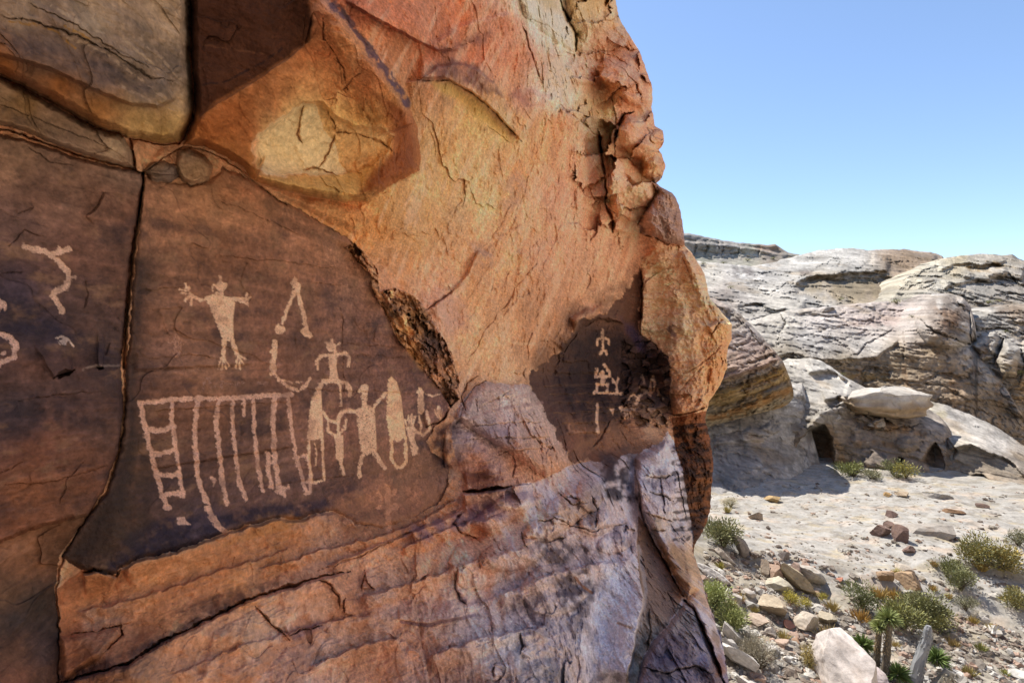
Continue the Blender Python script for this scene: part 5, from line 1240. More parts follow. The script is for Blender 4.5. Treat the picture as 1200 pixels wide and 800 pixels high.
outcrop('slickrock_dome', 'broad pale rock dome on the skyline with a shadowed hollow below its brow', 'rock outcrop', [(740, 300), (820, 306), (880, 312), (915, 306), (936, 299), (955, 294), (982, 291), (1000, 291), (1018, 293), (1040, 292), (1062, 292), (1090, 296), (1104, 299), (1118, 318), (1180, 335)],
        [(740, 400), (1180, 400)], [(720, 280, 110), (1200, 280, 100), (720, 312, 100), (900, 316, 92), (980, 296, 92), (1060, 298, 90), (1200, 320, 88), (720, 345, 74), (900, 345, 72), (960, 340, 70), (1050, 340, 68), (1200, 345, 66), (720, 420, 52), (960, 420, 50), (1200, 420, 50)],
        [(830, 315, *PALE), (870, 330, 196, 190, 182), (900, 315, 190, 184, 176), (940, 310, 202, 196, 186), (980, 300, 206, 200, 190), (1000, 312, 200, 194, 184), (1060, 300, 186, 160, 134), (1090, 306, 176, 156, 136), (980, 336, 160, 142, 116), (1020, 338, 152, 134, 110), (850, 348, 176, 162, 150), (900, 352, *PALE), (960, 360, 170, 166, 160)], 311, ops_back, rr=8., rdist=2.5, rough=.35, lam=.10, group=GRP)
def ops_b(B):
    B.ledge([(1100, 318), (1130, 310), (1160, 312), (1180, 308)], 1.6, 22, -1, 3, 3)
    B.raise_poly([(1130, 312), (1165, 308), (1178, 312), (1160, 320), (1136, 320)], -2.2, 6, 2)
    B.paint([(1126, 310), (1166, 306), (1176, 312), (1140, 320)], (184, 146, 84), .7, 3, 3, .2, .6)
    B.raise_poly([(1152, 318), (1162, 311), (1178, 312), (1184, 320), (1176, 324), (1158, 324)], 1.8, 5, 2)
    B.raise_poly([(1112, 322), (1124, 314), (1138, 316), (1144, 324), (1130, 328)], 1.4, 6, 2)
    B.ledge([(1105, 340), (1140, 330), (1180, 326), (1200, 330)], 1.8, 30, -1, 4, 3)
    B.paint([(1110, 338), (1150, 330), (1180, 332), (1190, 346), (1150, 352), (1120, 350)], (164, 158, 148), .6, 5, 5, .2, .6)
    for pts in ([(1054, 334), (1080, 318), (1110, 308)], [(1060, 340), (1090, 326), (1118, 318)], [(1076, 340), (1100, 330)], [(1130, 330), (1160, 330), (1190, 336)], [(1160, 346), (1200, 344)]):
        B.crack(pts, 2.4, .8, 2.5, .45)
    B.crack([(1180, 318), (1190, 330), (1200, 336)], 4, 1.6, 2, .55)
outcrop('slickrock_dome', 'rounded yellowish rock dome on the skyline at the right with a tan overhang', 'rock outcrop', [(1000, 362), (1046, 345), (1054, 332), (1064, 322), (1084, 311), (1108, 302), (1130, 299), (1152, 297), (1172, 299), (1186, 298), (1194, 303), (1202, 305), (1260, 300), (1400, 320), (1560, 310)],
        [(1000, 440), (1560, 440)], [(970, 280, 80), (970, 460, 46), (1020, 280, 75), (1600, 280, 80), (1050, 345, 62), (1110, 305, 72), (1180, 300, 74), (1600, 310, 72), (1080, 345, 58), (1140, 340, 59), (1190, 345, 58), (1600, 350, 60), (1020, 460, 44), (1120, 400, 50), (1600, 460, 42)],
        [(1070, 325, 200, 188, 164), (1100, 310, 204, 194, 172), (1120, 306, 198, 180, 146), (1150, 300, 190, 180, 164), (1180, 302, 178, 168, 152), (1100, 335, 204, 196, 180), (1140, 338, 186, 180, 170), (1170, 340, 170, 160, 148), (1195, 320, 160, 152, 142), (1090, 350, *PALE), (1130, 360, 170, 160, 148), (1300, 330, *PALE)], 321, ops_b, rr=8., rdist=2.5, rough=.35, lam=.10, group=GRP, lamdir=.5)
# the large rock in the middle
def ops_c(B):
    B.crack([(912, 362), (920, 378), (914, 392), (908, 404)], 3, .8, 2.5, .6)
    B.ledge([(906, 420), (930, 414), (945, 420), (980, 424), (1030, 420), (1058, 396)], .7, 26, -1, 3, 3)
    B.crack([(905, 420), (928, 418), (960, 424), (1000, 428)], 2.4, .6, 3, .5)
    B.crack([(1058, 388), (1060, 410), (1060, 424)], 2.0, .5, 2, .5)
    B.crack([(998, 418), (1015, 404), (1030, 396), (1048, 384)], 2.2, .5, 2.5, .5)
    B.paint([(900, 420), (935, 416), (946, 422), (946, 432), (906, 432)], (160, 146, 122), .7, 4, 4, .2, .6)
    B.paint([(960, 432), (1060, 414), (1100, 402), (1140, 420), (1190, 470), (1200, 540), (1080, 500), (1000, 452)], (178, 156, 128), .65, 8, 6, .35, .6)
    for k in range(12):
        x = 970 + k * 18
        B.line([(x, 428 + abs(k - 5) * 2), (x + 4, 470), (x + 3, 500)], 5, ((176, 150, 116), (150, 140, 130), (168, 130, 92))[k % 3], .4, 4, .6, broken=.1)
    B.paint([(960, 436), (1030, 436), (1050, 446), (1000, 446)], (176, 146, 92), .6, 4, 4, .2, .6)
    for pts in ([(925, 372), (970, 362), (1020, 356)], [(920, 400), (970, 384), (1040, 376)], [(930, 412), (980, 398), (1040, 390)], [(960, 372), (1000, 366), (1060, 362)], [(1000, 380), (1040, 368), (1065, 362)]):
        B.crack(pts, 2.2, .28, 3, .35)
    B.paint([(985, 380), (1040, 362), (1070, 360), (1060, 380), (1020, 392)], (206, 178, 164), .5, 8, 5, .2, .66)
    # the round shadowed knob at the right
    B.dome(1112, 374, 40, 34, 3.0, 0, .5)
    B.paint([(1078, 362), (1096, 348), (1116, 346), (1134, 356), (1138, 380), (1130, 400), (1104, 388), (1090, 374)], (148, 132, 118), .75, 5, 4, .2, .6)
    B.paint([(1096, 362), (1124, 364), (1128, 388), (1106, 384)], (160, 122, 88), .6, 6, 4, .2, .6)
    B.crack([(1136, 360), (1138, 380), (1137, 400)], 2.4, .9, 1.5, .6)
    B.crack([(1124, 356), (1130, 359)], 3, .8, 1, .6)
    B.crack([(1075, 372), (1096, 388), (1120, 398), (1138, 404)], 3, .9, 2, .5)
outcrop('slickrock_dome', 'largest pale rock in the middle with a sunlit back and a tan shaded wall', 'rock outcrop', [(740, 392), (860, 384), (890, 374), (904, 372), (914, 366), (930, 362), (960, 360), (1000, 356), (1040, 353), (1066, 354), (1078, 348), (1092, 344), (1112, 343), (1128, 348), (1137, 358), (1142, 376), (1146, 402), (1160, 424), (1178, 450), (1192, 474), (1210, 500), (1260, 540)],
        [(740, 560), (890, 560), (1260, 580)], [(720, 330, 54), (720, 400, 50), (720, 440, 45), (720, 600, 40), (860, 330, 52), (1300, 330, 52), (870, 372, 50), (960, 360, 50), (1060, 356, 50), (1110, 345, 47), (1140, 380, 44), (905, 420, 42), (945, 422, 41), (1000, 426, 40.5), (1050, 410, 41), (1075, 384, 42), (1100, 400, 40), (1135, 412, 39.5), (1180, 462, 37.5), (1230, 500, 36),
            (900, 440, 41), (1000, 446, 40), (1060, 440, 39.2), (1120, 430, 38.6), (1170, 470, 37), (860, 600, 38), (1000, 560, 37), (1100, 520, 35.5), (1180, 530, 35), (1300, 600, 34)],
        [(920, 380, *PALE), (960, 370, 206, 196, 186), (1000, 365, 206, 190, 178), (1050, 365, 204, 186, 174), (950, 400, 200, 194, 186), (1010, 400, 200, 192, 182), (1060, 376, 196, 186, 176), (930, 425, 160, 146, 124), (990, 432, 170, 154, 128), (1040, 430, 166, 146, 116), (1090, 410, 180, 160, 136), (1080, 460, 160, 142, 122), (1120, 450, 166, 140, 114), (1160, 470, 172, 148, 120), (1110, 345, 196, 188, 178), (1110, 380, 152, 132, 114), (1140, 400, 190, 184, 176), (1170, 440, 196, 190, 182), (1000, 500, 150, 140, 132), (1190, 500, 168, 146, 120)],
        331, ops_c, rr=6., rdist=2.0, rough=.30, lam=.10, group=GRP)
# the cluster at the right edge
def ops_e(B):
    B.raise_poly([(1136, 404), (1150, 392), (1166, 388), (1172, 396), (1164, 420), (1150, 424)], 1.2, 6, 2)
    B.crack([(1176, 396), (1172, 410), (1164, 428)], 3.4, 1.4, 1.5, .7)
    B.raise_poly([(1166, 420), (1180, 400), (1196, 408), (1192, 440), (1174, 444)], 1.4, 8, 2)
    B.paint([(1142, 410), (1160, 398), (1162, 414), (1152, 422)], (164, 130, 92), .7, 3, 3, .2, .6)
    B.paint([(1186, 424), (1210, 416), (1216, 450), (1186, 452)], (176, 142, 100), .6, 5, 4, .2, .6)
    B.ledge([(1136, 372), (1166, 362), (1200, 360), (1240, 366)], 1.2, 24, 1, 3)
    B.paint([(1160, 362), (1196, 360), (1200, 368), (1170, 370)], (150, 126, 104), .6, 3, 3, .2, .6)
    B.crack([(1140, 390), (1166, 384), (1200, 392), (1230, 388)], 2.4, .8, 2.5, .5)
    B.crack([(1196, 404), (1200, 430), (1194, 452)], 2.4, .8, 2, .5)
outcrop('slickrock_mound', 'lumpy grey rock mound split by a dark gully at the right edge', 'rock outcrop', [(1118, 392), (1130, 372), (1142, 366), (1160, 360), (1180, 357), (1205, 356), (1250, 350), (1320, 380), (1420, 370), (1600, 390)],
        [(1118, 520), (1600, 560)], [(1090, 340, 50), (1640, 340, 52), (1140, 368, 46), (1200, 358, 46), (1640, 390, 44), (1130, 392, 42.5), (1180, 392, 42), (1640, 420, 40), (1150, 430, 40), (1200, 440, 38), (1090, 560, 37), (1200, 540, 35), (1640, 600, 30)],
        [(1150, 370, 196, 190, 180), (1180, 380, 200, 194, 184), (1190, 362, 168, 148, 126), (1150, 400, 192, 186, 176), (1190, 410, 202, 196, 186), (1180, 440, 190, 172, 146), (1200, 450, 180, 150, 112), (1280, 400, *PALE), (1400, 450, *GREY)], 341, ops_e, rr=7., rdist=2., rough=.35, lam=.08, group=GRP)
# the striped nose at the left, next to the cliff
def ops_d(B):
    B.ledge([(800, 436), (840, 432), (880, 424), (912, 418), (926, 440)], .5, 20, 1, 3)
    B.paint([(800, 388), (840, 380), (880, 392), (904, 412), (880, 420), (830, 428), (800, 428)], (170, 134, 118), .5, 8, 6, .35, .66)
    for k, (c, y) in enumerate((((184, 148, 88), 452), ((150, 140, 130), 444), ((192, 162, 112), 462), ((140, 128, 112), 470), ((176, 130, 80), 478), ((186, 170, 140), 488), ((168, 140, 126), 434), ((176, 150, 132), 424))):
        B.line([(800, y + 16), (850, y + 8), (895, y - 8), (930, y - 24)], 5, c, .85, 4, .62, broken=.05)
        B.ledge([(800, y + 19), (850, y + 11), (895, y - 5), (930, y - 21)], .28, 9, -1, 2, 3)
        B.crack([(800, y + 19), (850, y + 11), (895, y - 5), (930, y - 21)], 1.8, .12, 2.5, .35)
    B.dome(856, 462, 16, 10, .5, -10)
    B.crack([(820, 350), (862, 372), (898, 408)], 2, .3, 3, .4)
    B.crack([(850, 352), (872, 378), (884, 396)], 1.8, .2, 3, .35)
outcrop('slickrock_nose', 'striped yellow and grey rock nose jutting out just right of the orange rib', 'rock outcrop', [(700, 350), (800, 346), (826, 346), (846, 354), (866, 366), (884, 384), (902, 404), (918, 424), (927, 446), (930, 458)],
        [(700, 520), (800, 512), (830, 500), (860, 492), (890, 484), (915, 478), (924, 473), (930, 466)], [(660, 320, 36), (960, 320, 40), (700, 350, 34), (830, 350, 35), (880, 384, 33), (912, 420, 31), (800, 432, 30.0), (870, 428, 30.0), (918, 440, 30.4), (800, 460, 29.4), (860, 460, 29.4), (910, 460, 29.8), (800, 495, 30.4), (870, 485, 30.6), (905, 478, 30.9), (660, 560, 31), (960, 560, 34), (960, 450, 36)],
        [(830, 360, 196, 176, 160), (850, 380, 190, 182, 172), (880, 400, 200, 190, 180), (830, 400, 186, 158, 140), (870, 420, 176, 150, 136), (840, 440, 150, 142, 136), (900, 440, 170, 142, 108), (850, 465, 186, 154, 100), (900, 460, 184, 146, 90), (840, 490, 186, 170, 140), (880, 478, 170, 140, 100), (910, 470, 180, 150, 108)], 351, ops_d, rr=6., rdist=1.2, rough=.30, lam=.12, group=GRP, back=7., lamdir=-.25)
# the dark foot below the nose
def ops_foot(B):
    B.raise_poly([(864, 510), (880, 498), (902, 508), (896, 518), (870, 518)], .4, 5, 2)
    B.raise_poly([(886, 504), (905, 492), (914, 504), (906, 510)], .4, 5, 2)
    B.raise_poly([(834, 514), (850, 510), (862, 516), (856, 522), (838, 522)], .3, 5, 2)
    B.crack([(830, 510), (866, 506), (900, 512), (916, 500)], 2, .3, 2.5, .4)
outcrop('slickrock_mound', 'shaded grey rock apron under the striped nose', 'rock outcrop', [(700, 480), (820, 488), (860, 480), (900, 470), (925, 450), (940, 448), (946, 470), (950, 500), (958, 530), (966, 560), (972, 580)],
        [(700, 590), (900, 590), (972, 592)], [(660, 440, 36), (980, 430, 38), (700, 500, 33), (820, 495, 32.5), (900, 475, 33.5), (935, 460, 34.5), (820, 540, 29.5), (900, 530, 30.5), (935, 520, 32.5), (700, 600, 23), (820, 600, 24), (930, 600, 26), (980, 600, 30)],
        [(830, 510, 166, 162, 160), (880, 500, 172, 164, 156), (850, 540, 176, 172, 168), (900, 530, 176, 170, 164), (930, 480, 190, 184, 176), (930, 520, 196, 186, 172)], 361, ops_foot, rr=8., rdist=1.5, rough=.18, lam=.06, group=GRP, back=5.)
# caves, lit shoulder and the low right ramp
def ops_f(B):
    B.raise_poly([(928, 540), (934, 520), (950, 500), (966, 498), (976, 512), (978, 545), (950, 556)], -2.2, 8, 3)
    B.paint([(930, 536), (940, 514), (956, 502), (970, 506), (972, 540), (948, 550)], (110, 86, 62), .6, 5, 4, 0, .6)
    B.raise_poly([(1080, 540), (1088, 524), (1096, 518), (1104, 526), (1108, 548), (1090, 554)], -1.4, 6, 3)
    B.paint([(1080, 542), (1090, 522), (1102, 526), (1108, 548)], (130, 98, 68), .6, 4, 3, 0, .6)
    B.raise_poly([(1046, 546), (1052, 534), (1060, 536), (1060, 550)], -1.0, 5, 2)
    B.ledge([(945, 440), (970, 436), (992, 448), (984, 470), (960, 480), (944, 500)], .8, 26, -1, 4, 3)
    B.ledge([(965, 472), (985, 466), (1010, 470), (1035, 488), (1020, 492)], 1.0, 20, -1, 3, 3)
    B.raise_poly([(1000, 490), (1012, 480), (1030, 484), (1038, 492), (1022, 498)], .6, 5, 2)
    B.crack([(960, 482), (985, 474), (1000, 480), (1030, 496)], 3, .6, 3, .5)
    B.crack([(1000, 500), (1040, 504), (1080, 498)], 2.4, .4, 3, .45)
    B.paint([(990, 486), (1040, 494), (1080, 500), (1084, 530), (1040, 540), (990, 530)], (142, 130, 120), .5, 8, 6, .35, .6)
    for k, (x, y) in enumerate(((1036, 500), (1060, 506), (985, 545), (1024, 520))):
        B.line([(x - 22, y), (x, y - 2), (x + 24, y + 2)], 5, (166, 126, 80), .5, 4, .6, broken=.2)
    B.line([(970, 500), (985, 530), (990, 556)], 6, (176, 140, 98), .5, 4, .6)
    B.dome(1008, 474, 12, 8, .5); B.dome(990, 480, 8, 6, .4); B.dome(1064, 520, 14, 10, .5); B.dome(1030, 540, 18, 10, .5)
outcrop('slickrock_mound', 'pale rock shoulder with small dark caves at its foot in the middle of the wash', 'rock outcrop', [(850, 478), (890, 462), (908, 440), (914, 426), (930, 421), (950, 419), (964, 423), (978, 432), (992, 442), (1010, 452), (1040, 468), (1070, 474), (1086, 478), (1100, 486), (1112, 500), (1122, 520), (1126, 545)],
        [(850, 590), (905, 580), (1000, 600), (1126, 610)], [(820, 400, 42), (820, 620, 32), (870, 400, 40), (1150, 400, 40), (915, 430, 38.5), (950, 420, 39.5), (990, 440, 37.5), (944, 455, 36), (975, 468, 34.2), (1010, 462, 35.5), (1060, 476, 35), (1100, 488, 34), (935, 500, 33), (960, 486, 33.2), (1000, 500, 32.6), (1060, 500, 32), (1105, 505, 32), (925, 545, 31.5), (960, 555, 31.4), (1020, 550, 31), (1090, 552, 29.8), (1126, 550, 30.5), (870, 620, 30), (1010, 620, 29.4), (1150, 630, 28)],
        [(930, 430, *PALE), (960, 436, 206, 200, 190), (985, 450, 204, 198, 188), (950, 470, 196, 190, 180), (960, 490, 190, 182, 170), (1000, 480, 160, 148, 134), (1050, 490, 150, 136, 122), (1090, 495, 166, 156, 146), (950, 520, 120, 98, 74), (985, 525, 166, 144, 118), (1030, 520, 150, 136, 124), (1070, 530, 160, 142, 124), (1110, 530, 166, 150, 134), (1060, 550, 146, 126, 106), (985, 550, 156, 138, 118)], 371, ops_f, rr=7., rdist=1.6, rough=.20, lam=.07, group=GRP, back=5.)
def ops_g(B):
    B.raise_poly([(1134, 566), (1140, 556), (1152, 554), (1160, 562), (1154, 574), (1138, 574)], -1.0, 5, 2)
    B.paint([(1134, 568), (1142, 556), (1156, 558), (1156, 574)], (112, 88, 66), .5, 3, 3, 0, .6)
    B.crack([(1110, 512), (1120, 528), (1116, 540)], 4, .5, 2, .45)
    B.paint([(1088, 484), (1106, 480), (1112, 488), (1098, 492)], (176, 160, 110), .5, 3, 3, .2, .6)
    B.crack([(1140, 500), (1150, 502), (1156, 506)], 2.4, .2, 2, .5)
    B.ledge([(1110, 528), (1140, 524), (1180, 540), (1210, 570)], .7, 26, -1, 3, 4)
    B.paint([(1112, 532), (1150, 528), (1185, 552), (1196, 580), (1150, 586), (1112, 560)], (160, 146, 128), .6, 6, 6, .3, .6)
    B.line([(1160, 574), (1180, 578), (1210, 588)], 6, (166, 128, 92), .6, 3, .6)
outcrop('slickrock_ramp', 'low sunlit ramp of pale rock sloping down to the right edge', 'rock outcrop', [(1066, 505), (1070, 482), (1078, 470), (1090, 469), (1110, 474), (1134, 484), (1160, 496), (1180, 508), (1200, 522), (1260, 560), (1340, 590)],
        [(1066, 600), (1200, 625), (1340, 640)], [(1030, 440, 38), (1380, 440, 38), (1070, 475, 37), (1110, 474, 36.5), (1160, 494, 35), (1200, 520, 33), (1380, 590, 28), (1090, 496, 34), (1112, 516, 31.6), (1150, 524, 30.2), (1185, 545, 28.6), (1240, 580, 26.5), (1100, 560, 30.6), (1150, 575, 28.6), (1195, 590, 27), (1030, 640, 30), (1200, 660, 25.5), (1380, 680, 23)],
        [(1085, 480, 196, 186, 166), (1110, 490, 204, 198, 190), (1140, 500, 206, 200, 192), (1170, 520, 204, 198, 190), (1130, 530, 176, 164, 146), (1160, 545, 168, 152, 132), (1120, 560, 158, 140, 120), (1170, 580, 166, 138, 106), (1195, 560, 176, 164, 150), (1280, 600, *PALE)], 381, ops_g, rr=6., rdist=1.4, rough=.16, lam=.06, group=GRP, back=5.)
# ================================================================== loose stones, plants
def icosphere(sub):
    t = (1 + 5 ** .5) / 2
    v = [(-1, t, 0), (1, t, 0), (-1, -t, 0), (1, -t, 0), (0, -1, t), (0, 1, t), (0, -1, -t), (0, 1, -t), (t, 0, -1), (t, 0, 1), (-t, 0, -1), (-t, 0, 1)]
    f = [(0, 11, 5), (0, 5, 1), (0, 1, 7), (0, 7, 10), (0, 10, 11), (1, 5, 9), (5, 11, 4), (11, 10, 2), (10, 7, 6), (7, 1, 8), (3, 9, 4), (3, 4, 2), (3, 2, 6), (3, 6, 8), (3, 8, 9), (4, 9, 5), (2, 4, 11), (6, 2, 10), (8, 6, 7), (9, 8, 1)]
    v = [np.array(p) / np.linalg.norm(p) for p in v]
    for _ in range(sub):
        cache = {}; nf = []
        def mid(a, b):
            k = (min(a, b), max(a, b))
            if k not in cache:
                m = v[a] + v[b]; v.append(m / np.linalg.norm(m)); cache[k] = len(v) - 1
            return cache[k]
        for a, b, c in f:
            ab, bc, ca = mid(a, b), mid(b, c), mid(c, a)
            nf += [(a, ab, ca), (b, bc, ab), (c, ca, bc), (ab, bc, ca)]
        f = nf
    return np.array(v), np.array(f)
ICO = {k: icosphere(k) for k in (1, 2, 4)}

def stone_shape(seed, size, flat=1.0, rot=(0, 0, 0), facets=11, soft=.0, sub=4):
    """an angular block: a ball cut by random planes, then roughened"""
    r = np.random.RandomState(seed)
    V, Fc = ICO[sub]
    V = V.copy()
    for _ in range(facets):
        nrm = r.normal(size=3); nrm[2] *= .8; nrm /= np.linalg.norm(nrm)
        h = r.uniform(.36, .74)
        dd = V @ nrm - h
        V -= np.clip(dd, 0, None)[:, None] * nrm[None] * (1 - soft)
    V *= np.asarray(size)[None] / 2 / np.array([.72, .72, .66])
    s = max(size)
    q = V / s
    V = V * (1 + .05 * fbm3(q[:, 0] * 3, q[:, 1] * 3, q[:, 2] * 3, 3, seed)[:, None])
    V += s * .012 * np.stack([n3(q[:, 0] * 14, q[:, 1] * 14, q[:, 2] * 14 + k, seed + k) for k in range(3)], 1)
    # bedding grooves
    V[:, :2] *= (1 + .035 * n2(q[:, 2] * 16, q[:, 0] * 1.5, seed))[:, None]
    a, b, c = [R(k) for k in rot]
    Rx = np.array([[1, 0, 0], [0, math.cos(a), -math.sin(a)], [0, math.sin(a), math.cos(a)]])
    Ry = np.array([[math.cos(b), 0, math.sin(b)], [0, 1, 0], [-math.sin(b), 0, math.cos(b)]])
    return V @ (rotz(c) @ Ry @ Rx).T, Fc

def stone_color(V, c, seed, K=.62):
    s = np.abs(V).max()
    q = V / s
    m = fbm3(q[:, 0] * 2, q[:, 1] * 2, q[:, 2] * 3, 4, seed + 2)
    f = fbm3(q[:, 0] * 9, q[:, 1] * 9, q[:, 2] * 9, 3, seed + 4)
    col = lin(c) * K * np.exp(.32 * m + .32 * f)[:, None]
    t = sst(.1, .45, fbm3(q[:, 0] * 2.4, q[:, 1] * 2.4, q[:, 2] * 4, 4, seed + 6)) * .28
    return np.clip(col * (1 - t[:, None]) + lin((176, 140, 100)) * .5 * t[:, None], .02, .75)

def stone(name, label, px, py, w, h, c, seed, deep=.8, rot=(0, 0, 0), facets=11, group=None, sink=.24, K=.62, cat='stone', thick=None):
    """(px, py) is where its foot shows in the photograph, w and h its size there in photograph pixels"""
    p = hit(px, py)
    k = p[1] / F
    sx, sz = w * k, h * k
    if thick:
        V, Fc = stone_shape(seed, (math.hypot(w, h) * k * .95, max(sx, sz) * deep, thick * k), rot=rot, facets=facets)
        V[:, 0] *= sx / max(np.ptp(V[:, 0]), 1e-6)
    else:
        V, Fc = stone_shape(seed, (sx, max(sx, sz) * deep, sz), rot=rot, facets=facets)
        V[:, 0] *= sx / max(np.ptp(V[:, 0]), 1e-6); V[:, 2] *= sz / max(np.ptp(V[:, 2]), 1e-6)
    V = V + np.array([p[0], p[1] + sx * .3, p[2] - V[:, 2].min() - sink * sz])
    o = mesh_obj(name, V, Fc, M_STONE, None, stone_color(V - V.mean(0), c, seed, K), (p[0], p[1] + sx * .3, p[2]))
    me = o.data
    me.set_sharp_from_angle(angle=R(26))
    return tag(o, label, cat, group)

WHT, TANS, BRN, DBR, RED, GRS = (226, 218, 208), (200, 178, 150), (164, 118, 84), (132, 108, 98), (196, 136, 112), (176, 168, 158)
def big_boulder():
    import bmesh
    p = hit(990, 806); d = p[1]
    pts = [(964, 793, -.30), (987, 784, -.85), (1014, 764, -.35), (982, 745, .30), (1002, 748, .45), (967, 770, .1), (966, 816, -.15), (988, 822, -.55), (1020, 818, -.2), (1019, 786, .15), (970, 812, .9), (1014, 812, .95), (1008, 756, .75), (975, 760, .6)]
    bm = bmesh.new()
    for x, y, dd in pts: bm.verts.new(at(x, y, d) + Vector((0, dd * 1.0, 0)))
    bmesh.ops.convex_hull(bm, input=bm.verts)
    for _ in range(4):
        bmesh.ops.subdivide_edges(bm, edges=bm.edges[:], cuts=1, use_grid_fill=True)
    bmesh.ops.triangulate(bm, faces=bm.faces[:])
    bm.verts.ensure_lookup_table(); bm.verts.index_update()
    V = np.array([v.co[:] for v in bm.verts]); Fc = np.array([[v.index for v in f.verts] for f in bm.faces])
    bm.free()
    q = V - p
    V = V + .05 * np.stack([fbm3(q[:, 0] * 3, q[:, 1] * 3, q[:, 2] * 3 + k, 5, 600 + k, .6) for k in range(3)], 1) + .03 * np.stack([n3(q[:, 0] * 1.3, q[:, 1] * 1.3, q[:, 2] * 1.3 + k, 700 + k) for k in range(3)], 1)
    o = mesh_obj('boulder', V, Fc, M_STONE, None, stone_color(q, (226, 214, 204), 5, .72), p)
    o.data.set_sharp_from_angle(angle=R(24))
    tag(o, 'big whitish angular boulder standing in front of the twin trunks at the bottom edge', 'boulder')
big_boulder()
stone('boulder', 'pinkish white rock lying just right of the big whitish boulder', 1026, 806, 34, 26, (216, 200, 196), 8, .9, (0, 20, 15), 9, cat='boulder')
stone('stone', 'flat tan stone alone on the upper left of the pale bench', 909, 589, 19, 9, (196, 166, 120), 11, .8, (0, 6, 20))
stone('stone', 'grey tan double lumped stone on the left of the pale bench', 890, 609, 15, 11, (186, 166, 142), 12, .9)
stone('stone', 'small brown stone at the very left of the pale bench beside a grass tuft', 879, 603, 6, 5, (170, 150, 130), 13, .9)
for q_ in ((1037, 629, 20, 16, 21, 'dark purplish brown boulder at the left of the dark cluster on the bench'), (1049, 620, 14, 9, 22, 'small dark stone at the back of the dark cluster on the bench'), (1058, 634, 18, 22, 23, 'tallest dark brown upright rock of the dark cluster on the bench'),
           (1068, 648, 15, 9, 24, 'low dark stone lying in front of the dark cluster on the bench')):
    stone('stone', q_[5], q_[0], q_[1], q_[2], q_[3], (142, 116, 104), q_[4], 1.0, (8, 10, q_[4] * 20), 18, 'dark stones clustered on the bench', K=.6)
stone('rock_slab', 'long low pale ledge stone running right from the dark cluster', 1104, 634, 62, 15, (186, 176, 164), 25, .5, (0, -6, -8), 12, K=.6)
stone('stone', 'small dark stone above the dark cluster on the bench', 1046, 606, 14, 8, DBR, 26, .9)
stone('stone', 'thin dark stone lying on the right of the bench', 1126, 603, 21, 5, (140, 110, 84), 27, .7)
stone('stone', 'small dark stone near the far right of the bench', 1153, 595, 13, 5, (126, 104, 92), 28, .8)
stone('stone', 'tan stone at the back of the bench near the green bushes', 1060, 583, 16, 7, TANS, 29, .9)
stone('stone', 'small ochre stone left of the tan stone at the back of the bench', 1041, 582, 11, 6, (196, 160, 110), 30, .9)
stone('stone', 'grey flat stone sunk in the back of the bench', 1103, 585, 28, 8, GRS, 31, .8)
stone('stone', 'left brown boulder of the tan pair below the bench', 1042, 684, 18, 20, (190, 160, 130), 32, .9, (0, 20, 0), 9, 'tan boulders below the bench')
stone('stone', 'pale topped stone behind the tan pair below the bench', 1062, 674, 20, 13, (204, 190, 172), 33, .9, (0, 0, 0), 9, 'tan boulders below the bench')
stone('boulder', 'large rounded brown boulder of the tan pair below the bench', 1078, 696, 36, 26, (188, 158, 126), 34, .8, (0, 28, 0), 8, 'tan boulders below the bench', cat='boulder')
stone('stone', 'small white stone at the foot of the tan pair', 1068, 700, 12, 9, WHT, 35, .9)
stone('stone', 'tiny red stone on the lower lip of the bench', 985, 682, 9, 6, RED, 36, .9)
stone('stone', 'tiny dark chip standing below the bench', 1003, 687, 4, 7, (70, 60, 56), 37, .9)
PLG = 'tilted plank like slabs under the green bush'
for q_ in ((848, 655, 36, 8, 41, 'uppermost thin tilted slab beside the green bush', 28), (853, 664, 30, 8, 42, 'middle thin tilted slab below the green bush', 30), (860, 670, 22, 8, 43, 'lowest short tilted slab below the green bush', 32)):
    stone('rock_slab', q_[5], q_[0], q_[1], q_[2], q_[3] + 14, (202, 188, 170), q_[4], .45, (0, q_[6], 10), 13, PLG, thick=8)
stone('rock_slab', 'dark grey slab leaning against the green bush', 869, 654, 24, 30, (166, 156, 148), 44, .5, (0, 48, 20), 10, thick=13)
stone('rock_slab', 'long white slab lying at the left edge of the rubble next to the cliff', 838, 686, 44, 22, WHT, 45, .5, (0, 24, 0), 13, thick=11)
RUB = 'tumbled blocks of the rubble pile'
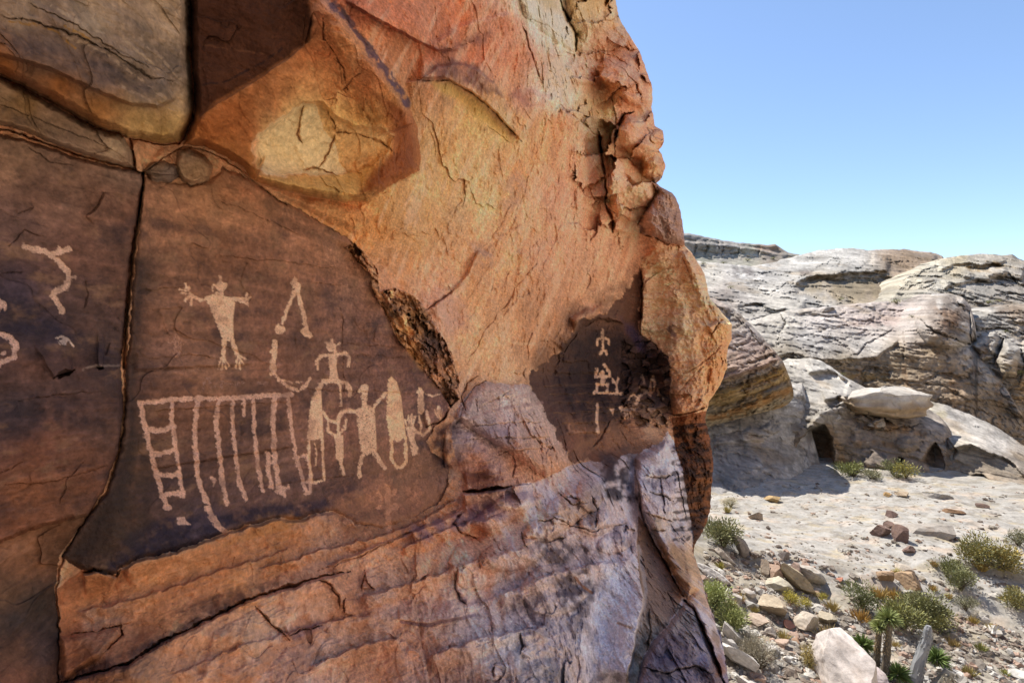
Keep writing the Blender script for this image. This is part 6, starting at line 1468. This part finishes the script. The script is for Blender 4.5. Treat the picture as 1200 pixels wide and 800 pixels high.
for q_ in ((912, 678, 22, 20, 51, (184, 156, 136), 'brown block at the top of the rubble pile', -20), (921, 658, 14, 14, 52, (150, 140, 134), 'small grey block above the rubble pile', 30), (932, 678, 18, 22, 53, (166, 142, 128), 'pinkish grey block on the right of the rubble pile top', 30),
           (916, 697, 34, 20, 54, (210, 200, 178), 'broad cream block with shaded front in the rubble pile', 14), (942, 696, 40, 24, 55, (204, 186, 156), 'long tan slab sloping down right in the rubble pile', 34), (950, 684, 36, 20, 56, (204, 194, 180), 'thin pale slab behind the long tan slab', 36),
           (912, 728, 38, 26, 57, (200, 182, 156), 'large tan block with a white top in the middle of the rubble', 24), (926, 739, 15, 11, 58, (198, 140, 116), 'small rusty red stone beside the large tan block', 10), (950, 742, 32, 28, 59, (206, 192, 174), 'layered pale block cracked into leaves', 20),
           (976, 736, 30, 16, 60, (196, 182, 158), 'low layered block beside the leafy cracked one', 20), (898, 672, 12, 18, 61, (190, 172, 150), 'narrow upright stone at the left of the rubble pile', 20), (880, 700, 14, 10, 62, (206, 196, 184), 'small pale stone left of the cream block', 0),
           (866, 708, 16, 11, 63, (200, 190, 178), 'small grey white stone near the pale green bush', 10), (905, 746, 14, 11, 64, (206, 194, 180), 'small cream stone below the large tan block', 20), (890, 735, 22, 11, 65, (200, 178, 158), 'flat pinkish stone left of the large tan block', 12),
           (920, 760, 16, 12, 66, (204, 176, 156), 'pink stone near the bottom of the rubble', 30), (934, 757, 16, 10, 67, (176, 142, 116), 'brownish stone below the leafy cracked block', 10), (900, 764, 18, 9, 68, (214, 206, 196), 'flat white stone near the bottom of the rubble', 24)):
    stone('stone', q_[6], q_[0], q_[1], q_[2], q_[3], q_[5], q_[4], .8, (6, q_[7], q_[4] * 7), 9, RUB, thick=q_[3] * .62 if q_[2] > 28 else None)
WSL = 'white slabs at the foot of the cliff'
for q_ in ((858, 752, 24, 22, 71, 'upper white slab at the foot of the cliff', 40), (860, 770, 26, 12, 72, 'middle white slab at the foot of the cliff', 36), (872, 792, 44, 22, 73, 'lower long white slab at the foot of the cliff', 38), (886, 815, 40, 26, 74, 'lowest white slab cut off by the bottom edge', 36)):
    stone('rock_slab', q_[5], q_[0], q_[1], q_[2], q_[3], WHT, q_[4], .7, (0, q_[6], 0), 12, WSL, thick=13)
stone('stone', 'broad flat white stone half sunk at the right of the slope', 1172, 745, 26, 12, (222, 216, 206), 75, .8, (0, 8, 0))
stone('stone', 'upright pale stone left of the broad flat white one', 1156, 733, 12, 12, (212, 204, 194), 76, .8)
stone('stone', 'small dark stone in front of the broad flat white one', 1177, 750, 9, 5, (110, 92, 84), 77, .8)

def shelf():
    d = 33.6; k = d / F
    c = np.array(at(1035, 469, d))
    V, Fc = stone_shape(41, (3.4, 2.6, 1.0), rot=(0, 3, 4), facets=16, sub=4)
    V = V - (V.max(0) + V.min(0)) / 2
    V = V / (np.ptp(V, axis=0) / 2) * np.array([51 * k, 2.4, 18 * k])
    V = np.sign(V) * np.abs(V / np.array([51 * k, 2.4, 18 * k])) ** .8 * np.array([51 * k, 2.4, 18 * k])
    z = V[:, 2] / (18 * k)
    q = V / 2.
    led = n2(z * 3.6 + .4 * fbm3(q[:, 0], q[:, 1], q[:, 2], 3, 4), V[:, 0] * .25, 17)
    V = V * (1 + .09 * led)[:, None] ** np.array([[1, 1, 0]])
    V = V + .20 * np.stack([fbm3(q[:, 0] * 1.9, q[:, 1] * 1.9, q[:, 2] * 4 + j, 5, 500 + j, .62) for j in range(3)], 1)
    col = stone_color(V, (212, 203, 190), 77, .64)
    t = sst(.35, -.25, z + .5 * fbm3(q[:, 0] * 2, q[:, 1] * 2, q[:, 2] * 3, 3, 9))[:, None] * .7
    col = col * (1 - t) + lin((186, 152, 104)) * .6 * t
    o = mesh_obj('rock_shelf', V + c, Fc, M_FAR, None, col, c)
    tag(o, 'flat capped shelf of pale rock with a tan rim standing out above the small caves', 'rock outcrop', 'slickrock outcrops across the wash')
shelf()

# small rubble: too many to count
def rubble():
    r = np.random.RandomState(99)
    V1, F1 = ICO[1]
    VV, FF, CC = [], [], []
    nv = 0
    k = 0
    while k < 6500:
        px, py = r.uniform(822, 1240), 640 + 200 * r.rand() ** .8
        dens = .25 + .75 * sst(690, 740, py) + .6 * (px < 960) 
        dens *= .55 + .9 * float(n2(np.array([px / 30.]), np.array([py / 16.]), 9)[0]) + .3
        if r.rand() > dens: continue
        p = hit_fast(px, py)
        if p is None: continue
        s = .035 + .10 * r.rand() ** 4 + .10 * (r.rand() < .03)
        V = V1 * (np.array([1, 1, .55]) * s * r.uniform(.6, 1.3, 3))
        V = V + s * .3 * r.normal(size=V.shape) * .5
        V = V @ rotz(r.rand() * 6.28).T + p
        c = np.array([(206, 198, 186), (190, 178, 160), (176, 164, 150), (150, 134, 120), (196, 166, 146), (214, 208, 198)][r.randint(6)])
        VV.append(V); FF.append(F1 + nv); nv += len(V1); CC.append(np.repeat(lin(c)[None] * .6 * r.uniform(.7, 1.2), len(V1), 0))
        k += 1
    while k < 7300:
        px, py = r.uniform(826, 1240), r.uniform(566, 690)
        if n2(np.array([px / 26.]), np.array([py / 9.]), 19)[0] < r.uniform(-.1, .35): continue
        p = hit_fast(px, py)
        s = .03 + .09 * r.rand() ** 3
        V = (V1 * (np.array([1, 1, .5]) * s * r.uniform(.6, 1.3, 3)) + s * .15 * r.normal(size=V1.shape)) @ rotz(r.rand() * 6.28).T + p
        c = np.array([(190, 178, 160), (160, 146, 130), (134, 120, 108), (186, 160, 140)][r.randint(4)])
        VV.append(V); FF.append(F1 + nv); nv += len(V1); CC.append(np.repeat(lin(c)[None] * .58 * r.uniform(.7, 1.2), len(V1), 0))
        k += 1
    o = mesh_obj('rubble', np.concatenate(VV), np.concatenate(FF), M_STONE, None, np.concatenate(CC), (9, 13, -8), smooth=False)
    tag(o, kind='stuff')
def hit_fast(px, py):
    d = 8.4 * F / (py - 400)
    for _ in range(6):
        x = (px - 600) / F * d
        z = float(gz_t(x, d))
        d = -z * F / (py - 400)
    return np.array([(px - 600) / F * d, d, z])
GZG = GZ.reshape(GX.shape)
def gz_t(x, y):
    i = np.clip(np.searchsorted(xs, x) - 1, 0, len(xs) - 2); j = np.clip(np.searchsorted(ys, y) - 1, 0, len(ys) - 2)
    u = (x - xs[i]) / (xs[i + 1] - xs[i]); v = (y - ys[j]) / (ys[j + 1] - ys[j])
    return (GZG[j, i] * (1 - u) + GZG[j, i + 1] * u) * (1 - v) + (GZG[j + 1, i] * (1 - u) + GZG[j + 1, i + 1] * u) * v
rubble()

# ------------------------------------------------------------------ plants
class Leaves:
    def __init__(s): s.V = []; s.F = []; s.C = []; s.n = 0
    def blade(s, p, d, L, w, c, droop=0., r=None, seg=1):
        d = d / np.linalg.norm(d)
        side = np.cross(d, r.normal(size=3)); side /= np.linalg.norm(side) + 1e-9
        m = p + d * L * .55 + np.array([0, 0, -droop * L * .25]); e = p + d * L + np.array([0, 0, -droop * L])
        s.V += [p - side * w * .35, p + side * w * .35, m + side * w * .5, m - side * w * .5, e]
        k = s.n
        s.F += [(k, k + 1, k + 2, k + 3), (k + 3, k + 2, k + 4)]
        s.C += [c] * 5; s.n += 5
    def tube(s, pts, rad, c, ns=6, r=None, jit=.0):
        pts = [np.asarray(p, float) for p in pts]
        base = s.n
        for i, p in enumerate(pts):
            t = pts[min(i + 1, len(pts) - 1)] - pts[max(i - 1, 0)]; t /= np.linalg.norm(t) + 1e-9
            a = np.cross(t, [.31, .95, .05]); a /= np.linalg.norm(a); b = np.cross(t, a)
            for k in range(ns):
                q = 6.283 * k / ns
                rr = rad[i] * (1 + (jit * r.normal() if r is not None else 0))
                s.V.append(p + (a * math.cos(q) + b * math.sin(q)) * rr); s.C.append(np.asarray(c) * (1 + (.25 * r.normal() if r is not None else 0)))
        for i in range(len(pts) - 1):
            for k in range(ns):
                a0 = base + i * ns + k; a1 = base + i * ns + (k + 1) % ns
                s.F.append((a0, a1, a1 + ns, a0 + ns))
        s.F.append(tuple(base + (len(pts) - 1) * ns + k for k in range(ns)))
        s.n += len(pts) * ns
    def build(s, name, mat, parent=None, base=None):
        return mesh_obj(name, np.array(s.V), s.F, mat, parent, np.clip(np.array(s.C), .01, .8), base, smooth=False)

GRN, OLV, GGR, YGR, STRAW, PALG = (96, 112, 62), (120, 122, 66), (126, 130, 104), (150, 152, 70), (200, 172, 108), (150, 164, 96)
def shrub(label, px, py, w, h, c, seed, n=520, kind='bush', c2=None, group='desert bushes on the slope', cat='bush', name='desert_shrub', thin=1.0):
    r = np.random.RandomState(seed)
    p = hit(px, py); k = p[1] / F
    W, H = w * k, h * k
    root = empty(name, p)
    tag(root, label, cat, group)
    lv, st = Leaves(), Leaves()
    cl = lin(c) * .60 + lin((176, 164, 124)) * .30; cb = lin(c2) * .9 if c2 is not None else cl * 1.25
    lobes = [(r.uniform(-.33, .33), r.uniform(-.33, .33), r.uniform(.22, .70), r.uniform(.22, .40)) for _ in range(12)]
    for i in range(int(n * 3.2)):
        lx, ly, lz, lr = lobes[r.randint(len(lobes))]
        v = r.normal(size=3); v /= np.linalg.norm(v)
        q = np.array([lx, ly, lz]) + v * lr * r.rand() ** .45
        if q[2] < .04: continue
        pos = p + q * np.array([W, W * .9, H])
        d = v * .6 + np.array([q[0], q[1], .7]) + .3 * r.normal(size=3)
        col = (cb if r.rand() < .35 else cl) * r.uniform(.6, 1.35)
        lv.blade(pos, d, W * r.uniform(.045, .10), W * .024 * thin, col, .1, r)
    for i in range(14):
        a = r.rand() * 6.28; q = np.array([math.cos(a) * r.uniform(.1, .42) * W, math.sin(a) * r.uniform(.1, .42) * W, H * r.uniform(.3, .65)])
        st.tube([p - [0, 0, .05], p + q * [.4, .4, .55], p + q], [.025 * W, .016 * W, .006 * W], lin((120, 104, 86)) * .6, 4, r)
    lv.build('leaves', M_LEAF, root, p); st.build('stems', M_LEAF, root, p)
    return root

def tuft(label, px, py, w, h, c, seed, n=150, group='dry grass tufts on the slope'):
    r = np.random.RandomState(seed)
    p = hit(px, py); k = p[1] / F
    W, H = w * k, h * k
    lv = Leaves()
    for i in range(n):
        a = r.rand() * 6.28; s = r.rand() ** .7
        b = p + np.array([math.cos(a) * W * .22 * s, math.sin(a) * W * .22 * s, -.02])
        d = np.array([math.cos(a) * .55 * s, math.sin(a) * .55 * s, 1.0]) + .18 * r.normal(size=3)
        lv.blade(b, d, H * r.uniform(.6, 1.15), W * .035, lin(c) * .8 * r.uniform(.7, 1.3), .25 * r.rand(), r)
    return tag(lv.build('grass_tuft', M_LEAF, None, p), label, 'grass tuft', group)

shrub('dense grey green bush leaning over the tilted slabs at the left', 848, 641, 42, 34, (112, 122, 84), 101, 900, c2=(150, 150, 106))
shrub('long pale yellow green bush spilling down beside the cliff edge', 838, 716, 38, 44, PALG, 102, 900, c2=(176, 184, 120))
shrub('second part of the pale yellow green bushes lower beside the cliff edge', 856, 738, 40, 34, PALG, 103, 800, c2=(182, 186, 124))
shrub('left bush of the green row under the caves', 1000, 558, 36, 18, (112, 126, 70), 104, 420, c2=(140, 144, 84), group='bushes in the shade under the caves')
shrub('dull grey green low bush in the middle of the row under the caves', 1022, 561, 28, 12, GGR, 105, 300, group='bushes in the shade under the caves')
shrub('taller dark green bush of the row under the caves', 1046, 556, 22, 18, (96, 112, 62), 106, 340, group='bushes in the shade under the caves')
shrub('rightmost bush with yellow flowers of the row under the caves', 1062, 560, 26, 20, (128, 132, 80), 107, 400, c2=(186, 172, 70), group='bushes in the shade under the caves')
shrub('green bush right of the tan boulders below the bench', 1110, 676, 30, 26, (108, 118, 72), 108, 600, c2=(136, 138, 84))
shrub('lower green bush just in front of another one right of the tan boulders', 1126, 692, 30, 26, (110, 120, 76), 109, 600, c2=(142, 142, 92))
shrub('large green and straw bush at the right end of the bench', 1148, 662, 40, 38, (116, 122, 70), 110, 800, c2=(166, 150, 84))
shrub('straw tinged green bush at the right of the large one below the bench', 1176, 668, 40, 32, (134, 130, 74), 111, 750, c2=(180, 158, 86))
shrub('bush cut by the right edge halfway up the slope', 1192, 714, 36, 24, (126, 128, 80), 112, 600, c2=(170, 156, 90))
shrub('small dark grey green bush below the right slope bushes', 1132, 716, 22, 18, (100, 106, 84), 113, 420)
shrub('dark green bush behind the twin trunks at the left', 1010, 712, 34, 30, (98, 112, 70), 114, 650, c2=(126, 134, 86))
shrub('broad green bush right behind the twin trunks', 1058, 736, 44, 34, (110, 120, 70), 115, 800, c2=(146, 144, 80))
shrub('grey green bush above the leaning dead trunk', 1088, 722, 44, 28, (118, 126, 86), 116, 750, c2=(146, 146, 96))
shrub('green bush right of the leaning dead trunk top', 1104, 738, 34, 24, (112, 120, 74), 117, 600, c2=(150, 146, 84))
shrub('low bush between the twin trunks and the big boulder', 1068, 712, 30, 20, (126, 130, 86), 118, 500)
shrub('bright yellow green bush in the shade of the long tan slab', 926, 708, 20, 17, (176, 164, 58), 119, 420, c2=(196, 184, 72))
shrub('small bright yellow green bush right of another under the long tan slab', 944, 711, 16, 13, (180, 166, 58), 120, 320, c2=(200, 186, 76))
shrub('small yellow green plant at the right end of the long tan slab', 963, 703, 12, 9, (184, 170, 60), 121, 240, c2=(200, 190, 80))
shrub('yellow flowered bush on top of the tan boulders', 1052, 674, 13, 8, (192, 176, 54), 122, 220, c2=(206, 190, 70))
shrub('straw green bush left of the big whitish boulder', 950, 782, 26, 26, (160, 146, 76), 123, 650, c2=(196, 172, 104))
shrub('grey leafless bush low in the rubble beside the white slabs', 892, 784, 46, 38, (146, 140, 128), 124, 800, c2=(170, 160, 142), thin=.45)
shrub('grey dry bush in front of the lower bush at the left', 882, 762, 30, 22, (150, 144, 124), 125, 500, thin=.5)
shrub('pale small bush at the left end of the pale bench', 856, 594, 20, 12, (156, 150, 116), 126, 300, thin=.6)
shrub('low grey green bush under the far right bench end', 1194, 640, 26, 22, (104, 112, 84), 127, 450)
shrub('tiny green bush among the stones above the dark crack between the two skyline domes', 1052, 560, 12, 7, (120, 130, 76), 128, 160, group='bushes in the shade under the caves')
for k_, q_ in enumerate(((1030, 700, 20, 16, STRAW, 'golden grass tuft left of another behind the twin trunks'), (1047, 702, 22, 15, STRAW, 'golden grass tuft behind the twin trunks'), (1008, 728, 24, 18, (196, 160, 92), 'ochre grass tuft left of the twin trunks'), (976, 716, 14, 16, (186, 166, 106), 'straw tuft right of the rubble pile'),
      (970, 752, 26, 22, (196, 176, 124), 'large pale straw tuft above the big whitish boulder'), (857, 712, 9, 14, (176, 156, 92), 'small tuft beside the long pale bush'), (868, 704, 8, 12, (186, 162, 96), 'small tuft right of the long pale bush'), (852, 600, 10, 9, (180, 166, 100), 'small yellow tuft at the left of the pale bench'),
      (1094, 692, 10, 9, (196, 166, 96), 'tiny golden tuft right of the tan boulders'), (1095, 664, 11, 8, (196, 166, 110), 'pale tuft above the green bush right of the tan boulders'), (1150, 668, 16, 14, (202, 170, 96), 'golden tuft in front of the large green and straw bush'), (1116, 757, 18, 12, (190, 166, 110), 'straw tuft right of the leaning dead trunk'),
      (1150, 762, 14, 11, (150, 150, 84), 'greenish tuft low on the right slope'), (1136, 790, 22, 10, (170, 156, 100), 'straw tuft near the bottom edge at the right'), (1178, 792, 12, 8, (160, 158, 84), 'green tuft at the bottom right corner'), (918, 750, 14, 14, (186, 170, 110), 'straw tuft in the middle of the rubble'),
      (884, 716, 12, 9, (176, 160, 96), 'small tuft above the flat pinkish stone'), (966, 700, 8, 8, (180, 166, 90), 'tiny tuft at the lower lip of the bench'), (1050, 758, 12, 9, (200, 180, 120), 'straw tuft right of the twin trunks'), (1162, 738, 12, 10, (196, 176, 110), 'straw tuft beside the upright pale stone'),
      (1140, 730, 14, 10, (190, 168, 100), 'straw tuft below the small dark bush'), (844, 666, 12, 9, (180, 170, 90), 'yellow tuft under the plank like slabs'), (1060, 800, 14, 12, (190, 176, 116), 'straw tuft right of the pinkish white rock'), (1112, 700, 10, 8, (196, 170, 104), 'tiny straw tuft in front of the lower green bush'))):
    tuft(q_[5], q_[0], q_[1], q_[2], q_[3], q_[4], 300 + k_)

# little bushes dotted over the outcrops and the foot of the mesa
def plant_on_rock(label, px, py, w, h, c, seed):
    global hit
    bpy.context.view_layer.update()
    dg = bpy.context.evaluated_depsgraph_get()
    ok, loc, *_ = scene.ray_cast(dg, Vector((0, 0, 0)), at(px, py, 1.0).normalized())
    if not ok: return
    keep = hit
    hit = lambda *_a: np.array(loc)
    shrub(label, px, py, w, h, c, seed, 90, c2=(170, 168, 96), group='small bushes on the pale outcrops')
    hit = keep
for k_, q_ in enumerate(((1051, 356, 13, 6, 'bright green bush on the dome left of the shadowed knob'), (1158, 356, 10, 5, 'green bush on the ledge right of the shadowed knob'), (1170, 354, 7, 4, 'smallest green bush right of the shadowed knob'), (1178, 390, 6, 4, 'tiny green bush above the dark gully at the right'),
      (1192, 440, 14, 7, 'yellow green bush by the right edge below the gully'), (988, 440, 7, 4, 'tiny green bush left of the capped shelf'), (1018, 484, 7, 5, 'tiny yellow green bush under the capped shelf'), (856, 338, 8, 4, 'dark green bush on the back slope left of centre'), (824, 310, 8, 4, 'little bush at the foot of the mesa by the cliff'),
      (848, 309, 7, 3, 'little bush in the middle of the foot of the mesa'), (876, 306, 8, 4, 'little bush at the foot of the right end of the mesa'), (906, 304, 7, 3, 'little bush beyond the right end of the mesa'), (984, 352, 8, 5, 'dull green bush under the brow of the left skyline dome'), (1069, 372, 6, 4, 'tiny yellow green plant beside the shadowed knob'))):
    plant_on_rock(q_[4], q_[0], q_[1], q_[2], q_[3], (120, 128, 72), 800 + k_)

def rock_on_rock(label, px, py, w, h, c, seed):
    global hit
    bpy.context.view_layer.update()
    dg = bpy.context.evaluated_depsgraph_get()
    ok, loc, *_ = scene.ray_cast(dg, Vector((0, 0, 0)), at(px, py, 1.0).normalized())
    if not ok: return
    keep = hit
    hit = lambda *_a: np.array(loc)
    stone('stone', label, px, py, w, h, c, seed, .9, (4, 8, seed * 11), 12, 'stones lying on the outcrops', sink=.3)
    hit = keep
for q_ in ((1000, 486, 18, 13, (196, 182, 160), 901, 'tan block on the shoulder left below the capped shelf'), (1012, 494, 14, 9, (182, 166, 146), 902, 'small block leaning beside the tan one below the capped shelf'), (982, 492, 12, 9, (204, 194, 178), 903, 'pale small block at the left end of the stones below the capped shelf'),
           (1032, 498, 20, 10, (200, 188, 170), 904, 'flat pale block at the right end of the stones below the capped shelf'), (972, 366, 22, 9, (170, 158, 146), 905, 'brownish boulder lying at the foot of the left skyline dome'), (1094, 330, 12, 6, (188, 178, 162), 906, 'small boulder on the flank of the right skyline dome')):
    rock_on_rock(q_[6], *q_[:6])

# ------------------------------------------------------------------ yuccas and the tall twin trunked tree
def rosette(lv, c, rad, n, r, col, up=.15, w=.028):
    for i in range(n):
        z = r.uniform(-.55 + up, 1.0); a = r.rand() * 6.283
        q = math.sqrt(max(0, 1 - min(z, 1) ** 2))
        d = np.array([q * math.cos(a), q * math.sin(a), z])
        lv.blade(c + d * rad * .08, d, rad * r.uniform(.75, 1.08), w, (lin(col) * r.uniform(.65, 1.4)) if z > -.25 else lin((150, 132, 96)) * r.uniform(.6, 1.1), .10, r)

def joshua(label, px, py, hpx, headr, seed, lean=(0, 0), wpx=13, col=(112, 132, 70), group=None):
    r = np.random.RandomState(seed)
    p = hit(px, py); k = p[1] / F
    H, rad, hr = hpx * k, wpx * k * .5, headr * k
    root = empty('joshua_tree', p)
    tag(root, label, 'tree', group)
    tr = Leaves()
    top = p + np.array([lean[0] * k, lean[1], H])
    pts = [p + (top - p) * t + np.array([.05 * math.sin(4 * t + seed), .04 * math.cos(3 * t), 0]) * H * .25 for t in np.linspace(-.04, 1, 12)]
    tr.tube(pts, [rad * (1.25 - .45 * t) for t in np.linspace(0, 1, 12)], lin((120, 110, 94)) * .7, 9, r, .08)
    for i in range(700):                      # shaggy dead leaves folded down the trunk
        t = r.rand() ** .8; a = r.rand() * 6.283
        o = np.array([math.cos(a), math.sin(a), 0])
        b = p + (top - p) * t + o * rad * (1.15 - .4 * t)
        c = lin((172, 150, 110)) if t > .45 else lin((130, 124, 112))
        tr.blade(b, o * .35 + np.array([0, 0, -1.0]) + .2 * r.normal(size=3), rad * r.uniform(.5, .9), rad * .2, c * r.uniform(.45, 1.0), 0, r)
    tr.build('trunk', M_LEAF, root, p)
    lv = Leaves()
    rosette(lv, top, hr, 420, r, col, .15, hr * .075)
    lv.build('crown', M_LEAF, root, p)
    return root

JG = 'spiky yucca trees by the boulder'
joshua('taller twin trunked tree stem at the right with the large spiky head', 1037, 796, 68, 15, 401, (8, .1), 7, (142, 150, 92), JG)
joshua('slimmer tree stem at the left of the twin trunks with a small spiky head', 1026, 786, 54, 11, 402, (1, -.1), 6, (146, 152, 96), JG)
def yucca(label, px, py, rpx, seed):
    r = np.random.RandomState(seed)
    p = hit(px, py); k = p[1] / F
    lv = Leaves()
    rosette(lv, p + np.array([0, 0, rpx * k * .5]), rpx * k, 260, r, (104, 122, 66), .35, rpx * k * .085)
    return tag(lv.build('yucca', M_LEAF, None, p), label, 'yucca', 'low spiky yuccas')
yucca('low spiky yucca between the big boulder and the twin trunks', 1011, 764, 15, 411)
yucca('dark spiky yucca at the bottom right of the twin trunks', 1052, 800, 17, 412)
yucca('bright spiky yucca at the right of the leaning dead trunk', 1098, 780, 16, 413)
def dead_trunk():
    r = np.random.RandomState(431)
    p = hit(1072, 808); k = p[1] / F
    pts = [p + np.array([dx * k, dy, dz * k]) for dx, dy, dz in ((-4, 0, -4), (0, 0, 12), (6, .05, 28), (13, .1, 42), (18, .1, 56), (20, .1, 68), (20.5, .1, 72))]
    root = empty('dead_trunk', p)
    tag(root, 'bare grey dead trunk leaning to the right near the bottom edge', 'dead tree')
    t = Leaves()
    t.tube(pts, [.17, .15, .13, .115, .10, .085, .05], lin((150, 150, 150)) * .75, 10, r, .07)
    for i in range(420):
        j = r.rand() * 5; a = int(j); q = pts[a] + (pts[a + 1] - pts[a]) * (j - a)
        an = r.rand() * 6.283; o = np.array([math.cos(an), math.sin(an), 0])
        t.blade(q + o * (.145 - .018 * j), (pts[a] - pts[a + 1]) / .4 + .3 * o + .2 * r.normal(size=3), .09, .03, lin((160, 158, 152)) * r.uniform(.4, .9), 0, r)
    t.build('trunk', M_LEAF, root, p)
    s = Leaves()
    pts2 = [p + np.array([dx * k, -.25, dz * k]) for dx, dz in ((10, -6), (16, 8), (24, 20), (30, 30))]
    s.tube(pts2, [.17, .16, .14, .10], lin((176, 168, 150)) * .75, 10, r, .09)
    for i in range(260):
        j = r.rand() * 2.95; a = int(j); q = pts2[a] + (pts2[a + 1] - pts2[a]) * (j - a)
        an = r.rand() * 6.283; o = np.array([math.cos(an), math.sin(an), 0])
        s.blade(q + o * .13, (pts2[a] - pts2[a + 1]) + .3 * o + .2 * r.normal(size=3), .10, .035, lin((180, 170, 146)) * r.uniform(.4, .9), 0, r)
    s.build('stub', M_LEAF, root, p)
dead_trunk()
